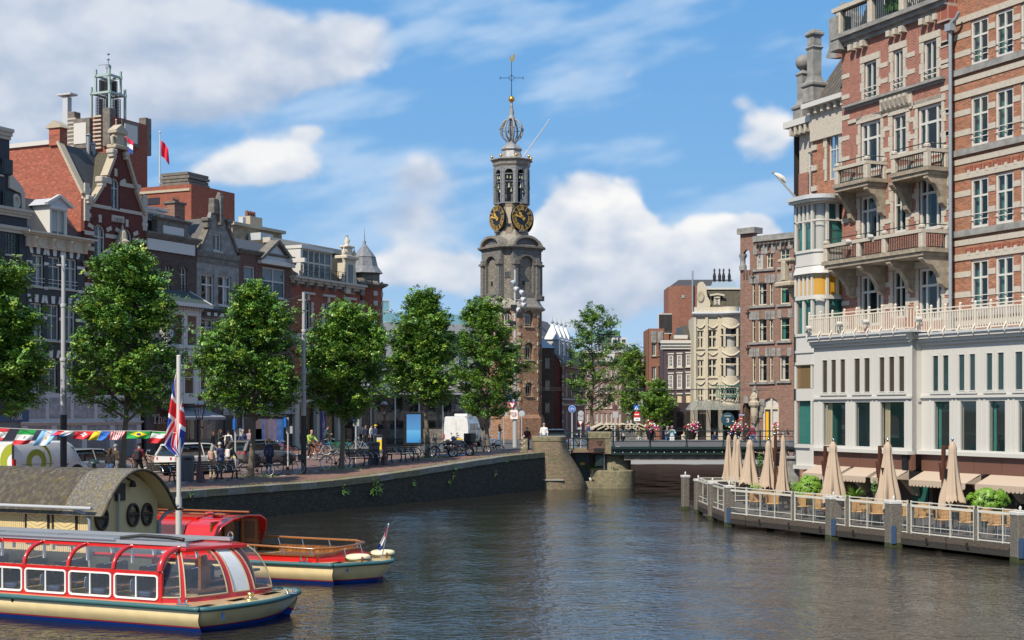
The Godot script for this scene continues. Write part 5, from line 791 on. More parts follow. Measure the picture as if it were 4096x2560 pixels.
func C7():
	var AI=1.7;var f=AQ(2158.,157.,AI,.0);var o=AP("tower_annex","narrow dark brick annex with slit windows beside the clock tower",f);var W=f.loc(U(2216,1500)).x;var AA=f.lq(22,100,535).y;var AD=[]
	for y in[[645,735],[870,955],[1095,1180]]:AD.append(fr(f,22,92,y[0],106,y[1]))
	var mb=N();AV(mb,A6(0,W,0,AA),AD,0,.3);A0(mb,"wall",M.brick_brown,o);AW(o,0,W,0,AA,5,M.brick_brown)
	for r in AD:
		A1("slit_pane",M.dim_glass,o,V(Cx_(r),Cy_(r),-.2),V(r.size.x,r.size.y,.03))
		for s in[-1,1]:A1("jamb_stone",M.stone_tan,o,V(Cx_(r)+s*(r.size.x/2+.07),Cy_(r),.02),V(.13,r.size.y+.2,.08))
	var rf=N();var ra=f.lq(22,60,425).y;rf.quad(V(-.2,AA,.2),V(W+.15,AA,.2),V(W*.2,ra,-2.5),V(-.2,ra,-2.5));rf.quad(V(W+.15,AA,.2),V(W+.15,AA,-5),V(W*.2,ra,-5),V(W*.2,ra,-2.5));A0(rf,"roof",M.zinc_blue,o);var dm=N();var dr=fr(f,22,60,1272,118,1360);dm.prism_z(BG(dr,.5),.0,.06);A0(dm,"door",AG("door_red",.14,.02,.015,.6),o);f=EW(2247.,-34.9,.245,AI);o=AP("mint_house","dark red brick hall with steep slate roof and four zinc dormers",f);W=13.5;var ev=f.lq(22,300,700).y;AD=[];var fx=[290,338,385,430]
	for i in 4:AD.append(fr(f,22,fx[i],785+i*7,fx[i]+14,1035+i*4));AD.append(fr(f,22,fx[i],1170,fx[i]+13,1360))
	mb=N();AV(mb,A6(0,W,0,ev),AD,0,.25);A0(mb,"wall",M.brick_mint,o)
	for r in AD:A1("window_frame",M.cream,o,V(Cx_(r)-r.size.x*.28,Cy_(r),-.04),V(r.size.x*.5,r.size.y,.16));A1("window_pane",M.dim_glass,o,V(Cx_(r)+.2,Cy_(r),-.12),V(r.size.x*.7,r.size.y,.03))
	for yv in[1050,1105]:A1("stone_band",M.stone_tan,o,V(W/2,f.lq(22,270,yv).y,.05),V(W,.2,.12))
	for j in 9:A1("quoin",M.stone_tan,o,V(.35,.8+j*1.,.03),V(.7,.3,.1))
	AJ(o,"cornice",M.stone_tan,-.2,W,ev-.35,ev+.15,.55);var ry=f.lq(22,40,258,-4.6).y;A0(N().quad(V(-.1,ev,.4),V(W,ev,.4),V(W,ry,-4.6),V(-.1,ry,-4.6)).quad(V(W,ev,-9.6),V(-.1,ev,-9.6),V(-.1,ry,-4.6),V(W,ry,-4.6)),"roof",M.slate_light,o);var gm=N();gm.xf=TF(Basis(V(0,0,1),UP,V(-1,0,0)),V(.0,0,0));AV(gm,Q([U(0,0),U(0,ev),U(-4.6,ry-.1),U(-9.2,ev),U(-9.2,0)]),[],0,.25);A0(gm,"gable_wall",M.brick_turret,o);A0(N().bar(V(-.1,ev,.3),V(-.1,ry+.1,-4.6),.4,.25,V(0,1,1).normalized()),"gable_coping",M.stone_grey,o)
	for i in 4:var x=1.6+i*2.4;var dn=AM("dormer",o);var dz=-.6;var dy=ev+1.;A0(N().bx(x-.7,x+.7,dy-.3,dy+1.75,dz-2.5,dz),"cheek",M.zinc_pale,dn);A1("dormer_frame",M.white,dn,V(x-.55,dy+.75,dz+.03),V(.2,1.9,.1));A1("dormer_frame",M.white,dn,V(x+.55,dy+.75,dz+.03),V(.2,1.9,.1));A1("dormer_pane",M.dim_glass,dn,V(x,dy+.75,dz+.02),V(.9,1.8,.04));A0(N().lathe([U(1.25,0),U(1.1,.12),U(.12,1.75),U(.0,1.8)],V(x,dy+1.75,dz-.8),4,PI/4,true),"dormer_roof",M.zinc_pale,dn);A0(N().lathe([U(.05,0),U(.05,.1),U(.22,.28),U(.05,.46),U(.0,1.)],V(x,dy+3.45,dz-.8),8),"finial",M.zinc,dn)
	var ch=f.lq(22,145,180,-5.2);var cn=AM("chimney",o);A1("stack",M.brick_turret,cn,V(3.4,ch.y-1.7,-5.2),V(1.5,4.4,1.6));A1("cap",M.stone_dark,cn,V(3.4,ch.y+.3,-5.2),V(1.9,.3,2.));AW(o,.3,W,0,ev,9.2,M.brick_mint);var fp=A5("flagpole","slanting white flagpole with furled tricolour on the mint hall","flagpole",at(q(22,347,1030),170.));var e=at(q(22,543,632),167.)- fp.position;A0(N().tube([O3,e],[.11,.07],6),"pole",M.white,fp);var AU=[]
	for p in[[525,675],[545,710],[572,750],[578,800],[598,885]]:AU.append(at(q(22,p[0],p[1]),167.)- fp.position)
	A0(N().tube(AU,[.05,.09,.11,.1,.08],6),"furled_flag",AG("furled",.18,.09,.14,.9),fp)
func CB():
	var AI=1.7;var f=EW(2961.,139.8,-.93,AI);var o=AP("brick_house","brown brick house with open corner arch and corbelled parapet",f);var W=7.5;var AA=f.lq(20,500,165).y;var lt=f.lq(20,250,90).y;var lx=f.lq(20,362,150).x;var AD=[fr(f,20,375,345,458,535),fr(f,20,497,337,580,525),fr(f,20,665,285,782,507)]
	for e in[[700,975],[1140,1415]]:AD.append(fr(f,20,325,e[0],366,e[1]+5));AD.append(fr(f,20,398,e[0]- 5,505,e[1]- 2));AD.append(fr(f,20,533,e[0]- 8,579,e[1]- 8));AD.append(fr(f,20,665,e[0]- 25,783,e[1]- 18))
	AD.append(fr(f,21,430,250,478,600));AD.append(fr(f,21,513,247,632,596));AD.append(fr(f,21,665,245,713,592));AD.append(fr(f,21,800,240,930,580));var BV=fr(f,20,222,300,300,545);var H1=fr(f,21,575,810,790,1260);var AO=AD.duplicate();AO.append({"r":BV,"p":BG(BV,BV.size.x/2)});var g2=Rect2(H1.position.x,0,H1.size.x,H1.end.y);AO.append({"r":g2,"p":BG(g2,H1.size.x*.4)});var g1=Rect2(.25,0,f.lq(21,410,1000).x-.25,f.lq(21,370,880).y);AO.append({"r":g1,"p":BG(g1,g1.size.x*.5)});var mb=N();AV(mb,Q([U(0,0),U(W,0),U(W,AA),U(lx,AA),U(lx,lt),U(0,lt)]),AO,0,.3);A0(mb,"wall",M.brick_far,o);AW(o,.5,W,0,AA-3.2,7.,M.brick_far);A0(N().bx(lx,W,AA-3.3,AA-.4,-6,-1.2),"upper_back_wall",M.brick_far,o)
	for i in AD.size():
		var LJ=AD[i].size.x>1.7;AC(o,AD[i],{"cols":[1,1]if LJ or i<3 else[1],"rows":[2.,1],"mat":M.cream,"frame":.1,"curtain":M.teal if i in[2,3,6,7,10]else M.net,"drawn":.3,"sill":false});A1("sill",M.stone_grey,o,V(AD[i].get_center().x,AD[i].position.y-.1,.05),V(AD[i].size.x+.5,.2,.22))
		for s in[-1,1]:A1("lintel_stone",M.stone_grey,o,V(AD[i].get_center().x+s*(AD[i].size.x/2+.05),AD[i].end.y+.3,.02),V(.42,.7,.06))
	A1("parapet_coping",M.stone_grey,o,V((lx+W)/2,AA+.05,-.1),V(W-lx+.2,.5,.6));A1("pier_coping",M.stone_grey,o,V(lx/2,lt+.12,-.3),V(lx+.3,.5,1.2));var cy=f.lq(20,500,215).y
	for i in 13:var x=lx+.35+i*(W-lx-.6)/12.;A0(N().prism_z(Q([U(x-.12,AA-.5),U(x+.12,AA-.5),U(x+.12,cy),U(x,cy-.15),U(x-.12,cy)]),-.05,.3),"corbel",M.stone_grey,o);A1("parapet_slot",M.room,o,V(x+.22,AA-.75,.01),V(.2,.5,.04))
	A0(N().lathe([U(.32,0),U(.32,.4),U(.2,.55),U(.2,BV.size.y*.55),U(.34,BV.size.y*.68),U(.34,BV.size.y*.8)],V(BV.position.x-.12,BV.position.y,-.1),8),"arch_column",M.stone_grey,o)
	for i in 5:A1("balustrade_bar",M.brick_brown,o,V(BV.position.x+.1+i*.3,f.lq(20,262,605).y,.02),V(.14,.75,.05))
	for e in[[20,345,640],[20,283,1070],[21,380,155]]:var p=f.lq(e[0],e[1],e[2]);A0(N().tube([V(p.x,p.y-.4,.06),V(p.x,p.y+.35,.06)],.05,5).tube([V(p.x-.25,p.y+.1,.06),V(p.x,p.y-.05,.06),V(p.x+.25,p.y+.1,.06)],.05,5),"wall_anchor",M.iron,o)
	var EC=fr(f,21,445,690,518,1265);A1("stone_pilaster",M.stone_grey,o,V(Cx_(EC),EC.end.y/2,.06),V(EC.size.x,EC.end.y,.16));A1("pilaster_cap",M.stone_grey,o,V(Cx_(EC),EC.end.y+.1,.06),V(EC.size.x*.45,.3,.14))
	for s in[[320,385,750],[520,610,790]]:
		var r=fr(f,21,s[0],s[2],s[1],1050);
		for i in 3:A1("stone_block",M.stone_grey,o,V(Cx_(r)+i*.12*(1 if s[0]<400 else -1),r.end.y-.55-i*.5,.03),V(r.size.x*.9,.6,.1))if s[0]>400 or i==0 else null
	FV(o,V(f.lq(21,462,995,.4).x,f.lq(21,462,960,.4).y,.4),f.lq(21,462,700,.4).y);var gr=AM("shop_gate",o);A1("gate_back",M.chalk,gr,V(Cx_(g2),g2.size.y/2,-.25),V(g2.size.x,g2.size.y,.1))
	for x in[.0,.5,.98]:A1("gate_frame",M.cream,gr,V(g2.position.x+.1+g2.size.x*x*.92,g2.size.y/2,-.12),V(.18,g2.size.y,.14))
	for y in[.1,3.2,4.6]:A1("gate_frame",M.cream,gr,V(Cx_(g2),y,-.11),V(g2.size.x,.2,.14))
	A1("shop_interior",M.room,gr,V(g2.position.x+g2.size.x*.3,1.6,-.19),V(g2.size.x*.4,2.8,.04));A1("yellow_panel",AG("yellow_wall",.72,.38,.01,.6),gr,V(g2.position.x+g2.size.x*.22,1.6,-.16),V(g2.size.x*.16,2.6,.03));A1("passage",M.room,o,V(Cx_(g1),g1.size.y/2,-1.5),V(g1.size.x,g1.size.y,.1));f=AQ(2776.,138.,AI,2.);o=AP("cream_house","cream stone house with rounded bay, garlands and scrolled gable",f);W=f.loc(U(2968,1400)).x;var CU=f.lq(17,1135,900).x;var K8=f.lq(17,1438,900).x;AA=f.lq(17,820,700).y;var fl=[[17,905,1180],[17,1345,1620],[18,445,735]];AD=[];var AR=[]
	for i in 3:
		var e=fl[i]
		if e[0]==17:AD.append(fr(f,17,790,e[1]+12,887,e[2]+5));AD.append(fr(f,17,955,e[1],1090,e[2]));AR.append([f.lq(17,1280,e[2]- 15).y,f.lq(17,1280,e[1]- 15).y])
		else:AD.append(fr(f,18,820,447,915,735));AD.append(fr(f,18,990,440,1125,725));AR.append([f.lq(18,1320,715).y,f.lq(18,1320,435).y])
	mb=N();AV(mb,A6(0,CU,4.,AA),AD,0,.25);mb.bx(K8,W,0,AA,-2,.1);A0(mb,"wall",M.cream,o);AW(o,0,W,0,AA,6,M.cream)
	for r in AD:AC(o,r,{"cols":[.8,1],"rows":[1.7,1],"mat":M.cream,"frame":.1,"bar":.14,"glass":M.glass,"curtain":M.net,"drawn":.25,"sill_mat":M.cream})
	var nb=8;var FS=AM("rounded_bay",o);var ME=(CU+K8)/2;var M8=(K8-CU)/2
	var pt=func(a,y,g=.0):return V(ME -(M8+g)*cos(a),y,(.85+g)*sin(a))
	var J8=[[4.,AR[2][0]],[AR[2][1],AR[1][0]],[AR[1][1],AR[0][0]],[AR[0][1],AA]]
	for b in J8:
		var bm=N();var r0=[];var r1=[]
		for i in 17:r0.append(pt.call(PI*i/16.,b[0]));r1.append(pt.call(PI*i/16.,b[1]))
		bm.patch([r0,r1],false);A0(bm,"bay_wall",M.cream,FS)
	for b in AR:
		for i in 5:var a=[.03,.28,.5,.72,.97][i]*PI;A0(N().bar(pt.call(a,b[0]),pt.call(a,b[1]),.2,.2),"bay_mullion",M.cream,FS)if i!=2 else null
		for i in 4:var a0=[.03,.28,.5,.72][i]*PI;var a1=[.28,.5,.72,.97][i]*PI;A0(N().quad(pt.call(a0,b[0],-.08),pt.call(a1,b[0],-.08),pt.call(a1,b[1],-.08),pt.call(a0,b[1],-.08)),"bay_pane",M.glass,FS);var yy=lerpf(b[0],b[1],.64);A0(N().bar(pt.call(a0,yy),pt.call(a1,yy),.14,.14),"bay_transom",M.cream,FS)
		var cm=N();var A4=[[],[]]
		for i in 25:var a=lerpf(.3,.7,i/24.)*PI;A4[0].append(pt.call(a,b[0],-.3+.04*(i%2)));A4[1].append(pt.call(a,lerpf(b[0],b[1],.64),-.3+.04*(i%2)))
		cm.patch(A4);A0(cm,"bay_curtain",M.net,FS)
	for y in[AA-.75,(AR[1][1]+AR[0][0])/2+.1,(AR[2][1]+AR[1][0])/2+.1]:
		for e in[[.15,1.05],[1.3,2.3]]:
			var gp=[]
			for i in 9:gp.append(V(lerpf(e[0]*CU/2.5,e[1]*CU/2.5,i/8.),y-.35*sin(PI*i/8.),.06))
			A0(N().tube(gp,.07,6),"garland",M.cream,o)
		var gq=[]
		for i in 13:gq.append(pt.call(lerpf(.2,.8,i/12.)*PI,y-.42*sin(PI*i/12.),.04))
		A0(N().tube(gq,.08,6),"garland",M.cream,o)
	for x in[.08,CU*.48,CU-.1,K8+.1]:A1("pilaster",M.cream,o,V(x,(4.+AA)/2,.05),V(.24,AA-4.,.16))
	var M6=N();var KH=[];var KS=[];var H4=[]
	for e in[[-.2,.35],[CU,.35]]:KH.append(V(e[0],AA,.1));KS.append(V(e[0],AA+.15,e[1]));H4.append(V(e[0],AA+.4,e[1]+.05))
	for i in 13:KH.append(pt.call(PI*i/12.,AA));KS.append(pt.call(PI*i/12.,AA+.15,.3));H4.append(pt.call(PI*i/12.,AA+.4,.35))
	var IB=[]
	for p in H4:IB.append(V(p.x,p.y+.05,-.6))
	M6.patch([KH,KS,H4,IB]);A0(M6,"cornice",M.zinc_pale,o);var y2=f.lq(17,1000,560).y;var M2=N();var a0=[];var a1=[]
	for e in[.0,CU]:a0.append(V(e,AA+.35,.0));a1.append(V(e,y2,.0))
	for i in 13:a0.append(pt.call(PI*i/12.,AA+.35,-.1));a1.append(pt.call(PI*i/12.,y2,-.1))
	M2.patch([a0,a1]);A0(M2,"parapet",M.cream,o);var y3=f.lq(17,1200,275).y;A0(N().quad(V(CU-1.2,y2,-.3),V(W,y2,-.3),V(W,y3,-1.2),V(CU-1.2,y3,-1.2)).quad(V(CU-1.2,y3,-1.2),V(W,y3,-1.2),V(W,y3,-6),V(CU-1.2,y3,-6)).quad(V(CU-1.2,y2,-6),V(CU-1.2,y2,-.3),V(CU-1.2,y3,-1.2),V(CU-1.2,y3,-6)),"mansard_roof",M.slate_moss,o);A1("roof_edge",M.white,o,V((CU-1.2+W)/2,y3+.05,-1.15),V(W-CU+1.4,.18,.3));var rl=N();var IM=f.lq(17,1250,165,-2.5).y;rl.quad(V(CU-.8,y3,-1.6),V(W-.3,y3,-1.6),V(W-.3,IM,-2.8),V(CU-.4,IM,-2.8));A0(rl,"roof_light",M.zinc_blue,o)
	for e in[1050,1128,1188,1275]:var p=f.lq(17,e,160,-2.8);A0(N().lathe([U(.12,0),U(.16,.5),U(.06,.9),U(.1,1.1),U(.0,1.3)],V(p.x,p.y-.1,-2.8),8),"roof_finial",M.iron,o)
	A0(N().prism_z(BW(f,17,[790,600,795,250,805,200,835,178,880,178,915,225,935,265,930,330,945,400,975,450,990,500,985,560,960,590]),-.5,-.05),"scrolled_gable",M.cream,o);var ov=f.lq(17,838,395);var on=A0(N().lathe([U(.2,0),U(.34,0),U(.34,.1),U(.2,.06),U(.0,.02)],O3,14),"oval_light",M.stone_tan,o);on.transform=TF(Basis(RT,V(0,0,1),V(0,-1.6,0)),V(ov.x,ov.y,-.05));EL(o,fr(f,17,1060,425,1115,530,-.5),-.5,.9,f.lq(17,1087,385,-.5).y,M.cream,{"cols":[1,1,1],"rows":[1,1,1],"bar":.03,"sill":false});A1("shop_wall",M.stone_tan,o,V(W/2,2.,-.35),V(W,4.,.2))
	for x in[.03,.3,.55,.98]:A1("shop_pier",M.cream,o,V(W*x,2.,-.1),V(.4,4.,.4))
	A1("shop_window",M.dim_glass,o,V(W*.43,1.9,-.18),V(W*.2,3.,.04));A1("shop_window",M.dim_glass,o,V(W*.76,1.7,-.18),V(W*.34,3.,.04));A1("shop_door",M.room,o,V(W*.17,1.4,-.18),V(W*.15,2.6,.04));A0(N().quad(V(-.9,3.05,1.9),V(W+.5,3.05,1.9),V(W+.3,3.95,0),V(-.1,3.95,0)),"glass_canopy",M.canopy_glass,o)
	for i in 9:A0(N().bar(V(lerpf(-.9,W+.5,i/8.),3.07,1.9),V(lerpf(-.1,W+.3,i/8.),3.97,0),.06,.06),"canopy_rib",M.steel,o)
	var bk=AM("balcony",o)
	for i in 15:var a=lerpf(.08,.92,i/14.)*PI;A0(N().tube([pt.call(a,4.25,.35),pt.call(a+.05,4.7,.45),pt.call(a-.04,5.05,.4),pt.call(a,5.35,.5)],.035,5),"balcony_bar",M.copper,bk)
	for y in[4.25,5.3]:
		var hp=[]
		for i in 13:hp.append(pt.call(lerpf(.06,.94,i/12.)*PI,y,.4))
		A0(N().tube(hp,.04,5),"balcony_rail",M.copper,bk)
	var K4=A5("round_sign","round dark blue hanging shop sign under the glass canopy","sign",at(q(18,1290,925),135.));var sp=A0(N().lathe([U(0,0),U(.62,0),U(.62,.08),U(0,.08)],O3,20),"disc",AG("sign_navy",.015,.06,.10,.5),K4);sp.rotation.x=PI/2;A1("emblem",M.white,K4,V(0,-.1,.1),V(.22,.36,.02));A1("emblem",AG("sign_navy",0,0,0),K4,V(-.05,-.12,.115),V(.1,.16,.012));A1("emblem",M.white,K4,V(0,.3,.1),V(.6,.06,.02));f=AQ(2655.,142.,AI,.0);o=AP("purple_house","dark purple painted house with white windows and sand blinds",f);W=f.loc(U(2776,1400)).x;AA=f.lq(17,500,1190).y;AD=[fr(f,17,350,1285,428,1478),fr(f,17,482,1278,558,1470),fr(f,17,617,1268,697,1463),fr(f,18,363,225,440,450),fr(f,18,498,217,578,447),fr(f,18,637,208,718,443)];var FM=[fr(f,18,363,550,440,838),fr(f,18,497,545,577,835),fr(f,18,635,540,717,832)];mb=N();AV(mb,A6(0,W,0,AA),AD+FM,0,.22);A0(mb,"wall",M.purple_brick,o);AW(o,0,W,0,AA,6,M.purple_brick)
	for r in AD:AC(o,r,{"cols":[1,1],"rows":[1,1,1],"frame":.14,"bar":.05,"z":-.06});A1("lintel",M.white,o,V(Cx_(r),r.end.y+.12,.03),V(r.size.x+.1,.12,.1))
	for r in FM:A1("sand_blind",M.curtain_sand,o,V(Cx_(r),Cy_(r),-.08),V(r.size.x-.12,r.size.y-.1,.04));A1("blind_frame",M.white,o,V(Cx_(r),Cy_(r),-.12),V(r.size.x,r.size.y,.04));A1("lintel",M.white,o,V(Cx_(r),r.end.y+.12,.03),V(r.size.x+.1,.12,.1))
	AJ(o,"cornice",M.white,-.15,W,AA-.05,f.lq(17,500,1065).y,.45);var rr=N();var pr=f.lq(17,600,840,-3.).y;var JH=f.lq(17,500,1045).y;rr.quad(V(.6,JH,.1),V(W,JH,.1),V(W,pr,-3),V(2.,pr,-3));A0(rr,"roof",M.slate_moss,o)
	for e in[[520,955],[705,945]]:var p=f.lq(17,e[0],e[1],-1.4);var sk=A1("skylight",M.dim_glass,o,V(p.x,lerpf(JH,pr,.47)+.08,-1.35),V(.55,.06,1.9));sk.rotation.x=atan2(pr-JH,3.);sk.scale=V(.55,.06,1.9)
	A1("dormer_head",M.white,o,V(1.6,JH+.2,.1),V(1.3,.35,.5));A1("shop_front",M.shop_purple,o,V(W/2,1.9,.03),V(W-.05,3.7,.08))
	for x in[.2,.55,.85]:A1("shop_window",M.dim_glass,o,V(W*x,1.6,.08),V(W*.22,2.6,.04))
	f=AQ(2595.,146.,AI,.0);o=AP("modern_brick_house","modern orange brick house with concrete panels left of the purple house",f);W=f.loc(U(2657,1400)).x;AA=f.lq(17,150,885).y;AD=[fr(f,17,102,1105,168,1300),fr(f,17,205,1092,272,1290),fr(f,18,103,105,172,305),fr(f,18,205,95,277,370),fr(f,18,95,548,170,830),fr(f,18,205,543,277,830)];mb=N();AV(mb,A6(0,W,0,AA),AD,0,.3);A0(mb,"wall",M.brick_modern,o);AW(o,0,W,0,AA,6,M.brick_modern)
	for r in AD:AC(o,r,{"cols":[1,.8],"frame":.08,"sill_mat":M.stone_dark})
	for e in[[92,172],[192,272]]:var r=fr(f,17,e[0],925,e[1],1098);A1("concrete_panel",M.stone_grey,o,V(Cx_(r),Cy_(r),.05),V(r.size.x,r.size.y,.1))
	f=AQ(2679.,152.,AI,.0);o=AP("brick_stair_tower","tall windowless brick block with dark sloped roof behind purple house",f);W=3.6;AA=f.lq(17,500,235).y;mb=N();mb.bx(.85,W,5,AA,-6,0);mb.quad(V(.0,5,-1.2),V(.85,5,0),V(.85,AA,0),V(.0,AA,-1.2));mb.quad(V(0,5,-6),V(0,5,-1.2),V(0,AA,-1.2),V(0,AA,-6));A0(mb,"wall",M.brick_modern,o);var rt=N();var r1=f.lq(17,600,128).y;rt.quad(V(.1,AA,-1.2),V(W+3,AA,.05),V(W+3,r1,-1.2),V(1.1,r1,-1.6));rt.quad(V(.1,AA,-6),V(.1,AA,-1.2),V(1.1,r1,-1.6),V(1.1,r1,-6));rt.quad(V(1.1,r1,-1.6),V(W+3,r1,-1.2),V(W+3,r1,-6),V(1.1,r1,-6));A0(rt,"roof",M.slate,o);A0(N().tube([V(f.lq(17,715,150).x,AA+1.5,.25),V(f.lq(17,715,150).x,f.lq(17,715,700).y,.25)],.09,6),"flue_pipe",M.zinc,o);A1("small_vent",M.plaster_blue,o,V(f.lq(17,576,400).x,f.lq(17,576,400).y,.03),V(.28,.3,.06));mb=N();var LI=f.lq(17,280,700).x;mb.bx(LI,.0,5,f.lq(17,320,640).y,-5,-.8);A0(mb,"side_block",M.brick_modern,o);A1("side_window",M.dim_glass,o,V(LI*.45,f.lq(17,330,805).y,-.78),V(1.5,1.9,.06));A1("side_window_frame",M.white,o,V(LI*.45,f.lq(17,330,805).y,-.79),V(1.7,2.1,.05))
func C8():
	var AI=1.7;var f=AQ(2380.,235.,AI,.0);var o=AP("domed_building","distant building with dark hipped roof and green copper crown",f);var a=f.lq(19,350,420);var b=f.lq(19,830,430);var c=f.lq(19,400,165);var d=f.lq(19,668,165);var mb=N();mb.bx(a.x,b.x,0,a.y,-16,0);A0(mb,"wall",M.brick_house,o);var rf=N();var A=[V(a.x,a.y,0),V(b.x,a.y,0),V(b.x,a.y,-16),V(a.x,a.y,-16)];var B=[V(c.x,c.y,-4),V(d.x,c.y,-4),V(d.x,c.y,-11),V(c.x,c.y,-11)]
	for i in 4:rf.quad(A[i],A[(i+1)%4],B[(i+1)%4],B[i])
	A0(rf,"roof",M.slate_blue,o);A0(N().bx(c.x-.2,d.x+.2,c.y,c.y+.5,-11.5,-3.6).bx(c.x+1.2,d.x-1.2,c.y+.5,f.lq(19,530,125).y,-10,-5),"copper_crown",M.copper,o)
	for e in[[585,300],[700,300]]:var p=f.lq(19,e[0],e[1],-1.5);A1("dormer",M.white,o,V(p.x,p.y,-1.6),V(.9,1.6,1.8));A1("dormer_pane",M.dim_glass,o,V(p.x,p.y,-.68),V(.6,1.,.04))
	f=AQ(2330.,212.,AI,-6.);o=AP("corner_building","pinkish brick corner building with brown mansard behind the trees",f);var W=f.loc(U(2499,1500)).x;var AA=f.lq(19,600,585).y;var AD=[]
	for j in 4:
		for i in 7:var r=fr(f,19,205+i*62,640+j*195,240+i*62,770+j*195);AD.append(r)
		AD.append(fr(f,19,640,640+j*195,665,770+j*195));AD.append(fr(f,19,680,640+j*195,705,770+j*195))
	mb=N();AV(mb,A6(0,W,0,AA),AD,0,.3);A0(mb,"wall",M.brick_pink,o);AW(o,0,W,0,AA,8,M.brick_pink)
	for r in AD:AC(o,r,{"cols":[1],"rows":[1.5,1],"frame":.14,"glass":M.dim_glass})
	AJ(o,"cornice",M.white,0,W,AA,AA+.6,.5);var mr=N();var mt=f.lq(19,600,425).y;mr.quad(V(0,AA+.6,0),V(W,AA+.6,0),V(W-1.5,mt,-1.2),V(0,mt,-1.2));mr.quad(V(W,AA+.6,0),V(W,AA+.6,-8),V(W-1.5,mt,-8),V(W-1.5,mt,-1.2));mr.quad(V(0,mt,-1.2),V(W-1.5,mt,-1.2),V(W-1.5,mt,-8),V(0,mt,-8));A0(mr,"mansard_roof",M.slate_moss,o);A1("roof_edge",M.white,o,V(W/2,mt+.1,-.9),V(W,.35,.6));var dr=fr(f,19,470,455,580,535);AC(o,dr,{"z":.05,"cols":[1,1],"frame":.25,"sill":false,"glass":M.dim_glass});A1("dormer_box",M.white,o,V(Cx_(dr),Cy_(dr),-1.),V(dr.size.x+.3,dr.size.y+.3,1.9));var rl=N()
	for i in 16:rl.bar(V(W*.05+i*.5,mt+.2,-.8),V(W*.05+i*.5,mt+1.3,-.8),.06,.06)
	rl.bar(V(W*.05,mt+1.3,-.8),V(W*.05+7.5,mt+1.3,-.8),.08,.08);A0(rl,"roof_railing",M.white,o)
	for i in 2:
		f=AQ([2501.,2533.][i],204.,AI,.0);o=AP("narrow_house",["narrow dark brick house with plain gable and white shutters","narrow dark brick house with white bell gable and small panes"][i],f,"narrow houses down the far street");W=f.loc(U([2532.5,2574.][i],1500)).x;AA=f.lq(19,780,[620,590][i]).y;var ap=f.lq(19,780,[470,425][i]).y;AD=[]
		if i==0:
			for j in 4:
				for k in 2:AD.append(fr(f,19,740+k*45,775+j*175,768+k*45,880+j*175))
			AD.append(fr(f,19,770,645,792,722))
		else:
			for j in 3:
				for k in 3:AD.append(fr(f,19,846+k*44,712+j*155,872+k*44,825+j*165))
			AD.append(fr(f,19,893,585,920,680))
		var xm=AD[AD.size()- 1].get_center().x;mb=N();AV(mb,Q([U(0,0),U(W,0),U(W,AA),U(xm+W*.22,AA+(ap-AA)*.5),U(xm+W*.15,ap),U(xm-W*.15,ap),U(xm-W*.22,AA+(ap-AA)*.5),U(0,AA)]),AD,0,.25);A0(mb,"wall",M.brick_brown,o);AW(o,0,W,0,AA,7,M.brick_brown)
		for r in AD:AC(o,r,{"cols":[1,1],"rows":[1,1,1]if i==1 else[1.5,1],"frame":.1,"bar":.05})
		for s in[-1,1]:A0(N().bar(V(xm+s*W*.5,AA,.05),V(xm+s*W*.2,ap-.5,.05),.3,.4),"gable_scroll",M.pale if i==1 else M.stone_dark,o)
		A1("gable_top",M.pale,o,V(xm,ap+.1,.05),V(W*.34,.4,.5));A1("hoist_beam",M.white,o,V(xm+.9,ap-1.6,.6),V(.3,.5,1.2));A0(N().quad(V(0,AA,-.3),V(xm,ap-.6,-.3),V(xm,ap-.6,-8),V(0,AA,-8)).quad(V(xm,ap-.6,-.3),V(W,AA,-.3),V(W,AA,-8),V(xm,ap-.6,-8)),"roof",M.slate_moss,o)
	for i in 6:
		var x0=q(19,262+i*98,0).x;var p=at(U(x0,1700),148.);var st=A5("market_stall",["","","","","",""][i],"stall",V(p.x,AI,-148.),.0,"flower stalls with pitched roofs");st.set_meta("label",["glass flower stall with cream pitched roof, %s"%["nearest the mint hall","second from the mint hall","third from the mint hall","fourth from the mint hall","fifth from the mint hall","sixth from the mint hall"][i]][0]);var w=2.4;var e=EYE -(q(19,0,1432).y-1642)/FOCAL*148.-AI;var t2=EYE -(q(19,0,1370).y-1642)/FOCAL*148.-AI;A0(N().quad(V(.75,e,.4),V(.75+.0,e,.4),V(1.5,t2,.4),V(1.5,t2,.4)).prism_z(Q([U(0,e),U(w*.5,t2+.1),U(w,e),U(w,e-.12),U(w*.5,t2-.05),U(0,e-.12)]),-4,.3),"roof",M.cream,st);A0(N().prism_z(Q([U(.1,.8),U(w-.1,.8),U(w-.1,e-.1),U(w*.5,t2-.06),U(.1,e-.1)]),-.05,.0),"glass_front",M.dim_glass,st)
		for k in 5:A1("glazing_bar",M.stone_grey,st,V(.1+k*(w-.2)/4.,.5+e/2,.03),V(.06,e-.4,.06))
		A1("plinth",M.plaster,st,V(w/2,.4,-1),V(w-.1,.8,2))
const HOT_C:=44.39
const HOT_M:=-.447
func EZ(f,p,x):
	var lo=-1.;var hi=6.
	for i in 40:
		var FT=(lo+hi)/2
		if f.loc(p,FT).x>x:hi=FT
		else:lo=FT
	var a=f.loc(p,lo).x
	return(lo+hi)/2 if absf(a-x)<.2 else 1.
func DZ(o,r,z,m):
	var k=maxi(4,int(r.size.y/.42))
	for j in k:
		for s in[-1,1]:var w=.17+(.10 if j%2 else .0);A1("jamb_stone",m,o,V(Cx_(r)+s*(r.size.x/2+w/2),r.position.y+(j+.5)*r.size.y/k,z+.0),V(w,r.size.y/k-.012,.07))
	A1("lintel",m,o,V(Cx_(r),r.end.y+.16,z+.01),V(r.size.x+.5,.28,.1))
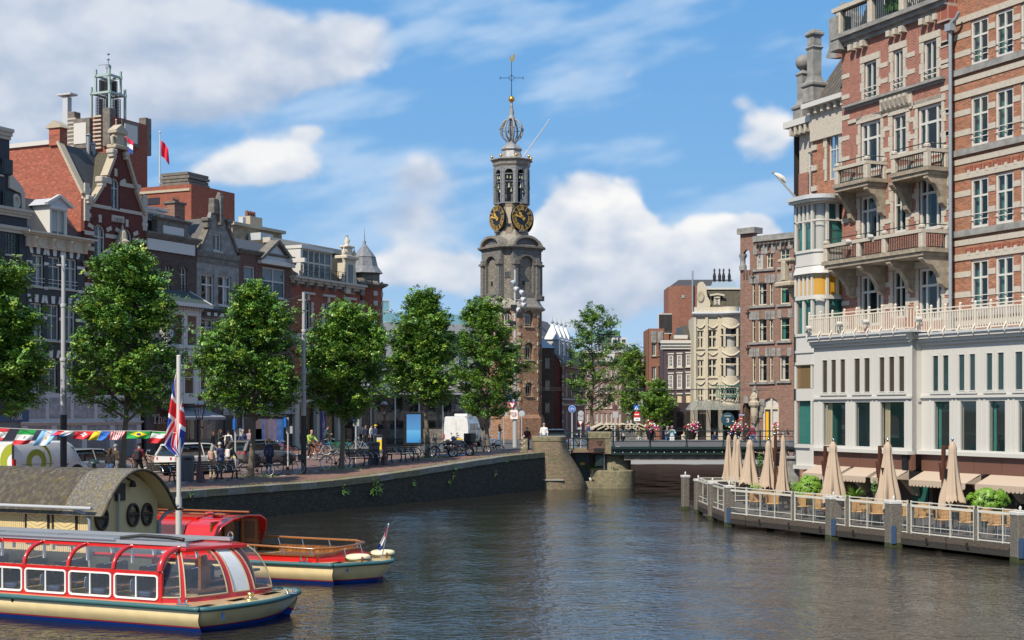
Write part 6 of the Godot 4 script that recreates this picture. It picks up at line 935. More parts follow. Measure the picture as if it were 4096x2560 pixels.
func C3(A9,a,b,h,KU=.11):
	var n=maxi(2,int(a.distance_to(b)/KU));var mb=N()
	for i in n+1:var p=a.lerp(b,float(i)/n);mb.bar(p,p+V(0,h,0),.024,.024)
	mb.bar(a+V(0,h,0),b+V(0,h,0),.04,.03);mb.bar(a+V(0,.05,0),b+V(0,.05,0),.04,.03);A0(mb,"iron_bars",M.dark_green,A9)
func B9(o,x0,x1,y,P,F7,FO):
	var n=AM("balcony",o);A0(N().bx(x0-.1,x1+.1,y-.14,y+.02,0,P+.08).bx(x0,x1,y-.3,y-.14,0,P),"slab",M.stone_balc,n);A0(N().bx(x0-.02,x1+.02,y+.62,y+.76,P-.16,P+.08).bx(x1-.14,x1+.04,y+.622,y+.757,0,P-.16).bx(x0-.04,x0+.14,y+.622,y+.757,0,P-.16),"top_rail",M.pale,n)
	for px in F7:A0(N().rbox(V(px,y+.32,P-.06),V(.24,.62,.24),.03).rbox(V(px,y+.86,P-.05),V(.26,.2,.26),.06),"post",M.pale,n)
	for pz in[.1]:A0(N().rbox(V(x1-.08,y+.32,pz),V(.2,.62,.2),.03).rbox(V(x1-.08,y+.84,pz),V(.24,.2,.24),.05),"post",M.pale,n)
	C3(n,V(x0+.1,y+.03,P-.08),V(x1-.1,y+.03,P-.08),.58);C3(n,V(x1-.06,y+.03,P-.1),V(x1-.06,y+.03,.1),.58);A0(N().tube([V(x0,y+.98,P-.05),V(x1-.05,y+.98,P-.05),V(x1-.05,y+.98,.1)],.022,6),"hand_rail",M.dark_green,n)
	for bx in FO:var bm=N();bm.prism_z(Q([U(0,0),U(P*.95,0),U(P*.97,-.14),U(P*.82,-.3),U(P*.6,-.36),U(P*.42,-.62),U(P*.3,-.85),U(P*.26,-1.1),U(P*.1,-1.25),U(0,-1.28)]),-.13,.13);var b=A0(bm,"bracket",M.stone_balc,n);b.transform=TF(Basis(V(0,0,1),UP,V(-1,0,0)),V(bx,y-.29,0))
func E8():
	var f=EW(3368.,HOT_C,HOT_M,.0);var o=AP("hotel","grand red brick hotel with stone bands, balconies and white oriel",f);o.set_meta("category","hotel");var W=f.loc(U(3797,900)).x;var DA=f.lq(6,900,190).y;var IV=[[6,685,412,768,662],[6,880,335,946,605],[6,1085,270,1172,548],[6,660,815,796,1150],[6,875,768,966,1036],[6,1045,705,1205,1050],[7,697,55,842,375],[7,932,12,1022,318],[7,1115,-95,1276,300],[7,697,622,846,985],[7,930,590,1021,930],[7,1112,570,1278,950]];var AD=[]
	for e in IV:AD.append(fr(f,e[0],e[1],e[2],e[3],e[4]))
	var mb=N();AV(mb,A6(0,W,.4,DA),AD,0,.3);A0(mb,"pavilion_wall",M.brick_hotel,o);AW(o,0,W,.4,DA,9.,M.brick_hotel)
	for i in AD.size():
		var r=AD[i];var FT=i%3==1;var sp={"z":-.11,"frame":.08,"bar":.06,"sill":false,"curtain":M.teal,"drawn":.24}
		if i<3:sp.merge({"cols":[1,1],"rail":true},true)
		elif FT:sp.merge({"cols":[1,1],"rows":[1.9,1]},true)
		else:sp.merge({"cols":[.55,1.15,.4],"rows":[2.2,1],"bar":.1,"frame":.11},true)
		AC(o,r,sp);DZ(o,r,.0,M.pale)
	var yy=1.2
	while yy<DA-.8:
		for e in[[.0,.55],[W-.5,W]]:A1("stone_band",M.pale,o,V((e[0]+e[1])/2,yy,.0),V(e[1]- e[0],.2,.05))
		yy+=.92
	for r in AD:
		for k in[.3,.72]:ED(o,M.pale,r.end.x+.2,minf(W,r.end.x+.75),r.position.y+r.size.y*k,.2,AD,.025)
	var s5=f.lq(6,900,628).y;AJ(o,"sill_course",M.stone_grey,.35,W-.3,s5-.12,s5+.1,.22,2);var cx=f.lq(6,900,670);
	for i in 6:var cp=A0(N().prism_z(Q([U(0,0),U(.2,0),U(.2,-.12),U(.06,-.4),U(0,-.42)]),-.09,.09),"corbel",M.pale,o);cp.transform=TF(Basis(V(0,0,1),UP,V(-1,0,0)),V(cx.x-.75+i*.3,s5-.14,.03))
	A1("corbel_panel",M.pale,o,V(cx.x,s5-.45,.02),V(2.1,.75,.08))
	for yv in[[6,900,745],[6,900,1150]]:var y=f.lq(yv[0],yv[1],yv[2]).y;ED(o,M.pale,.5,W-.4,y,.16,AD,.06)
	AJ(o,"top_cornice",M.stone_grey,0,W,DA-.05,DA+.5,.5)
	for i in 3:
		var MR=[.9,3.5,5.6][i]*W/7.
		for s in 3:A1("dentil_block",M.pale,o,V(MR+s*.42,DA-.2,.15),V(.22,.25,.32))
	var bn=AM("roof_balustrade",o);var by=DA+.5
	for x in[.3,2.5,4.6,W-.3]:A0(N().rbox(V(x,by+.55,.3),V(.3,1.1,.3),.03),"post",M.pale,bn)
	A0(N().bx(-.1,W,by+1.02,by+1.2,.1,.5),"top_rail",M.pale,bn);C3(bn,V(.4,by,.3),V(W-.4,by,.3),1.,.13);A0(N().tube([V(.2,by+1.6,.25),V(W,by+1.6,.25)],.03,6),"hand_rail",M.dark_green,bn)
	for i in 9:A1("planter_leaf",M.fern,bn,V(3.2+i*.12,by+.5+.2*sin(i*2.),.1),V(.2,.3,.05),BU(i*1.1))
	A0(N().quad(V(.2,by,-.6),V(W,by,-.6),V(W,by+4.5,-2.4),V(.2,by+4.5,-2.4)),"slate_slope",M.slate,o);A1("roof_dormer",M.white,o,V(3.3,by+1.4,-.9),V(1.7,2.8,1.));A1("roof_dormer_pane",M.dim_glass,o,V(3.3,by+1.5,-.39),V(1.3,2.2,.03));A1("end_pier",M.stone_grey,o,V(.0,DA+.6,.1),V(.7,1.5,.7));A1("party_pier",M.brick_hotel,o,V(W-.15,by+1.5,-.4),V(.7,5.,1.2));var JY=f.lq(6,836,1200).x;var P1=EZ(f,q(6,705,1190),JY);P1=clampf(P1,.7,1.4);B9(o,f.lq(6,485,1240,P1).x,JY,f.lq(6,705,1197,P1).y,P1,[f.lq(6,490,1200,P1).x+.1,JY-.1],[f.lq(6,540,1260,P1*.6).x,JY-.18]);var JZ=f.lq(6,1250,1120).x;var P2=clampf(EZ(f,q(6,1110,1115),JZ),.7,1.4);B9(o,f.lq(6,868,1180,P2).x,JZ,f.lq(6,1110,1118,P2).y,P2,[f.lq(6,870,1170,P2).x+.1,JZ-.1],[f.lq(6,900,1190,P2*.6).x+.1,JZ-.18]);var I8=f.lq(7,1332,430).x;var P3=clampf(EZ(f,q(7,1140,425),I8),.8,1.6);var IK=f.lq(7,440,530,P3).x;B9(o,IK,I8,f.lq(7,1140,428,P3).y,P3,[IK+.1,f.lq(7,683,470,P3).x,f.lq(7,865,440,P3).x,I8-.1],[IK+.35,lerpf(IK,I8,.36),lerpf(IK,I8,.66),I8-.2])
	for e in[[7,640,385],[7,797,350]]:D5(o,V(f.lq(e[0],e[1],e[2],P3).x,f.lq(e[0],e[1],e[2],P3).y,P3+.1))
	var dp=N();var I9=f.lq(6,1262,600,.12).x;dp.tube([V(I9+.5,f.lq(6,1320,80,.12).y,.12),V(I9+.35,f.lq(6,1310,120,.12).y,.12),V(I9+.05,f.lq(6,1270,150,.12).y,.12),V(I9,f.lq(6,1262,200,.12).y,.12),V(I9,6.,.12)],.075,8);dp.box(V(I9,f.lq(6,1262,185,.12).y,.12),V(.34,.3,.3));A0(dp,"downpipe",M.zinc,o);var WX=f.loc(U(4330,900),-.25).x;AD=[];var IT=[[1400,1517],[1566,1686],[1735,1858]]
	for i in 3:
		var dx=IT[i];var sl=-.235*(((dx[0]+dx[1])/2.)- 1458)
		for e in[[125,425],[642,975],[1193,1528],[1744,2078]]:var k=1. if i==0 else 1.;var hy=[e[0],e[1]];var rr=fr(f,6,1400,hy[0],1517,hy[1],-.25);var a=f.lq(6,dx[0],800,-.25).x;var b=f.lq(6,dx[1],800,-.25).x;AD.append(Rect2(a,rr.position.y,b-a,rr.size.y))
	var wt=f.lq(6,1300,-350,-.25).y;mb=N();AV(mb,A6(W,WX,.4,wt),AD,-.25,.3);A0(mb,"wing_wall",M.brick_wing,o);A0(N().quad(V(W,.4,-2.5),V(WX,.4,-2.5),V(WX,wt,-2.5),V(W,wt,-2.5)).quad(V(WX,.4,-.25),V(WX,.4,-2.5),V(WX,wt,-2.5),V(WX,wt,-.25)).quad(V(W,wt,-.25),V(WX,wt,-.25),V(WX,wt,-2.5),V(W,wt,-2.5)),"wing_room",M.room,o)
	for r in AD:
		var w=AC(o,r,{"z":-.34,"frame":.09,"bar":.08,"cols":[1,1],"rows":[1.9,1],"sill":false,"curtain":M.teal,"drawn":.32});var gr=N()
		for h in[.34,.56]:gr.bar(V(r.position.x,r.position.y+h,-.24),V(r.end.x,r.position.y+h,-.24),.025,.03)
		A0(gr,"guard_rail",M.white,w)
	for j in 4:
		var r=AD[j]
		for k in[.27,.68]:ED(o,M.pale,W,WX,r.position.y+r.size.y*k,.23,AD,.025,"stone_band",-.25)
		for e in[[-.3,.3,"sill_course"]]:C0(o,"sill_course",M.stone_grey,W,WX,r.position.y-.28,r.position.y-.02,-.12)
		C0(o,"head_course",M.pale,W,WX,r.end.y+.05,r.end.y+.3,-.2);C0(o,"lower_course",M.pale,W,WX,r.position.y-.62,r.position.y-.4,-.21)
		if j>=1 and j<3:
			for i in 16:A1("frieze_square",M.pale,o,V(W+.9+i*.52,r.position.y-.98,-.22),V(.16,.16,.06))
			for i in 16:A1("frieze_tile",M.brick_turret,o,V(W+.9+i*.52,r.position.y-.98,-.235),V(.4,.44,.05))
	var c0=f.lq(6,335,900,-.5).x;var ct=f.lq(6,425,740,-.5).y;var cw=fr(f,6,435,900,517,1205,-.5);mb=N();AV(mb,A6(c0,0,.4,ct),[cw],-.5,.3);A0(mb,"corner_wall",M.brick_wing,o);AC(o,cw,{"z":-.7,"cols":[1,1],"rows":[2.2,1],"sill":false,"curtain":M.teal,"drawn":.2});DZ(o,cw,-.5,M.pale);A1("stone_frieze",M.pale,o,V(c0/2,ct-.55,-.42),V(-c0,1.5,.12))
	for i in 6:A1("modillion",M.pale,o,V(c0*(.08+i*.17),ct+.05,-.3),V(.16,.3,.35))
	A0(N().bx(c0-.15,-.02,ct+.2,ct+.42,-.6,.05),"eave",M.white,o)
	for j in 8:A1("stone_band",M.pale,o,V(c0+.2,ct-1.6-j*.95,-.47),V(.4,.24,.1))
	A0(N().quad(V(c0,.4,-2.6),V(0,.4,-2.6),V(0,ct,-2.6),V(c0,ct,-2.6)).quad(V(c0-2.2,.4,-2.6),V(c0-2.2,.4,-1.),V(c0-2.2,ct,-1.),V(c0-2.2,ct,-2.6)),"corner_room",M.room,o);var l0=f.lq(6,248,900,-1.).x;var lt=f.lq(6,290,850,-1.).y;var lw=fr(f,6,305,1020,342,1310,-1.);mb=N();AV(mb,A6(l0,c0,.4,lt),[lw],-1.,.25);mb.quad(V(c0,.4,-.5),V(c0,.4,-1.),V(c0,lt,-1.),V(c0,lt,-.5));A0(mb,"end_wall",M.pale,o);A0(N().bx(l0+.02,l0+.75,.4,lt-2.2,-1.,-.94),"brick_strip",M.brick_hotel,o);AC(o,lw,{"z":-1.1,"cols":[1],"rows":[2.2,1],"sill":false});A0(N().bx(l0-.5,c0+.1,lt,lt+.3,-1.3,-.4),"end_eave",M.white,o)
	for i in 5:A1("modillion",M.pale,o,V(l0+i*.4,lt-.2,-.7),V(.16,.4,.5))
	for e in[[275,830,480,415,-.9,.5],[348,690,300,218,-.7,.55]]:
		var pz=e[4];var p0=f.lq(6,e[0],e[1],pz);var p1=f.lq(6,e[0],e[2],pz);var p2=f.lq(6,e[0],e[3],pz);var w=e[5];var pn=AM("pinnacle",o);var pm=N();pm.rbox(V(p0.x,lerpf(p0.y,p1.y,.12),pz),V(w*1.5,(p1.y-p0.y)*.28,w*1.5),.06);pm.rbox(V(p0.x,lerpf(p0.y,p1.y,.3),pz),V(w*1.75,.2,w*1.75),.05);pm.lathe([U(w*.9,lerpf(p0.y,p1.y,.32)),U(w*.6,lerpf(p0.y,p1.y,.45)),U(w*.62,lerpf(p0.y,p1.y,.9)),U(w*.8,lerpf(p0.y,p1.y,.94)),U(w*.5,p1.y),U(.1,p1.y+.1)],V(p0.x,0,pz),4,PI/4,true)
		if e[0]<300:pm.ball(V(p0.x,p1.y+.42,pz),Vector3.ONE*.38,14,10)
		else:pm.rbox(V(p0.x,p2.y-.1,pz),V(.7,.2,.7),.06);pm.rbox(V(p0.x,(p1.y+p2.y)/2,pz),V(.5,p2.y-p1.y+.2,.5),.05)
		A0(pm,"shaft",M.stone_grey,pn)
	var K7=ct+.42;var JR=f.lq(6,460,400,-2.2).y;A0(N().quad(V(c0,K7,-.5),V(0,K7,-.5),V(0,JR,-2.4),V(c0+.2,JR,-2.4)),"roof_base",M.slate,o);var J6=N();J6.rbox(O3,V(.2,.05,.32),.02);var JN=J6.mesh();var IQ=atan2(JR-K7,1.9)
	for j in 11:
		for i in 11:var k=j/11.;var tp=C5(JN,"roof_tile",M.tile_grey if(i*7+j*3)%5 else M.tile_brown,o);tp.transform=TF(Basis(RT,IQ),V(lerpf(c0+.1,-.08,i/10.),lerpf(K7,JR,k)+.1,lerpf(-.5,-2.4,k)+.03))
	A1("ridge_flashing",M.zinc_pale,o,V(c0/2,JR+.1,-2.4),V(-c0,.5,.2));A0(N().prism_z(D6(f,6,[425,390,470,255,468,140,490,95,515,75,515,45,525,18,575,18,580,70,600,95,620,150,622,390],-3.),-3.6,-3.),"rear_gable",M.stone_grey,o);A0(N().prism_z(D6(f,6,[500,385,510,200,600,190,600,385],-2.97),-3.,-2.96),"rear_gable_brick",M.brick_hotel,o);EJ(o,f);DE(o,f)
func D6(f,k,AU,z):
	var r=PackedVector2Array()
	for i in range(0,AU.size(),2):r.append(f.lq(k,AU[i],AU[i+1],z))
	return r
func C0(o,A3,m,x0,x1,y0,y1,z):
	A1(A3,m,o,V((x0+x1)/2,(y0+y1)/2,(z-.3)/2+.0),V(x1-x0,y1-y0,absf(z+.3)))
func D5(o,p):
	var n=AM("spotlight",o,p);var mb=N();mb.tube([V(0,0,0),V(-.06,-.02,.22)],[.09,.11],8);mb.bar(V(0,-.2,-.05),V(0,.02,.05),.04,.1);A0(mb,"housing",M.white,n)
func EJ(o,f):
	var n=AM("oriel",o);var xs=f.lq(7,556,300,.0).x-.02;var r=.5;var P=clampf(EZ(f,q(7,350,300),xs-r),1.1,2.4);var xl=f.lq(7,232,300,P).x
	var FD=func(s,g=.0):
		if s<=1.:return U(lerpf(xl,xs-r,s),P+g)
		if s<=2.:return U(xs-r+(r+g)*sin((s-1.)*PI/2),P-r+(r+g)*cos((s-1.)*PI/2))
		return U(xs+g,lerpf(P-r,-.4,s-2.))
	var Yv=func(y):return f.lq(7,350,y,P).y
	var BP=func(y0,y1,g0,g1,m,A3):
		var mb=N();var a=[];var b=[]
		for i in 31:var s=3.*i/30.;var p0=FD.call(s,g0);var p1=FD.call(s,g1);a.append(V(p0.x,y0,p0.y));b.append(V(p1.x,y1,p1.y))
		a.push_front(V(xl,y0,-.4));b.push_front(V(xl,y1,-.4));mb.patch([a,b],false);A0(mb,A3,m,n)
	var L9=func(y,g,m,A3):
		var pl=Q([U(xl-g,-.4)])
		for i in 25:var p=FD.call(3.*i/24.,g);pl.append(p)
		var mb=N();mb.prism_y(pl,O3,y-.12,y+.06);A0(mb,A3,m,n)
	var DU=func(y0,y1,CQ,m,KP):
		for s in CQ:var p=FD.call(s,-.05);A1("mullion",M.white,n,V(p.x,(y0+y1)/2,p.y),V(.13,y1-y0,.13))
		for i in CQ.size()- 1:
			var BO=1 if CQ[i]<.99 or CQ[i]>1.9 else 6;var mb=N();var a=[];var b=[]
			for k in BO+1:var p=FD.call(lerpf(CQ[i],CQ[i+1],float(k)/BO),-.06);a.append(V(p.x,y0,p.y));b.append(V(p.x,y1,p.y))
			mb.patch([a,b]);A0(mb,"pane",m,n)
			if KP.size():
				var cb=N();a=[];b=[]
				for k in 19:var p=FD.call(lerpf(CQ[i],CQ[i+1],k/18.),-.22+.03*(k%2));a.append(V(p.x,y0,p.y));b.append(V(p.x,y1,p.y))
				cb.patch([a,b]);A0(cb,"curtain",KP[1]if CQ[i]>=.99 and CQ[i]<1.9 else KP[0],n)
	var L=[[1500,1430,"p"],[1430,1250,"d"],[1250,1045,"p"],[1045,785,"w"],[785,765,"r"],[765,622,"a"],[622,450,"p"],[450,238,"w"],[238,228,"r"],[228,118,"t"],[118,100,"p"]]
	for e in L:
		var y0=Yv.call(e[0]);var y1=Yv.call(e[1])
		if e[2]=="p":BP.call(y0,y1,.0,.0,M.white,"panel")
		elif e[2]=="r":BP.call(y0,y1,.03,.03,M.white,"transom")
		elif e[2]=="w":DU.call(y0,y1,[.02,.5,1.,2.,3.],M.glass,[M.teal,M.net])
		elif e[2]=="t":DU.call(y0,y1,[.02,.25,.5,.75,1.,2.,2.5,3.],M.glass,[M.teal,M.net])
		elif e[2]=="a":DU.call(y0,y1,[.02,.25,.5,.75,1.,2.,2.5,3.],M.amber,[])
		elif e[2]=="d":DU.call(y0,y1,[.02,1.,2.,3.],M.amber_dark,[])
	var yk=Yv.call(765);var MS=Yv.call(622);BP.call(yk,MS,-.3,-.3,M.room,"amber_backing");var yd=Yv.call(1430);BP.call(yd,Yv.call(1250),-.3,-.3,M.room,"dark_backing");var ML=Yv.call(545);BP.call(Yv.call(612),ML,.16,.0,M.white,"flared_skirt")
	for yv in[450,545,785,1045,1165,1250]:BP.call(Yv.call(yv)- .06,Yv.call(yv)+.06,.06,.06,M.white,"moulding")
	L9.call(Yv.call(85),.35,M.white,"roof_cornice");L9.call(Yv.call(68),.45,M.zinc_pale,"roof_edge")
	var Y8=func(y):return f.lq(8,950,y,P).y
	BP.call(Y8.call(5),Yv.call(1500),.0,.0,M.white,"panel");DU.call(Y8.call(295),Y8.call(5),[.02,1.,2.,3.],M.glass,[M.teal,M.teal]);BP.call(Y8.call(440),Y8.call(295),.0,.0,M.white,"lower_panel");BP.call(Y8.call(320),Y8.call(298),.1,.1,M.white,"moulding");L9.call(Y8.call(445),.12,M.white,"base_ledge");BP.call(.0,Y8.call(450),-.5,-.5,M.granite,"base_wall");var b=A0(N().prism_z(Q([U(0,0),U(.9,0),U(.8,-.3),U(.35,-.5),U(.2,-1.),U(0,-1.1)]),-.2,.2),"base_bracket",M.white,n);b.transform=TF(Basis(),V(xs-.1,Y8.call(455),P-.5));var GM=f.lq(7,185,690,1.);A0(N().rbox(V(GM.x,GM.y,.6),V(1.2,.25,1.6),.06).rbox(V(GM.x,GM.y+1.1,.6),V(1.,.18,1.4),.05).rbox(V(GM.x,GM.y+.6,1.2),V(.3,.9,.3),.04).lathe([U(.1,GM.y-1.),U(.5,GM.y-.3),U(.6,GM.y)],V(GM.x,0,.4),8),"corner_balcony",M.stone_tan,o);var fp=A5("flagpole","slanting pole with furled pale flag on the hotel corner","flagpole",f.world(f.lq(6,222,1325,.8).x,f.lq(6,222,1325,.8).y,.8));var e2=at(q(6,72,1158),-fp.position.z+1.)- fp.position;A0(N().tube([O3,e2],[.05,.035],6).ball(e2,Vector3.ONE*.07,6,4),"pole",M.stone_grey,fp);var IR=[]
	for e in[[80,1165],[110,1182],[135,1198],[160,1228]]:IR.append(at(q(6,e[0],e[1]),-fp.position.z+.8)- fp.position)
	A0(N().tube(IR,[.05,.12,.13,.05],6),"furled_flag",M.net,fp)
func DE(o,f):
	var ZA=2.4;var ZB=1.93
	var CG=[[ZA,365,1065,[[425,465],[487,527],[552,592],[652,697],[722,767],[830,872],[898,942],[968,1013]],[[1068,1228],[1285,1392],[1452,1622]]],
		[ZB,1140,2140,[[1210,1255],[1282,1328],[1395,1442],[1472,1518],[1592,1640],[1672,1722],[1797,1855],[1905,1960],[2010,2065]],[[1812,1925],[1988,2105],[2178,2298],[2375,2490],[2540,2650]]]]
	var n=AM("gallery",o)
	for g in 2:
		var e=CG[g];var z=e[0];var x0=f.lq(7,e[1],1300,z).x;var x1=f.lq(7,e[2],1300,z).x
		if g==1:x0=f.lq(7,1065,1300,ZA).x
		var xm=700. if g==0 else 1500.;var yt=f.lq(7,xm,1105 if g==0 else 1085,z).y;var u0=f.lq(7,xm,1212 if g==0 else 1180,z).y;var u1=f.lq(7,xm,1460 if g==0 else 1448,z).y;var K0=1340. if g==0 else 2040.;var l0=f.lq(8,K0,8 if g==0 else 0,z).y;var l1=f.lq(8,K0,318 if g==0 else 345,z).y;var yb=f.lq(8,K0,350 if g==0 else 372,z).y;var yg=f.lq(8,K0,450 if g==0 else 490,z).y;var AO=[]
		for c in e[3]:AO.append(Rect2(f.lq(7,c[0],1300,z).x,u1,f.lq(7,c[1],1300,z).x-f.lq(7,c[0],1300,z).x,u0-u1))
		var H7=[]
		for c in e[4]:H7.append(Rect2(f.lq(8,c[0],200,z).x,l1,f.lq(8,c[1],200,z).x-f.lq(8,c[0],200,z).x,l0-l1))
		var mb=N();AV(mb,A6(x0,x1,yb,yt),AO+H7,z,.22);A0(mb,"gallery_wall",M.white,n)
		for r in AO:AC(n,r,{"z":z-.03,"frame":.025,"sill":false,"glass":M.rib_glass if g==0 else M.rib_glass_green})
		for i in H7.size():
			var r=H7[i];AC(n,r,{"z":z-.05,"frame":.04,"sill":false,"glass":M.glass_shop,"curtain":M.teal if(i+g)%2 else M.curtain_sand,"drawn":.2,"one":1+(i%2)})
			for s in[-1,1]:A1("pilaster",M.white,n,V(Cx_(r)+s*(r.size.x/2+.16),(l0+l1)/2,z+.0),V(.09,l0-l1+.15,.06))
		for i in AO.size():
			var r=AO[i]
			for s in[-1,1]:A1("pilaster_strip",M.white,n,V(Cx_(r)+s*(r.size.x/2+.07),(u0+u1)/2,z+.0),V(.05,u0-u1+.2,.05))
			A1("transom_sill",M.white,n,V(Cx_(r),u1-.06,z+.05),V(r.size.x+.2,.08,.08))
		A0(N().quad(V(x0,yb,.25),V(x1,yb,.25),V(x1,yt,.25),V(x0,yt,.25)).bx(x0,x1,u1-.5,u1-.38,.2,z-.3),"gallery_room",M.gallery_room,n);CS(n,"cornice",M.white,x0,x1,yt-.1,yt+.28,z,.35);A0(N().bx(x0-.05,x1+(.38 if g==0 else .0),yt+.28,yt+.36,.0,z+.42),"roof_deck",M.zinc_pale,n);var dc=int((x1-x0)/.16);var dm=N()
		for i in dc:dm.bx(x0+i*.16,x0+i*.16+.09,yt-.02,yt+.08,z+.1,z+.19)
		A0(dm,"dentils",M.white,n);A1("base_sill",M.white,n,V((x0+x1)/2,yb+.06,z+.06),V(x1-x0,.14,.3));A1("mid_sill",M.white,n,V((x0+x1)/2,l0+.14,z+.03),V(x1-x0,.1,.12));var np=4 if g==0 else 5
		for i in np:A1("granite_panel",M.granite if i!=np-1 or g==1 else M.granite,n,V(lerpf(x0,x1,(i+.5)/np),(yb+yg)/2,z-.08),V((x1-x0)/np-.02,yb-yg,.2))
		if g==0:A1("dark_pier",M.black,n,V(x1-.35,(yb+yg)/2,z+.05),V(.32,yb-yg,.1))
		var ay=yg;var JA=[[.03,.40],[.44,.70],[.75,.97]]if g==0 else[[.02,.45],[.52,.99]]
		for s in JA:
			var aw=AM("awning",n);var a0=lerpf(x0,x1,s[0]);var a1=lerpf(x0,x1,s[1]);A0(N().quad(V(a0,ay-.35,z+.75),V(a1,ay-.35,z+.75),V(a1,ay,z),V(a0,ay,z)).quad(V(a1,ay-.35,z+.75),V(a1,ay-.4,z),V(a1,ay,z),V(a1,ay-.1,z+.1)),"canvas",M.awning_tan,aw);var vm=N();var k=int((a1-a0)/.2)
			for i in k:var v0=lerpf(a0,a1,float(i)/k);var v1=lerpf(a0,a1,float(i+1)/k);vm.prism_z(Q([U(v0+.005,ay-.33),U(v1-.005,ay-.33),U(v1-.005,ay-.52),U(lerpf(v0,v1,.75),ay-.58),U(lerpf(v0,v1,.25),ay-.58),U(v0+.005,ay-.52)]),z+.74,z+.76)
			A0(vm,"valance",M.awning_tan,aw)
		A0(N().bx(x0,x1,.0,yg,z-1.2,z-1.),"basement_wall",M.basement,n)
		for i in 4:var b=A0(N().prism_z(Q([U(0,0),U(1.,0),U(.9,-.25),U(.2,-.95),U(0,-1.)]),-.15,.15),"basement_bracket",M.stone_tan,n);b.transform=TF(Basis(V(0,0,1),UP,V(-1,0,0)),V(lerpf(x0,x1,.12+.25*i),yg-.1,z-1.))
		A1("green_hatch",M.hatch_green,n,V(lerpf(x0,x1,.08 if g==1 else .9),1.1,z-.97),V(.9,1.3,.06));A1("basement_window",M.dim_glass,n,V(lerpf(x0,x1,.55),1.1,z-.98),V(1.4,.9,.05));var rl=AM("terrace_railing",n);var ry=yt+.36;var rx=x0+.1;var rz=z+.3;var J4=int((x1-x0-.2)/.135)
		for i in J4+1:
			var xx=lerpf(x0+.1,x1-.1,float(i)/J4);var bar=A1("baluster" if i%6 else "post",M.rail_cream,rl,V(xx,ry+(.44 if i%6 else .5),rz),V(.04,.74 if i%6 else 1.,.04)if i%6 else V(.07,1.,.07))
			if i%6==0:A0(N().ball(V(xx,ry+1.03,rz),V(.07,.06,.05),6,4).tube([V(xx,ry+.25,rz),V(xx,ry+.0,rz+.16),V(xx,ry-.12,rz+.1)],.03,5),"post_scroll",M.rail_cream,rl)
		var rr=N()
		for y in[.08,.78,.92]:rr.bar(V(x0+.1,ry+y,rz),V(x1-.1,ry+y,rz),.045,.045)
		A0(rr,"rail",M.rail_cream,rl)
		if g==0:F8(rl,V(x1-.1,ry,rz),V(x1-.1,ry,ZB+.3),.9);mb=N();mb.quad(V(x1,yb,ZA),V(x1,yb,ZB),V(x1,yt,ZB),V(x1,yt,ZA));A0(mb,"return_wall",M.white,n)
		for e2 in([[355,1000],[572,970],[762,955]]if g==0 else[[1138,935]]):D5(n,V(f.lq(7,e2[0],e2[1],rz).x,f.lq(7,e2[0],e2[1],rz).y,rz+.08))
	for i in 5:A1("terrace_bench",M.white,n,V(f.lq(7,620+i*210,1010,1.).x,f.lq(7,620+i*210,1010,1.).y-.2,1.),V(.8,.4,.5))
func F8(A9,a,b,h):
	var mb=N();mb.bar(a+V(0,h,0),b+V(0,h,0),.045,.045);mb.bar(a+V(0,.1,0),b+V(0,.1,0),.045,.045)
	for i in 4:mb.bar(a.lerp(b,i/3.),a.lerp(b,i/3.)+V(0,h,0),.04,.04)
	A0(mb,"rail_return",M.rail_cream,A9)
func CS(o,A3,m,x0,x1,y0,y1,z,FF):
	var mb=N()
	for i in 3:var a=lerpf(y0,y1,i/3.);var b=lerpf(y0,y1,(i+1)/3.);mb.bx(x0,x1+.02*i,a,b,z-.1,z+FF*(.4+.3*i))
	A0(mb,A3,m,o)
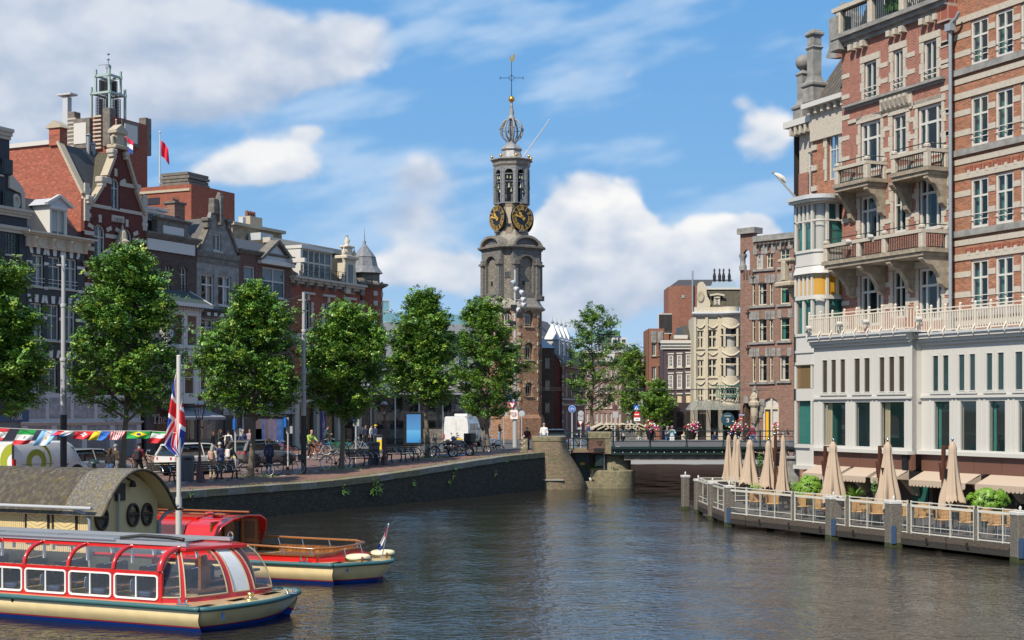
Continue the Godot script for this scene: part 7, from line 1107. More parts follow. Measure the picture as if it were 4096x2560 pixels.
func D8():
	var ft=EW(2985.,38.16,-.488,.0);var DY=.5;var C=V(ft.o.x,0,ft.o.z);var T3=V(8.82,0,-60.1);var T4=V(8.65,0,-63.9);var T5=V(8.57,0,-68.1);var xr=ft.loc(U(4330,1900)).x;var E=ft.world(xr,0,0);var GD=A5("terrace_deck","grey timber waterside terrace deck below the hotel","deck");var CE=8.5
	for i in 42:var z0=-.16-i*.2;var a=ft.world(-.2,DY,z0);var b=ft.world(xr,DY,z0);A1("deck_board",M.deck_wood,GD,(a+b)/2+V(0,-.03,0),V(xr+.2,.06,.185),ft.basis())
	var AL=[C,T3,T4,T5,V(14.,0,-68.5),ft.world(0,0,-CE)];var dm=N()
	for i in range(1,AL.size()- 1):dm.up_tri(AL[0]+V(0,DY-.01,0),AL[i]+V(0,DY-.01,0),AL[i+1]+V(0,DY-.01,0),UP)
	A0(dm,"far_deck",M.deck_wood,GD);var HH=[E,C,T3,T4,T5]
	for i in HH.size()- 1:
		var a=HH[i];var b=HH[i+1];var L=a.distance_to(b);var CG=maxi(1,int(L/4.5))
		for k in CG:
			var p0=a.lerp(b,float(k)/CG);var p1=a.lerp(b,(k+.99)/CG)
			for j in 2:A0(N().bar(p0+V(0,.42-j*.2,0),p1+V(0,.42-j*.2,0),.12,.19),"edge_beam",M.timber_wet if j else M.timber,GD)
	for i in 9:var p=ft.world(1.+i*1.9,.36,.09);A0(N().box(p,V(.06,.14,.04)).tube([p+V(-.02,-.06,.05),p+V(.05,-.12,.06)],.03,6),"mooring_ring",M.iron,GD)
	for i in 8:A1("pile",M.timber_wet,GD,ft.world(.5+i*2.2,-.4,-.8),V(.25,1.6,.25))
	var F7=[[153,735,515],[240,755,540],[335,800,560],[447,845,585],[1145,930,660],[1547,985,690],[2395,1085,765]];var lb=["free standing slim timber post in the water before the terrace tip","timber post at the far tip of the terrace","timber post third from the far tip of the terrace","timber post at the bend of the terrace edge","thick timber post before the parasol with brown mast","thick timber post before the middle parasol","thick timber post at the picture's right border"]
	for i in F7.size():
		var e=F7[i];var p=DN(q(8,e[0],e[1]),.0);var h=at(q(8,e[0],e[2]),-p.z).y;var w=.33 if i<4 else .46;var o=A5("mooring_post",lb[i],"post",p,.25,"timber mooring posts");A0(N().rbox(V(0,h/2-.4,0),V(w,h+.8,w),.03),"timber",M.timber_post,o);A0(N().rbox(V(0,h+.03,0),V(w+.04,.12,w+.04),.02).lathe([U(.03,0),U(.03,.07),U(.05,.12),U(.02,.17),U(0,.18)],V(0,h+.08,0),8),"white_cap",M.white,o);A0(N().rbox(V(0,.04,0),V(w+.012,.3,w+.012),.03),"algae_band",M.algae,o)
		if i>=3:A1("blue_fender",M.fender_blue,o,V(-w*.3,.45,w/2+.02),V(.16,.62,.04))
	var GB=[[565,655,752,865],[887,1012,1110,1225],[1253,1372,1498,1640],[1665,1790,1928,2085],[2112,2280,2440],[2500,2660,2830]];var gl=["glazed white railing section next to the terrace bend","glazed white railing section behind the first thick post","glazed white railing section left of the middle thick post","glazed white railing section before the rattan chairs","glazed white railing section before the big leafed bush","glazed white railing section running out of the picture"]
	for gi in GB.size():
		var G6=GB[gi];var o=A5("glass_railing",gl[gi],"railing",O3,.0,"glazed railing sections of the terrace");o.transform=TF(ft.basis(),ft.o)
		for i in G6.size()- 1:var x0=ft.lq(8,G6[i],750,.0).x;var x1=ft.lq(8,G6[i+1],750,.0).x;CN(o,V(x0,0,0),V(x1,0,0),DY,i==0)
		var xe=ft.lq(8,G6[G6.size()- 1],750,.0).x;A1("timber_upright",M.timber_post,o,V(xe+.1,DY+.5,-.05),V(.16,1.05,.16))
	var side=[C,T3,T4,T5,V(12.,0,-68.4)]
	for i in side.size()- 1:
		var a=side[i];var b=side[i+1];var o=A5("glass_railing",["glazed white railing on the terrace bend","glazed white railing on the far side after the bend","glazed white railing along the terrace tip","glazed white railing closing the terrace towards the bridge"][i],"railing",O3,.0,"glazed railing sections of the terrace");var k=maxi(1,int(a.distance_to(b)/1.2))
		for j in k:CN(o,b.lerp(a,float(j)/k),b.lerp(a,float(j+1)/k),DY,true)
	var IX=[[443,232,545,0,-8.6,44,375],[488,232,560,0,-8.,40,0],[508,262,570,0,-6.2,44,0],[585,265,580,0,-4.6,66,0],[708,272,605,0,-4.2,55,0],[745,240,560,0,-6.5,45,0],[806,235,625,762,-3.4,42,0],[1142,278,645,1095,-1.9,76,0],[1508,280,668,1461,-1.9,76,0],[1942,278,700,1887,-1.9,76,0]];var pl=["closed sand parasol farthest out on the terrace tip","slim closed sand parasol second from the tip","closed sand parasol before the two at the tip","wide closed sand parasol with scalloped hem by the bridge","closed sand parasol left of the reddish mast pair","closed sand parasol half hidden beside the reddish mast","wrinkled closed parasol on a reddish mast nearest the oriel","closed sand parasol with reddish mast, first along the gallery","closed sand parasol with reddish mast before the dark pier","closed sand parasol with reddish mast near the green hatch"]
	for i in IX.size():
		var e=IX[i];var z=e[4];var pt=ft.lq(8,e[0],e[1],z);var pb=ft.lq(8,e[0],e[2],z);var wx=e[5]*.5975/FOCAL*(-ft.world(pt.x,0,z).z);var o=A5("parasol",pl[i],"parasol",ft.world(pt.x,DY,z),.0,"closed sand parasols on the terrace");CM(o,pb.y-DY,pt.y-DY,wx,i)
		if e[3]>0:var mx=ft.lq(8,e[3],500,z).x-pt.x;var lx=ft.basis()*V(mx,0,.05);var mh=ft.lq(8,e[3],305 if i>6 else 225,z).y-DY;var m=N();m.xf=TF(Basis(),lx);m.rbox(V(0,mh/2,0),V(.12,mh,.1),.02);A0(m,"mast",M.mahogany,o);var ar=N();ar.xf=TF(ft.basis(),O3);ar.bar(V(mx+.08,mh-1.3,.08),V(mx+.12,mh-.1,.1),.07,.05);ar.bar(V(mx-.12,mh-1.2,.04),V(mx-.2,mh-.6,.04),.05,.05);ar.bar(V(mx+.1,mh-.05,.08),V(.0,mh-.02,.05),.06,.05);A0(ar,"arm",M.mahogany,o);var bk=N();bk.xf=TF(ft.basis(),O3);bk.bar(V(mx+.26,mh-1.35,.15),V(mx+.34,mh-.8,.17),.12,.1);A0(bk,"crank_housing",M.black,o);var bp=N();bp.xf=TF(Basis(),lx);bp.rbox(V(0,.06,0),V(.7,.12,.7),.03);A0(bp,"foot",M.iron,o)
	var ch=DD();var BJ=true;var F2=[[625,-1.6,.4],[700,-2.6,2.6],[735,-1.3,-.5],[930,-1.3,.2],[985,-2.4,2.9],[1060,-1.2,.9],[1050,-3.,3.3],[1200,-2.2,-.3],[1310,-1.4,.5],[1360,-2.6,3.],[1430,-1.3,-.4],[1605,-1.4,.2],[1600,-2.8,3.],[1735,-1.5,.3],[1760,-2.7,2.8],[1880,-1.3,-.2],[1905,-2.5,3.2],[2040,-1.3,.4],[2060,-2.6,2.9],[2165,-2.4,3.],[2235,-1.3,.2],[2320,-2.6,3.1],[2360,-1.3,.1]];var rr=EW(2985.,38.16,-.488,.0)
	for i in F2.size():var e=F2[i];var x=ft.lq(8,e[0],760,e[1]).x;var p=ft.world(x,DY,e[1]);var c=ch if BJ else E1(ch);BJ=false;c.position=p;c.rotation.y=e[2]+.45;c.set_meta("label","rattan terrace chair, number %s along the glass railing from the bend"%["one","two","three","four","five","six","seven","eight","nine","ten","eleven","twelve","thirteen","fourteen","fifteen","sixteen","seventeen","eighteen","nineteen","twenty","twenty-one","twenty-two","twenty-three"][i])
	var tb=EQ();BJ=true
	for e in[[670,-2.],[960,-1.9],[1150,-1.9],[1395,-1.9],[1690,-2.],[1830,-2.],[1985,-2.],[2280,-2.]]:var c=tb if BJ else E1(tb);c.position=ft.world(ft.lq(8,e[0],760,e[1]).x,DY,e[1]);c.set_meta("label","small wooden café table %s"%["next to the terrace bend","before the first masted parasol","beside the first thick post","before the yucca plant","right of the middle thick post","before the green hatch","before the third masted parasol","before the big leafed bush"][[670,960,1150,1395,1690,1830,1985,2280].find(e[0])]);BJ=false
	E6(ft,[985,610,95,110],-3.4,190,.17,"bright green large leafed bush between oriel and first masted parasol",M.leaf_bright,0);E6(ft,[2190,660,145,75],-2.6,170,.17,"large leafed fatsia bush before the awning at the right",M.leaf_bright,0);E6(ft,[875,575,60,35],-4.,160,.09,"low yellow green shrub under the oriel",M.leaf_bright,1);E6(ft,[655,400,22,60],-8.,120,.10,"upright dark shrub behind the closed parasols",M.fern,1);E6(ft,[1425,580,28,55],-2.6,110,.09,"narrow climbing shrub left of the middle masted parasol",M.fern,1);E6(ft,[620,590,40,30],-3.6,110,.10,"small shrub behind the railing near the bend",M.leaf_bright,1);E6(ft,[1290,640,70,60],-2.2,70,.5,"spiky yucca plant behind the railing",M.leaf_bright,2);var lp=A5("lamp_pedestal","stone pedestal with two small lanterns beside the oriel","lamp",ft.world(ft.lq(8,858,470,-7.).x,1.2,-7.));A0(N().rbox(V(0,.5,0),V(.7,1.6,.7),.05).rbox(V(0,1.35,0),V(.9,.14,.9),.03),"pedestal",M.stone_grey,lp)
	for s in[-.17,.2]:A0(N().lathe([U(.12,1.42),U(.03,1.6),U(.03,1.9)],V(s,0,0),8).lathe([U(.15,2.4),U(.05,2.55),U(.0,2.7)],V(s,0,0),6,0,true),"lantern_frame",M.iron,lp);A0(N().lathe([U(.06,1.9),U(.14,2.4)],V(s,0,0),6,0,true),"lantern_glass",M.glass_clear,lp)
func CN(o,a,b,DY,DI):
	var d=(b-a);d.y=0;var L=d.length();var E4=d/L;var basis=Basis(E4,UP,E4.cross(UP));var n=AM("rail_panel",o);n.transform=TF(basis,a+V(0,DY,0));var m=N();m.bx(0,L,.04,.075,-.02,.02);m.bx(.02,L-.02,.27,.29,-.014,.014);m.bx(0,L,.93,1.01,-.02,.02);m.bx(0,L,1.085,1.115,-.03,.03);m.bx(-.018,.018,.0,1.14,-.022,.022);m.bx(L-.018,L+.018,.0,1.14,-.023,.023);A0(m,"frame",M.rail_white,n);DP("pane",M.glass_clear,n,V(L/2,.5,.0),U(L-.05,.8))
func CM(o,y0,y1,w,sd):
	var mb=N();DL.seed=300+sd;var ph=AN(0,6);var A4=[];var K=40;var N=16;var KI=[]
	for k in K:KI.append(AN(-.05,.05))
	for j in N+1:
		var t=float(j)/N;var AT=[]
		for k in K:
			var a=TAU*k/K;var C9=w*(.22+.36*pow(1.-t,.8)+.34*(1.-t)*(1.-t))if t<.97 else w*.12
			if t>.82 and t<.97:C9*=1.+.25*sin((t-.82)/.15*PI)
			var GQ=.26*sin(a*7+ph+t*1.5)+.16*sin(a*4+2.*ph-t*3.)+.07*sin(a*13+t*6.);C9*=1.+GQ*clampf(1.15-t,.1,1.);var yy=lerpf(y0,y1,t)
			if j==0:yy+=.09*absf(sin(a*10.))+KI[k]+.22*sin(a*1.+ph)- .12
			if j==1:yy+=KI[k]*.7+.15*sin(a*1.+ph)
			AT.append(V(sin(a)*C9,yy,cos(a)*C9))
		A4.append(AT)
	mb.patch(A4,true);A0(mb,"canopy",M.parasol,o);A0(N().tube([V(0,0,0),V(0,y1,0)],.035,6),"pole",M.iron if w<.3 else M.mahogany,o);A0(N().lathe([U(.03,0),U(.03,.06),U(.055,.1),U(.03,.15),U(0,.16)],V(0,y1-.02,0),8),"finial",M.chrome,o);A0(N().lathe([U(.0,0),U(.3,0),U(.3,.06),U(.06,.1)],O3,12),"base",M.iron,o)
func DD():
	var o=A5("rattan_chair","x","chair",O3,.0,"rattan chairs on the terrace");A0(N().rbox(V(0,.45,0),V(.46,.05,.44),.02),"seat",M.rattan,o);var b=N()
	for r in 9:
		var AU=[]
		for i in 9:var a=PI*(.0+i/8.);AU.append(V(cos(a)*.25,.5+r*.045,-sin(a)*.24))
		b.tube(AU,.018,5)
	for i in 9:var a=PI*(i/8.);b.tube([V(cos(a)*.24,.46,-sin(a)*.23),V(cos(a)*.255,.88,-sin(a)*.245)],.012,4)
	A0(b,"backrest",M.rattan,o)
	for sx in[-1,1]:
		for sz in[-1,1]:A0(N().tube([V(sx*.2,.43,sz*.18),V(sx*.23,0,sz*.21)],.014,5),"leg",M.steel,o)
	return o
func EQ():
	var o=A5("cafe_table","x","table",O3,.3,"wooden café tables on the terrace");A0(N().rbox(V(0,.73,0),V(.75,.035,.75),.012),"tabletop",M.table_wood,o);A0(N().tube([V(0,0,0),V(0,.71,0)],.03,8),"column",M.iron,o)
	for i in 4:var a=PI/4+PI/2*i;A0(N().tube([V(0,.08,0),V(sin(a)*.3,.02,cos(a)*.3)],[.03,.018],5),"foot",M.iron,o)
	return o
func E6(ft,e,z,H8,leaf,AK,m,C4):
	var c=ft.lq(8,e[0],e[1],z);var k=.5975/FOCAL*(-ft.world(c.x,0,z).z);var rx=e[2]*k;var ry=e[3]*k;var KW=ft.world(c.x,c.y,z);var o=A5("shrub" if C4!=2 else "yucca",AK,"plant",V(KW.x,.5,KW.z));var h=KW.y-.5;DL.seed=900+int(e[0]);var lv=N()
	if C4==2:
		for i in H8:var a=AN(0,TAU);var el=AN(.15,1.2);var d=V(cos(a)*cos(el),sin(el),sin(a)*cos(el))*leaf*AN(.8,1.5);var w=d.cross(UP).normalized()*.022;var b0=V(0,h-.1,0);lv.quad(b0-w,b0+w,b0+d*.6+w*1.2+V(0,.02,0),b0+d*.6-w*1.2);lv.tri(b0+d*.6-w*1.2,b0+d*.6+w*1.2,b0+d+V(0,-.1*leaf,0))
	else:
		for i in H8:
			var d=V(AN(-1,1),AN(-1,1),AN(-1,1))
			if d.length()>1.:d=d.normalized()*AN(.6,1.)
			var p=V(d.x*rx,h+d.y*ry,d.z*rx*.7);var GP=(V(d.x,d.y*.5+.35,d.z+.5)).normalized();var t1=GP.cross(V(AN(-1,1),AN(-1,1),AN(-1,1))).normalized();var t2=GP.cross(t1)
			if C4==0:
				for k2 in 7:var a=-2.2+4.4*k2/6.;var E4=(t1*sin(a)+t2*cos(a))*leaf*(1.-.25*absf(k2-3)/3.);var sd=(t1*cos(a)- t2*sin(a))*leaf*.17;lv.quad(p,p+E4*.55+sd+GP*.02,p+E4-GP*leaf*.25,p+E4*.55-sd+GP*.02)
			else:lv.quad(p,p+t1*leaf*.5+t2*leaf*.3,p+t1*leaf,p+t1*leaf*.5-t2*leaf*.3)
	A0(lv,"leaves",m,o);var st=N()
	for i in 5:st.tube([V(0,0,0),V(AN(-.4,.4)*rx,h*.6,AN(-.3,.3)*rx),V(AN(-.7,.7)*rx,h+AN(0,.5)*ry,AN(-.4,.4)*rx)],[.03,.02,.012],5)
	A0(st,"stem",M.timber,o);A0(N().lathe([U(0,0),U(.22,0),U(.28,.4),U(.24,.4),U(0,.34)],O3,12),"pot",M.stone_dark,o)
func CF(o,a):
	var f=Fac.new();f.o=o;f.ax=a.normalized();f.nn=f.ax.cross(UP).normalized();return f
func IZ(o,L,EF,HP,FN):
	var D9=func(s,BH,CE):
		var AU=[U(-L,-BH),U(-1.2,-BH),U(-.35-CE*.5,-BH-.02),U(.05-CE,-.22-BH),U(.22+FN*.4-CE,-EF*.25),U(.28+FN-CE,-EF*.5),U(.22+FN*.4-CE,-EF*.75),U(.05-CE,-EF+.22+BH),U(-.35-CE*.5,-EF+BH+.02),U(-1.2,-EF+BH),U(-L,-EF+BH)];var k=clampf(s,0,.9999)*(AU.size()- 1);var i=int(k);var t=k-i;var p0=AU[maxi(i-1,0)];var p1=AU[i];var p2=AU[i+1];var p3=AU[mini(i+2,AU.size()- 1)]
		if i==0 or i==AU.size()- 2:return p1.lerp(p2,t)
		return .5*(2*p1+(p2-p0)*t+(2*p0-5*p1+4*p2-p3)*t*t+(3*p1-p0-3*p2+p3)*t*t*t)
	var LQ=[[-.35,.55,.75,0],[-.02,.22,.46,0],[.10,.12,.32,1],[.115,.11,.31,2],[.13,.10,.29,3],[.25,.015,.18,3],[.36,.0,.1,3],[HP-.05,.03,.03,3]];var HV=[M.hull_black,M.hull_blue,M.hull_red,M.hull_cream];var G0=["bottom","blue_boot_stripe","red_line","hull_side"];var N=72
	for g in 4:
		var A4=[]
		for i in LQ.size():
			var e=LQ[i];var MF=(g==0 and i<=1)or(g==1 and i in[1,2])or(g==2 and i in[2,4])or(g==3 and i>=4)
			if not MF:continue
			var AT=[]
			for k in N+1:var p=D9.call(float(k)/N,e[1],e[2]);AT.append(V(p.x,e[0],p.y))
			A4.append(AT)
		var mb=N();mb.patch(A4,false);A0(mb,G0[g],HV[g],o)
	var rr=[]
	for k in N+1:var p=D9.call(float(k)/N,-.01,.0);rr.append(V(p.x,HP,p.y))
	A0(N().tube(rr,.055,8),"rub_rail",M.hull_teal,o);var dk=N()
	for k in N/2:
		var c=[]
		for t in[k,k+1,N-k-1,N-k]:var p=D9.call(float(t)/N,.02,.02);c.append(V(p.x,HP+.03,p.y))
		dk.up_quad(c[0],c[1],c[2],c[3],UP)
	A0(dk,"deck",M.hull_cream,o)
func G4(o,p,BA=.0):
	var m=N();m.xf=TF(BU(BA),p);m.rbox(V(0,.015,0),V(.3,.03,.1),.01)
	for s in[-1,1]:m.tube([V(s*.06,.02,0),V(s*.1,.13,0)],[.022,.028],6)
	A0(m,"mooring_cleat",M.chrome,o)
func EP():
	CI();CO();CL();E9()
func BM(mb,x0,x1,y0,y1,w,z0,z1,C9=.09):
	var o=PackedVector2Array();var n=PackedVector2Array()
	for c in[[x1-C9,y1-C9,0],[x0+C9,y1-C9,1],[x0+C9,y0+C9,2],[x1-C9,y0+C9,3]]:
		for i in 5:var a=PI/2*c[2]+PI/2*i/4.;o.append(U(c[0]+C9*cos(a),c[1]+C9*sin(a)));n.append(U(c[0]+(C9-w)*cos(a),c[1]+(C9-w)*sin(a)))
	for i in o.size():var j=(i+1)%o.size();mb.prism_z(Q([o[i],o[j],n[j],n[i]]),z0,z1)
func CI():
	var f=CF(V(-6.44,0,-31.),V(.904,0,.428));var o=A5("tour_boat","red and cream glass roofed canal tour boat in front","boat");o.transform=TF(f.basis(),f.o);IZ(o,12.,3.7,.52,.12);var x1=-1.44;var P=1.28;var zs=-.35;var I0=8;var CA=N();CA.bx(-12,x1,.55,.62,zs-.06,zs);CA.bx(-12,x1,1.14,1.22,zs-.07,zs+.02);CA.bx(-12,x1+.05,.5,.56,zs-.2,zs+.03)
	for i in I0+1:CA.bx(x1-i*P-.05,x1-i*P+.05,.56,1.2,zs-.06,zs+.004)
	A0(CA,"side_frame",M.boat_red,o);var H2=N();H2.bx(-12,x1,.5,.66,-3.36,-3.3);H2.bx(-12,x1,1.12,1.22,-3.36,-3.3)
	for i in I0+1:H2.bx(x1-i*P-.05,x1-i*P+.05,.66,1.12,-3.36,-3.3)
	A0(H2,"far_side_frame",M.boat_red,o)
	var K6=func(t):
		var a=t*PI/2
		return U(zs-.02-.62*(1.-cos(a)),1.22+.44*sin(a))
	for i in I0:
		var a=x1 -(i+1)*P;var b=x1-i*P;var w=AM("side_window",o);var fm=N();BM(fm,a+.035,b-.035,.6,1.15,.04,zs-.02,zs+.03);fm.bx((a+b)/2-.016,(a+b)/2+.016,.62,1.13,zs-.01,zs+.02);A0(fm,"frame",M.alu_white,w);DP("pane",M.glass_boat,w,V(a*.75+b*.25,.875,zs),U(P/2-.06,.5));DP("pane",M.glass_boat,w,V(a*.25+b*.75,.875,zs),U(P/2-.06,.5));var g=N();var r0=[];var A4=[]
		for k in 9:var c=K6.call(k/8.);A4.append([V(a+.06,c.y,c.x),V(b-.06,c.y,c.x)])
		g.patch(A4,false);A0(g,"roof_glass",M.glass_boat,o)
		for e in[a]:
			var rb=[]
			for k in 9:var c=K6.call(k/8.);rb.append(V(e,c.y+.01,c.x+.01))
			A0(N().tube(rb,.05,6),"roof_rib",M.boat_red,o);var fb=[]
			for k in 9:var c=K6.call(k/8.);fb.append(V(e,c.y,-3.7-c.x+.0))
			A0(N().tube(fb,.04,5),"far_roof_rib",M.alu_white,o)
		for k in 2:A0(N().bar(V(a,1.3,-1.-k*1.7),V(a,1.66,-1.-k*1.7),.05,.05),"roof_stay",M.alu_white,o)
	var ee=[]
	for k in 9:var c=K6.call(k/8.);ee.append(V(x1,c.y+.01,c.x+.01))
	A0(N().tube(ee,.075,6),"roof_rib",M.boat_red,o);A0(N().bx(-12,-1.55,1.64,1.70,-1.12,-.93).bx(-12,-1.55,1.64,1.70,-2.78,-2.58).prism_y(Q([U(-1.56,-.9),U(-1.25,-1.),U(-.98,-1.7),U(-.7,-2.5),U(-1.2,-2.8),U(-1.9,-2.75),U(-1.9,-.95)]),O3,1.6,1.69,.02),"roof_edge",M.boat_red,o)
	for i in 5:var a=-1.95 -(i+1)*2.;A1("roof_pane",M.roof_tint,o,V(a+1.,1.71,-1.85),V(1.94,.03,1.44))
	var sr=N()
	for z in[-1.05,-2.65]:sr.bx(-12,-1.25,1.72,1.80,z-.05,z+.05)
	sr.bx(-12,-3.2,1.80,1.83,-1.2,-.95);A0(sr,"roof_rail",M.alu,o);A0(N().tube([V(-3.1,1.84,-1.05),V(-2.6,1.9,-1.15),V(-1.9,1.88,-1.2),V(-1.5,1.84,-1.25)],.045,6),"roof_cable_cover",M.black,o);var AI=[U(-1.44,-.36),U(-.98,-.6),U(-.74,-1.2),U(-.6,-1.87),U(-.48,-2.5),U(-.4,-3.05),U(-.95,-3.34),U(-1.5,-3.35)];var LD=[U(-1.72,-.86),U(-1.45,-1.02),U(-1.26,-1.32),U(-1.08,-1.72),U(-.93,-2.15),U(-.78,-2.58),U(-1.2,-2.82),U(-1.7,-2.85)]
	var M5=func(AU,s):
		var k=clampf(s,0,AU.size()- 1.0001);var i=int(k);var t=k-i;var p0=AU[maxi(i-1,0)];var p1=AU[i];var p2=AU[i+1];var p3=AU[mini(i+2,AU.size()- 1)]
		return .5*(2*p1+(p2-p0)*t+(2*p0-5*p1+4*p2-p3)*t*t+(3*p1-p0-3*p2+p3)*t*t*t)
	var G1=func(s,t,GP):
		var b=M5.call(AI,s);var tp=M5.call(LD,s);var c=U(-1.9,-1.85);var p=b.lerp(tp,t*.35+.65*t*t);p+=(p-c).normalized()*GP
		return V(p.x,lerpf(.6,1.63,sin(t*PI/2)*.5+t*.5),p.y)
	var F5=func(s0,s1,t0,t1,GP,m,A3):
		var mb=N();var A4=[]
		for j in 13:
			var AT=[]
			for i in 9:AT.append(G1.call(lerpf(s0,s1,i/8.),lerpf(t0,t1,j/12.),GP))
			A4.append(AT)
		mb.patch(A4,false);A0(mb,A3,m,o)
	for e in[[.08,.86,M.glass_boat,"bow_pane"],[1.06,2.72,M.glass_boat,"bow_pane"],[2.98,3.72,M.panel_white,"bow_panel"],[3.98,4.95,M.glass_boat,"bow_pane"],[5.2,6.2,M.glass_boat,"bow_pane"]]:
		F5.call(e[0],e[1],.05,.96,.0,e[2],e[3]);var B8=[]
		for i in 9:B8.append(G1.call(lerpf(e[0],e[1],i/8.),.05,.012))
		for j in 9:B8.append(G1.call(e[1],lerpf(.05,.96,j/8.),.012))
		for i in 9:B8.append(G1.call(lerpf(e[1],e[0],i/8.),.96,.012))
		for j in 9:B8.append(G1.call(e[0],lerpf(.96,.05,j/8.),.012))
		A0(N().tube(B8,.018,5,false),"pane_seal",M.seal_tan,o)
	for e in[[-.02,.09],[.85,1.07],[2.71,2.99],[3.71,3.99],[4.94,5.21],[6.19,6.99]]:F5.call(e[0],e[1],.0,1.,.004,M.boat_red,"bow_post")
	F5.call(.0,6.99,-.06,.055,.012,M.boat_red,"bow_sill");F5.call(.0,6.99,.95,1.01,.01,M.boat_red,"bow_head");A1("floor",M.deck_brown,o,V(-6.5,.3,-1.85),V(11.,.04,2.9));A1("side_lining",M.varnish,o,V(-6.7,.55,-3.25),V(10.5,.45,.03));var pp=A0(N().prism_z(Q([U(-.95,.4),U(-.1,.4),U(-.1,1.15),U(-.45,1.5),U(-.95,1.5)]),-.03,.03),"partition",M.varnish,o);pp.transform=TF(BU(PI/2+.4),V(-1.35,0,-2.));A1("dashboard",M.varnish,o,V(-.95,.75,-1.6),V(.4,.06,1.6),BU(-.25));
	for i in 8:
		for z in[-.95,-2.75]:
			var n=AM("bench",o,V(x1-.75-i*P,0,z));var s=N()
			for k in 4:s.rbox(V(.22,.70,-.42+k*.28),V(.42,.12,.26),.03)
			A0(s,"cushion",M.seat_blue,n);var b=N()
			for k in 4:b.rbox(V(-.04,.88,-.42+k*.28),V(.10,.36,.26),.03)
			A0(b,"backrest",M.seat_blue,n);A0(N().tube([V(-.1,.78,.55),V(-.08,.98,.56),V(-.05,1.02,.5),V(.0,1.06,.1),V(-.05,1.08,-.52)],.014,5),"grab_rail",M.chrome,n);A1("table",M.varnish,n,V(.52,.78,.0),V(.16,.03,.9))
	G4(o,V(-.72,.56,-.2));G4(o,V(.3,.56,-2.75),1.2);A0(N().lathe([U(.14,0),U(.14,.03),U(.06,.05),U(.07,.13),U(.09,.15),U(0,.16)],V(.0,.55,-1.65),12),"bollard",M.brass,o);A1("registration_plate",M.plate_blue,o,V(.17,.35,-.42),V(.02,.14,.12),BU(.9));var L7=A0(N().lathe([U(.035,0),U(.035,.02),U(0,.02)],O3,10),"drain_hole",M.black,o);L7.transform=TF(Basis(RT,PI/2),V(-5.3,.43,-.02))
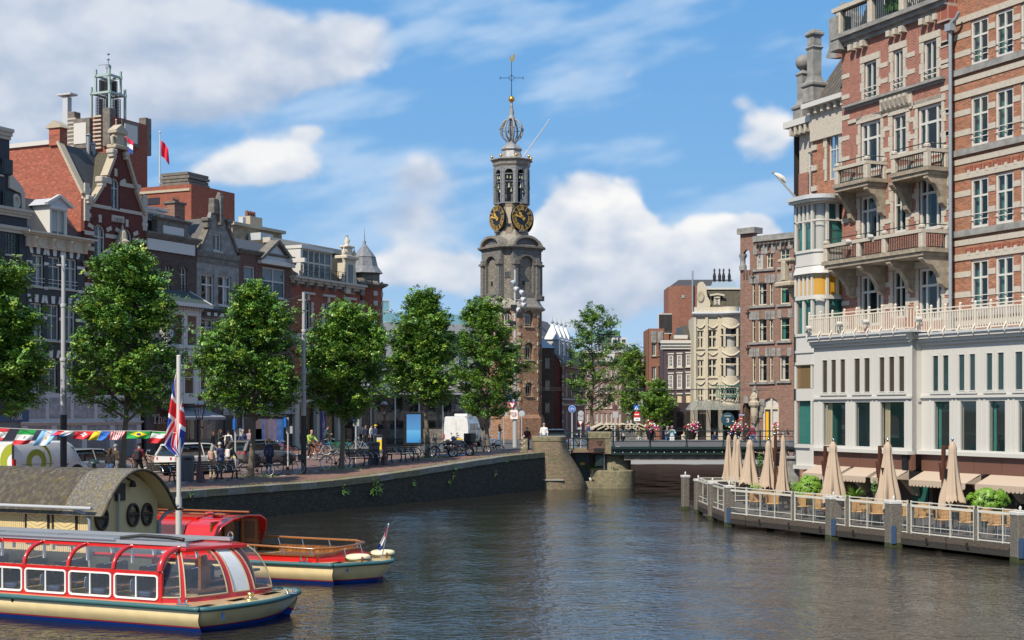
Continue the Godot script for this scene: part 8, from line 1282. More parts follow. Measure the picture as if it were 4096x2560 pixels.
func CO():
	var f=CF(V(-4.66,0,-39.55),V(.92,0,.39));var o=A5("open_boat","red cream canal boat with varnished open stern behind tour boat","boat");o.transform=TF(f.basis(),f.o);IZ(o,12.,3.1,.55,.5);A1("well_floor",M.deck_brown,o,V(-2.4,.2,-1.55),V(3.6,.04,2.4));var co=N();co.bx(-4.3,-.85,.55,.74,-.3,-.24);co.bx(-4.3,-.85,.55,.74,-2.86,-2.8);co.bx(-.85,-.79,.55,.74,-2.86,-.24);co.prism_y(Q([U(-.79,-.3),U(-.25,-.9),U(-.2,-1.6),U(-.3,-2.4),U(-.79,-2.8)]),O3,.55,.68,.02);A0(co,"coaming",M.boat_red,o)
	for i in 22:A1("lining_board",M.varnish if i%3 else M.varnish_light,o,V(-4.1+i*.155,.56,-2.76),V(.145,.42,.03));A1("lining_board",M.varnish if i%3 else M.varnish_light,o,V(-4.1+i*.155,.5,-.33),V(.145,.4,.03))
	for i in 14:A1("lining_board",M.varnish_light if i%2 else M.varnish,o,V(-.9,.55,-.5-i*.165),V(.03,.42,.155))
	for z in[-.5,-2.6]:A1("bench_top",M.varnish_light,o,V(-2.5,.55,z),V(3.,.05,.42))
	for i in 5:A1("table_slat",M.varnish_light,o,V(-2.,.66,-1.2-i*.15),V(1.7,.03,.14))
	A1("cap_rail",M.varnish,o,V(-2.55,.76,-.27),V(3.5,.04,.14));A1("cap_rail",M.varnish,o,V(-2.55,.76,-2.83),V(3.5,.04,.14));A1("cap_rail",M.varnish,o,V(-.82,.765,-1.55),V(.14,.04,2.5));var LH=[V(-4.25,1.,-.28),V(-2.8,.98,-.28),V(-.95,.94,-.28),V(-.55,.94,-.8),V(-.42,.95,-1.55),V(-.5,.96,-2.4),V(-1.,.97,-2.82),V(-2.6,.98,-2.82),V(-4.2,1.,-2.82)];A0(N().tube(LH,.035,6),"wooden_rail",M.varnish_light,o)
	for e in[[-3.6,-.28],[-2.8,-.28],[-1.9,-.28],[-1.,-.28],[-.5,-1.2],[-.48,-2.1],[-1.,-2.82],[-1.9,-2.82],[-2.8,-2.82],[-3.6,-2.82]]:A0(N().tube([V(e[0]+.08,.68,e[1]),V(e[0],.96,e[1])],.016,5),"stanchion",M.chrome,o)
	for i in 13:
		if i in[6,7]:continue
		A1("cabin_board",M.varnish_dark if i%2 else M.varnish,o,V(-4.25,.92,-.42-i*.19),V(.05,1.3,.18))
	A1("doorway",M.room,o,V(-4.32,.9,-1.65),V(.03,1.2,.5))
	for e in[[-4.2,-1.12,.15],[-4.12,-2.05,-1.1]]:
		var d=AM("door",o,V(e[0],.92,e[1]));d.rotation.y=e[2];A1("leaf",M.varnish,d,V(0,0,0),V(.05,1.3,.5));
		for k in 2:A1("panel",M.varnish_dark,d,V(.03,-.3+k*.62,0),V(.02,.5,.36))
		A0(N().tube([V(.05,-.15,-.18),V(.1,-.15,-.18),V(.1,-.15,-.06)],.014,5),"handle",M.brass,d)
	var pn=A0(N().lathe([U(.15,0),U(.15,.05),U(.115,.06),U(.11,.02),U(0,.02)],O3,18),"porthole",M.chrome,o);pn.transform=TF(Basis(BK,-PI/2),V(-4.17,1.12,-1.12));var MN=A0(N().lathe([U(.112,0),U(.112,.02),U(0,.022)],O3,16),"porthole_glass",M.dim_glass,o);MN.transform=TF(Basis(BK,-PI/2),V(-4.16,1.12,-1.12))
	var CY=func(t):
		var AU=[U(-.24,.62),U(-.26,1.15),U(-.42,1.45),U(-.85,1.62),U(-1.55,1.69),U(-2.25,1.64),U(-2.68,1.48),U(-2.84,1.15),U(-2.86,.62)];var k=clampf(t,0,.9999)*8.
		return AU[int(k)].lerp(AU[int(k)+1],k-int(k))
	var hd=N();var A4=[]
	for e in[[-5.1,.0],[-4.6,.0],[-4.2,.0],[-3.85,.012]]:
		var AT=[]
		for i in 33:
			var c=CY.call(i/32.);var LX=.0
			if e[0]>-3.9:LX=-.45*pow(absf(i/16.-1.),2.5)
			AT.append(V(e[0]+LX,c.y+e[1],c.x))
		A4.append(AT)
	hd.patch(A4,false,true);A0(hd,"hood",M.boat_red,o);var hr=[]
	for i in 33:var c=CY.call(i/32.);hr.append(V(-3.85-.45*pow(absf(i/16.-1.),2.5),c.y,c.x))
	A0(N().tube(hr,.03,5),"hood_trim",M.boat_red,o);A0(N().bx(-12,-5.,1.56,1.66,-2.4,-.75),"cabin_roof",M.boat_red,o);var cs=N();cs.bx(-12,-5.,.55,.7,-.3,-.24);cs.bx(-12,-5.,1.12,1.2,-.3,-.24)
	for i in 6:cs.bx(-5.1-i*1.35,-5.-i*1.35,.6,1.2,-.31,-.23)
	cs.bx(-12,-5.,.55,1.5,-2.86,-2.8);A0(cs,"cabin_side",M.boat_red,o)
	for i in 5:
		var a=-5.1 -(i+1)*1.35;var g=N();var rw=[]
		for k in 7:var c=CY.call(.13+.24*k/6.);rw.append([V(a+.15,c.y,c.x),V(a+1.3,c.y,c.x)])
		g.patch(rw,false);A0(g,"roof_glass",M.glass_boat,o);var w=AM("side_window",o);var fm=N();BM(fm,a+.12,a+1.3,.66,1.14,.035,-.25,-.21);A0(fm,"frame",M.alu_white,w);DP("pane",M.glass_boat,w,V(a+.71,.9,-.24),U(1.1,.42))
	A0(N().tube([V(-7.5,1.74,-1.),V(-4.2,1.74,-1.)],.03,6).tube([V(-7.5,1.74,-2.2),V(-4.2,1.74,-2.2)],.03,6),"roof_handrail",M.varnish_light,o)
	for e in[[-5.1,-1.5],[-4.6,-1.2]]:A0(N().lathe([U(.16,1.66),U(.17,1.70),U(.1,1.76),U(0,1.77)],V(e[0],0,e[1]),12),"roof_vent",M.boat_red,o)
	for e in[[.08,.66,-1.,"life ring lying on the near stern corner of the open boat"],[.12,.66,-2.35,"life ring lying on the far stern corner of the open boat"]]:
		var lr=A5("life_ring","cream "+e[3],"life ring",f.world(e[0],e[1],e[2]),.4,"life rings on the open boat");var AU=[]
		for k in 25:AU.append(V(sin(TAU*k/24.)*.27,.03,cos(TAU*k/24.)*.27))
		A0(N().tube(AU,.078,8,false),"ring",M.ring_cream,lr);var rp=[]
		for k in 25:rp.append(V(sin(TAU*k/24.)*.365,.02-.035*absf(sin(TAU*k/12.)),cos(TAU*k/24.)*.365))
		A0(N().tube(rp,.012,5,false),"rope",M.iron,lr)
		for k in 3:A1("chock",M.varnish,lr,V(sin(k*2.1)*.36,.0,cos(k*2.1)*.36),V(.05,.14,.05))
	var fs=A5("stern_flag","dutch tricolour on a slanting staff at the boat's stern","flag",f.world(.42,.58,-1.7));var K2=at(q(10,2100,325),-fs.position.z)- fs.position;var FA=V(0,0,0);A0(N().tube([FA,K2],.018,6).ball(K2,Vector3.ONE*.03,8,6),"staff",M.steel,fs);var I1=[[0,"flag_red"],[1,"flag_white"],[2,"flag_blue"]];var FI=FA.lerp(K2,.95);var FG=FA.lerp(K2,.5);var LK=at(q(10,1995,545),-fs.position.z)- fs.position;var IU=at(q(10,2030,555),-fs.position.z)- fs.position
	for e in I1:
		var m=N();var D0=[]
		for j in 9:
			var AT=[]
			for i in 4:var t=(e[0]+i/3.)/3.;var k=j/8.;var a=FI.lerp(FG,k*.55);var KY=LK.lerp(IU,k);var MH=a.lerp(KY,smoothstep(.0,1.,t)*.999);AT.append(MH+V(0,0,.035*sin(k*8.+t*3.)))
			D0.append(AT)
		m.patch(D0);A0(m,"stripe",AG(e[1],.5,.5,.5),fs)
	G4(o,V(-1.1,.59,-.1));A1("registration_plate",M.plate_blue,o,V(.12,.4,-.34),V(.02,.08,.08),BU(.9))
func CL():
	var f=CF(V(-10.38,0,-36.5),V(.904,0,.428));var o=A5("houseboat","cream boarded houseboat with mossy grey barrel roof","houseboat");o.transform=TF(f.basis(),f.o);var W=2.45;var ev=2.41;var cr=3.17;A1("float",M.hull_black,o,V(-5.,.12,-W/2),V(10.2,.5,W+.1));var AD=[[-2.07,-1.35],[-1.18,-.45],[-3.8,-3.1],[-4.8,-4.1]];var x=-.035
	while x>-6.4:A1("wall_board",M.board_cream,o,V(x-.031,(.3+ev)/2,-.02+AN(-.002,.002)),V(.056,ev-.3,.03));x-=.065
	A1("wall_core",M.board_groove,o,V(-5.,(.3+ev)/2,-.06),V(10.,ev-.3,.06))
	for w in AD:
		var sh=AM("shuttered_window",o);var fm=N();var r=Rect2(w[0],1.4,w[1]- w[0],.85);var oa=BG(r.grow(.03),.1);var ia=BG(r.grow(-.02),.1)
		for i in oa.size():fm.prism_z(Q([oa[i],oa[(i+1)%oa.size()],ia[(i+1)%ia.size()],ia[i]]),-.01,.04)
		A0(fm,"frame",M.black,sh)
		for j in 10:
			for s in[-1,1]:
				var cx=Cx_(r);var yb=r.position.y-.1+j*.1;var pg=Q([U(cx,yb),U(cx+s*r.size.x/2,yb+.14),U(cx+s*r.size.x/2,yb+.225),U(cx,yb+.085)]);var cl=Geometry2D.intersect_polygons(pg,ia)
				if cl.size()==0:continue
				A0(N().prism_z(cl[0],.0,.02),"shutter_board",M.board_cream,sh)
	var gz=TF(Basis(V(0,0,-1),UP,V(1,0,0)),O3)
	var AA=func(s):
		var k=(s/W)*2.-1.
		return ev+(cr-ev)*sqrt(maxf(.0,1.-.86*k*k))*1. -(cr-ev)*sqrt(.14)*absf(k)*1.
	var s0=.02
	while s0<W-.03:var b=AM("end_board",o);var bm=N();bm.prism_z(Q([U(s0,.3),U(s0+.056,.3),U(s0+.056,AA.call(s0+.056)),U(s0,AA.call(s0))]),.0,.03);o.remove_child(b);b.free();var bp=A0(bm,"end_board",M.board_cream,o);bp.transform=gz;s0+=.065
	A1("end_core",M.board_groove,o,V(-.03,1.4,-W/2),V(.05,2.2,W-.1));A1("corner_post",M.board_cream,o,V(.0,(.3+ev)/2,.0),V(.09,ev-.3,.09));A1("corner_post",M.board_cream,o,V(.0,(.3+ev)/2,-W),V(.09,ev-.3,.09))
	for e in[[.33,2.05,.24,.31],[1.51,2.06,.235,.305],[2.06,2.04,.215,.30]]:var pw=AM("oval_porthole",o);var m=N();m.lathe([U(1.,0),U(1.,.06),U(.8,.07),U(.78,.01)],O3,22);var ph=A0(m,"frame",M.frame_brown,pw);ph.transform=gz*TF(Basis(V(e[2],0,0),V(0,0,1),V(0,-e[3],0)),V(e[0],e[1]- .03,.03));var g=N();g.lathe([U(.8,0),U(.8,.02),U(0,.02)],O3,20);var pg=A0(g,"pane",M.dim_glass,pw);pg.transform=gz*TF(Basis(V(e[2],0,0),V(0,0,1),V(0,-e[3],0)),V(e[0],e[1]- .03,.035));var bb=A0(N().bx(e[0]- e[2]*.8,e[0]+e[2]*.8,e[1]- .02,e[1]+.02,.05,.09),"crossbar",M.frame_brown,pw);bb.transform=gz
	var MQ=A0(N().bx(.83,1.21,2.42,2.86,.04,.07),"dark_panel",M.black,o);MQ.transform=gz;var MO=A0(N().tube([V(.88,.3,.1),V(.92,2.6,.1)],.03,6),"grey_pipe",M.pole_grey,o);MO.transform=gz;var MT=A0(N().lathe([U(.03,.1),U(.07,.05),U(.09,-.06),U(0,-.07)],V(1.38,2.82,.16),8).tube([V(1.3,2.98,.03),V(1.34,2.93,.12),V(1.38,2.87,.16)],.025,5),"outdoor_lamp",M.black,o);MT.transform=gz
	var G5=func(t,up):
		var s=lerpf(-.22,W+.45,t);var k=(s/W)*2.-1.;var y=ev+(cr-ev)*(1.-pow(absf(k),2.2))- .12*maxf(.0,absf(k)- 1.)*2.+up
		return U(-s,maxf(y,2.12))
	for j in 8:
		var x1=.55-j*1.32;var x0=x1-1.325
		if j==0:x0=-.75
		if j>0:x1=-.75 -(j-1)*1.3;x0=x1-1.305
		var rm=N();var rw=[]
		for e in[x0,x1]:
			var AT=[]
			for i in 25:var c=G5.call(i/24.,.06+(.006 if e==x1 else .0));AT.append(V(e,c.y,c.x))
			rw.append(AT)
		rm.patch(rw,false,false);A0(rm,"roof_strip",M.roof_felt if j>0 else M.roof_lichen,o)
	var un=N();var ur=[]
	for e in[-10.,.5]:
		var AT=[]
		for i in 25:var c=G5.call(i/24.,.0);AT.append(V(e,c.y,c.x))
		ur.append(AT)
	un.patch(ur,false,true);A0(un,"roof_soffit",M.board_cream,o);var D9=[]
	for i in 25:var c=G5.call(i/24.,.03);D9.append(V(.55,c.y,c.x))
	A0(N().tube(D9,.035,5),"verge",M.roof_felt,o);A0(N().tube([V(-10,ev-.08,.32),V(.3,ev-.1,.32)],.05,6),"gutter",M.pole_grey,o);A0(N().tube([V(-.3,ev-.12,.3),V(-.02,ev-.25,.16),V(.05,ev-.4,.1),V(.05,.3,.1)],.045,6),"downpipe",M.zinc,o);A0(N().tube([V(.35,ev-.2,-W-.5),V(.2,ev-.4,-W-.2),V(.1,ev-.6,-W-.05),V(.1,.3,-W-.05)],.05,6),"downpipe",M.zinc,o);A0(N().tube([V(-.9,3.1,-1.15),V(-.9,3.34,-1.15)],.05,8).lathe([U(.15,3.34),U(.15,3.38),U(.08,3.44),U(0,3.45)],V(-.9,0,-1.15),12),"roof_vent",M.dark_green,o);var lg=A5("landing_stage","low timber landing stage between houseboat and red boat","jetty",V(-8.5,.0,-39.9),-.44)
	for i in 14:A1("plank",M.deck_wood,lg,V(-1.4+i*.21,.4,0),V(.2,.06,1.8))
	for i in 4:A1("pile",M.timber_wet,lg,V(-1.2+(i%2)*2.4,-.1,-.7+(i/2)*1.4),V(.2,1.,.2))
func E9():
	var D=40.2;var b=at(q(15,290,1500),D);b.y=.43;var JO=at(q(15,288,60),D).y;var p=A5("flagpole","tall white flagpole on the landing carrying the union flag","flagpole",b);A0(N().tube([O3,V(0,1.9,0),V(0,1.95,0),V(0,JO-b.y,0)],[.085,.085,.062,.06],10).ball(V(0,JO-b.y,0),V(.065,.03,.065),10,6),"pole",M.white,p);var fl=A5("union_flag","union flag hanging in folds from the tall white pole","flag",V(b.x,0,b.z));var KA=CW();var fm=StandardMaterial3D.new();fm.albedo_texture=KA;fm.roughness=.85;fm.backlight=Color(.35,.35,.35);fm.resource_name="union_cloth";M["union_cloth"]=fm;var FK=[[210,268,290],[300,243,296],[400,228,300],[460,218,312],[560,203,330],[660,190,345],[760,180,358],[830,172,348],[900,160,338],[960,152,330],[1000,190,318],[1040,240,312],[1068,285,308]];var mb=N();var A4=[];var L6=[]
	for e in FK:
		var AT=[];var l=at(q(15,e[1],e[0]),D);var r=at(q(15,e[2],e[0]),D);var t=(e[0]- 210.)/858.
		for i in 15:var k=i/14.;var z=.10*sin(k*9.+t*2.)*(.3+t)- .02;AT.append(l.lerp(r,k)+V(-b.x,0,-b.z+z));L6.append(U(k*(.25+.75*minf(1.,t*1.3))+t*.12,clampf(t*1.-k*.18+.1,0,1)))
		A4.append(AT)
	mb.patch(A4)
	for i in L6.size():mb.t[i]=L6[i]
	A0(mb,"cloth",fm,fl);var AU=[]
	for e in[[-120,12],[0,20],[240,32],[520,42],[880,42],[1060,42],[1245,55]]:AU.append(at(q(9,e[0],e[1]),42.5-2.3*(e[0]/1245.)))
	var ln=A5("flag_line","thin line carrying a row of small national flags","line");A0(N().tube(AU,.008,4),"cord",M.white,ln);var CA=Color(.62,.03,.04);var B3=Color(.78,.78,.76);var IF=Color(.02,.30,.06);var LE=Color(.03,.14,.52);var JI=Color(.25,.50,.80);var MI=Color(.80,.60,.03);var DK=[[-60,22,130,95,-60,"v",[CA,B3,CA],"small red and white maple leaf flag"],[140,32,120,110,-62,"v3",[IF,B3,CA],"small green white red flag with brown emblem"],[295,38,110,110,-62,"v4",[JI,B3,JI],"small pale blue and white sun flag"],[412,40,115,38,-70,"h",[B3,B3,LE],"small folded white red blue flag"],[535,40,130,58,-28,"c",[CA,CA,CA],"small red flag with white cross"],[665,40,115,68,-42,"u",[MI,LE,LE],"small yellow and blue flag"],[780,42,105,62,-24,"s",[CA,B3,CA],"small red and white striped flag"],[895,42,165,54,-8,"d",[IF,IF,IF],"small green flag with yellow diamond"],[1075,42,100,88,-36,"h3",[IF,B3,CA],"small green white red striped flag by the pole"]]
	for e in DK:
		var d=42.5-2.3*(e[0]/1245.);var o=A5("pennant_flag",e[7]+" on the line","flag",O3,.0,"row of small national flags");var a0=at(q(9,e[0],e[1]),d);var a1=at(q(9,e[0]+e[2],e[1]+3),d);var dn=at(q(9,e[0]+e[4],e[1]+e[3]),d)- a0;var im=EB(e[5],e[6]);var IG=StandardMaterial3D.new();IG.albedo_texture=ImageTexture.create_from_image(im);IG.roughness=.85;IG.backlight=Color(.4,.4,.4);IG.resource_name="pennant_cloth";var pm=N();var rw=[];var uv=[]
		for j in 7:
			var AT=[]
			for i in 9:var k=i/8.;var t=j/6.;var J7=V(0,-.02*sin(k*PI)*t,.05*sin(k*7.+t*3.+e[0])*t);AT.append(a0.lerp(a1,k)+dn*t*(1.-.18*k*t)+V(.02*sin(k*5.),.015*sin(k*6.),0)*t+J7);uv.append(U(k,t))
			rw.append(AT)
		pm.patch(rw)
		for i in uv.size():pm.t[i]=uv[i]
		A0(pm,"cloth",IG,o)
func EB(AB,c):
	var im=Image.create(96,64,false,Image.FORMAT_RGB8);var s=[]
	for x in c:s.append(x.linear_to_srgb())
	im.fill(s[1])
	if AB=="v" or AB=="v3" or AB=="v4":
		if AB=="v":
			im.fill_rect(Rect2i(0,0,96,16),s[0]);im.fill_rect(Rect2i(0,48,96,16),s[2])
			for y in range(18,46):
				for x in range(30,66):
					var p=U((x-48)/17.,(y-32)/13.);var a=atan2(p.y,p.x)
					if p.length()<.55+.42*absf(cos(a*2.5+.4)):im.set_pixel(x,y,s[0])
		elif AB=="v3":
			im.fill_rect(Rect2i(0,0,96,20),s[0]);im.fill_rect(Rect2i(0,44,96,20),s[2])
			for y in range(24,41):
				for x in range(38,58):if U(x-48,y-32).length()<8. and(x*3+y*5)%7<4:im.set_pixel(x,y,Color(.25,.16,.06))
		else:
			im.fill_rect(Rect2i(0,0,30,64),s[0]);im.fill_rect(Rect2i(66,0,30,64),s[2])
			for y in range(24,41):
				for x in range(40,57):if U(x-48,y-32).length()<6.:im.set_pixel(x,y,Color(.85,.62,.1))
	elif AB=="h":im.fill_rect(Rect2i(0,0,40,64),Color(.6,.04,.05).linear_to_srgb());im.fill_rect(Rect2i(0,52,96,12),s[2])
	elif AB=="c":im.fill(s[0]);var w=Color(.85,.85,.85);im.fill_rect(Rect2i(42,8,12,36),w);im.fill_rect(Rect2i(30,20,36,12),w)
	elif AB=="u":im.fill(s[1]);im.fill_rect(Rect2i(0,0,42,64),s[0])
	elif AB=="s":
		for i in 13:im.fill_rect(Rect2i(int(i*96/13.),0,8,64),s[0]if i%2==0 else s[1])
	elif AB=="d":
		im.fill(s[0])
		for y in 64:
			for x in 96:
				if absf(x-48)/38.+absf(y-24)/22.<1.:im.set_pixel(x,y,Color(.92,.8,.1))
				if U(x-48,y-24).length()<10:im.set_pixel(x,y,Color(.1,.2,.55))
	elif AB=="h3":im.fill_rect(Rect2i(0,0,96,12),s[0]);im.fill_rect(Rect2i(0,36,96,28),s[2])
	return im
func CW():
	var W=256;var H=256;var im=Image.create(W,H,false,Image.FORMAT_RGB8);var FH=Color(.012,.05,.36).linear_to_srgb();var B3=Color(.78,.78,.76).linear_to_srgb();var CA=Color(.66,.02,.03).linear_to_srgb()
	for y in H:
		for x in W:
			var u=(x+.5)/W-.5;var v=(y+.5)/H-.5;var c=FH;var d1=absf(u-v)/1.414;var d2=absf(u+v)/1.414
			if d1<.085 or d2<.085:c=B3
			if d1<.035 or d2<.035:c=CA
			if absf(u)<.14 or absf(v)<.14:c=B3
			if absf(u)<.09 or absf(v)<.09:c=CA
			im.set_pixel(x,y,c)
	return ImageTexture.create_from_image(im)
func ET():
	var mb=N();DL.seed=41
	for i in 9:var p=V(AN(-.13,.13),AN(-.10,.10),AN(-.13,.13));var d=V(AN(-1,1),AN(-.5,.5),AN(-1,1)).normalized();var s=d.cross(V(AN(-.5,.5),1,AN(-.5,.5))).normalized();var L=AN(.12,.18);var w=L*.32;var GQ=d.cross(s)*w*.35;mb.tri(p,p+d*L*.5+s*w+GQ,p+d*L);mb.tri(p,p+d*L,p+d*L*.5-s*w+GQ)
	return mb.mesh()
func GT(A3,AK,AI,DB,EX,BF,D1,sd,EY=1.,BN="",GI=.0):
	var o=A5(A3,AK,"tree",AI,.0,BN);DL.seed=sd;var h0=BF[0][0];var h1=BF[BF.size()- 1][0]
	var C9=func(h):
		for i in BF.size()- 1:
			if h<=BF[i+1][0]:
				var t=(h-BF[i][0])/(BF[i+1][0]- BF[i][0])
				return U(lerpf(BF[i][1],BF[i+1][1],t),lerpf(BF[i][2],BF[i+1][2],t))
		return U(.05,.05)
	var lead=func(h):
		return V(DB*h*.1+.10*sin(h*.9+sd),h,.08*cos(h*.7+sd))
	var tr=N();var AU=[];var rs=[]
	for i in 13:var h=h1*.96*i/12.;AU.append(lead.call(h));rs.append(maxf(.012,EX*(1.-.93*pow(i/12.,.8))*(1.25 if i==0 else 1.)))
	tr.tube(AU,rs,9);var HJ=[];var GK=[];var nb=46
	for i in nb:
		var hs=lerpf(h0*.92,h1*.88,pow(float(i)/nb,.9));var a=i*2.39996+AN(-.4,.4);var DI=lead.call(hs);var he=minf(hs+AN(.4,1.5),h1*.97);var r2=C9.call(he);var rx=(r2.y if cos(a)>0 else r2.x);var GC=AN(.68,1.);var c=lead.call(he);var end=V(c.x+cos(a)*rx*GC,he,c.z+sin(a)*(r2.x+r2.y)/2*GC);var FT=DI.lerp(end,.5)+V(0,.18,0);var r0=EX*(.42-.30*i/nb);tr.tube([DI,DI.lerp(FT,.6),FT,end],[r0,r0*.75,r0*.5,.012],5)
		for k in[.35,.6,.85,1.]:HJ.append([DI.lerp(FT,k*2)if k<.5 else FT.lerp(end,(k-.5)*2),k])
		for j in 3:
			var MP=V(AN(-.55,.55),AN(-.2,.6),AN(-.55,.55));var e2=end+MP;HJ.append([e2,1.])
			if j==0:
				var sh=(end-V(c.x,he,c.z)).normalized()+V(0,AN(.2,.9),0)
				for k in 4:GK.append(end+sh*(.12+.14*k))
			tr.tube([FT.lerp(end,AN(.3,.8)),e2],[.02,.008],4)
	A0(tr,"trunk",M.bark,o);var xs=[];var CH=[];var EV=[]
	for t in HJ:EV.append([t[0],AN(.26,.46),t[1]])
	var J5=int(110*EY)
	for i in J5:var h=lerpf(h0,h1,pow(AN(0,1),.85));var r2=C9.call(h);var a=AN(0,TAU);var k=sqrt(AN(.25,1.));var rx=(r2.y if cos(a)>0 else r2.x);var c=lead.call(h);EV.append([V(c.x+cos(a)*rx*k,h,c.z+sin(a)*(r2.x+r2.y)/2*k),AN(.24,.42),k])
	for c in EV:
		var n=int(AN(11,19)*EY)
		if DL.randf()<GI:continue
		var E0=AN(.75,1.25)
		for i in n:
			var d=V(DL.randfn(),DL.randfn()*.75,DL.randfn())*c[1]*.62;var p=c[0]+d;var b=Basis.from_euler(V(AN(-.7,.7),AN(0,TAU),AN(-.7,.7))).scaled(Vector3.ONE*AN(.75,1.25));xs.append(TF(b,p));var HB=DL.randf();var col=Color(.055,.145,.02).lerp(Color(.16,.30,.03),pow(HB,1.8))*E0
			if HB>.92:col=Color(.26,.36,.04)
			col.a=1.;CH.append(col)
	for p in GK:
		for i in 3:xs.append(TF(Basis.from_euler(V(AN(-.7,.7),AN(0,TAU),AN(-.7,.7))).scaled(Vector3.ONE*AN(.6,.9)),p+V(AN(-.07,.07),AN(-.07,.07),AN(-.07,.07))));CH.append(Color(.20,.33,.035))
	var mm=MultiMesh.new();mm.transform_format=MultiMesh.TRANSFORM_3D;mm.use_colors=true;mm.mesh=D1;mm.instance_count=xs.size()
	for i in xs.size():mm.set_instance_transform(i,xs[i]);mm.set_instance_color(i,CH[i])
	var cr=MultiMeshInstance3D.new();cr.name="crown";cr.multimesh=mm;cr.material_override=M.leaf;o.add_child(cr);cr.set_meta("kind","stuff")
func EM():
	var D1=ET();var lb=["leafy quay tree cut by the left picture edge","tall leafy quay tree in front of the red gabled house","leafy quay tree in front of the grey gabled house","leafy quay tree in front of the turret house","leafy quay tree left of the white van","leafy quay tree in front of the clock tower's left flank"];var K=4096./2419.
	var IY=[
		[-5,null,40.,[[975,-70,60],[940,-95,95],[880,-110,103],[800,-105,82],[720,-85,62],[660,-55,45],[620,-20,22]]],
		[295,null,47.2,[[985,235,320],[950,170,400],[880,155,418],[800,165,408],[730,205,398],[680,215,375],[640,240,350],[610,265,338],[588,300,330]]],
		[600,U(1007,1911),.0,[[985,560,660],[940,480,712],[880,470,705],[820,475,700],[780,520,690],[740,545,670],[710,575,645],[686,605,630]]],
		[805,U(1363,1878),.0,[[985,770,850],[940,730,905],[880,722,912],[830,735,905],[780,765,880],[755,780,865],[733,808,840]]],
		[1010,U(1704,1834),.0,[[955,955,1060],[910,915,1075],[860,910,1072],[800,925,1062],[750,950,1045],[715,975,1025],[697,992,1010]]],
		[1150,U(1949,1808),.0,[[985,1120,1190],[930,1075,1225],[870,1068,1235],[800,1070,1225],[750,1090,1190],[720,1100,1160],[703,1108,1135]]]]
	for i in IY.size():
		var e=IY[i];var b=AE(e[2],4.4)if e[1]==null else A8(e[1]);var d=-b.z;var cr=[];var tx=e[0]*K
		if e[1]==null:tx=2048.+b.x/d*FOCAL
		for r in e[3]:var y=EYE -(r[0]*K-1642.)/FOCAL*d-b.y;cr.append([y,maxf(.15,(tx-r[1]*K)/FOCAL*d-.05),maxf(.15,(r[2]*K-tx)/FOCAL*d-.05)])
		GT("street_tree",lb[i],b,.0,.155+.01*(i%3),cr,D1,60+i,1.,"trees along the quay")
		if i in[2,3,4]:
			var LR=N();LR.rbox(b+V(.2,.0,0),V(2.,.08,1.5),.03);var po=A0(LR,"tree_pit",M.soil,self);po.set_meta("kind","structure");var gb=N()
			for k in 160:HE(gb,b+V(AN(-.9,1.2),.03,AN(-.7,.8)),AN(.05,.2))
			var g=A0(gb,"grass",M.grass,self);I5(g,"sparse grass round a quay tree trunk","grass","","stuff")
	GT("street_tree","loose tall tree between the mint hall and far corner building",V(8.6,1.7,-158.),.0,.22,[[3.,1.6,2.],[6.,3.,3.6],[9.5,2.6,3.6],[12.,2.,2.6],[14.2,.7,1.]],D1,71,.9,"trees beyond the bridge",.25);GT("street_tree","slender young tree behind the bridge among the stalls",V(12.3,1.7,-150.),.0,.14,[[2.,.8,.8],[4.5,1.5,1.5],[7.,1.2,1.3],[9.3,.4,.4]],D1,72,.55,"trees beyond the bridge",.3);GT("street_tree","small bushy tree behind the flower basket by the crossing sign",V(13.6,1.7,-140.),.0,.1,[[1.5,.9,1.1],[3.,1.3,1.6],[4.5,.8,1.],[5.4,.3,.3]],D1,73,.5,"trees beyond the bridge",.2)
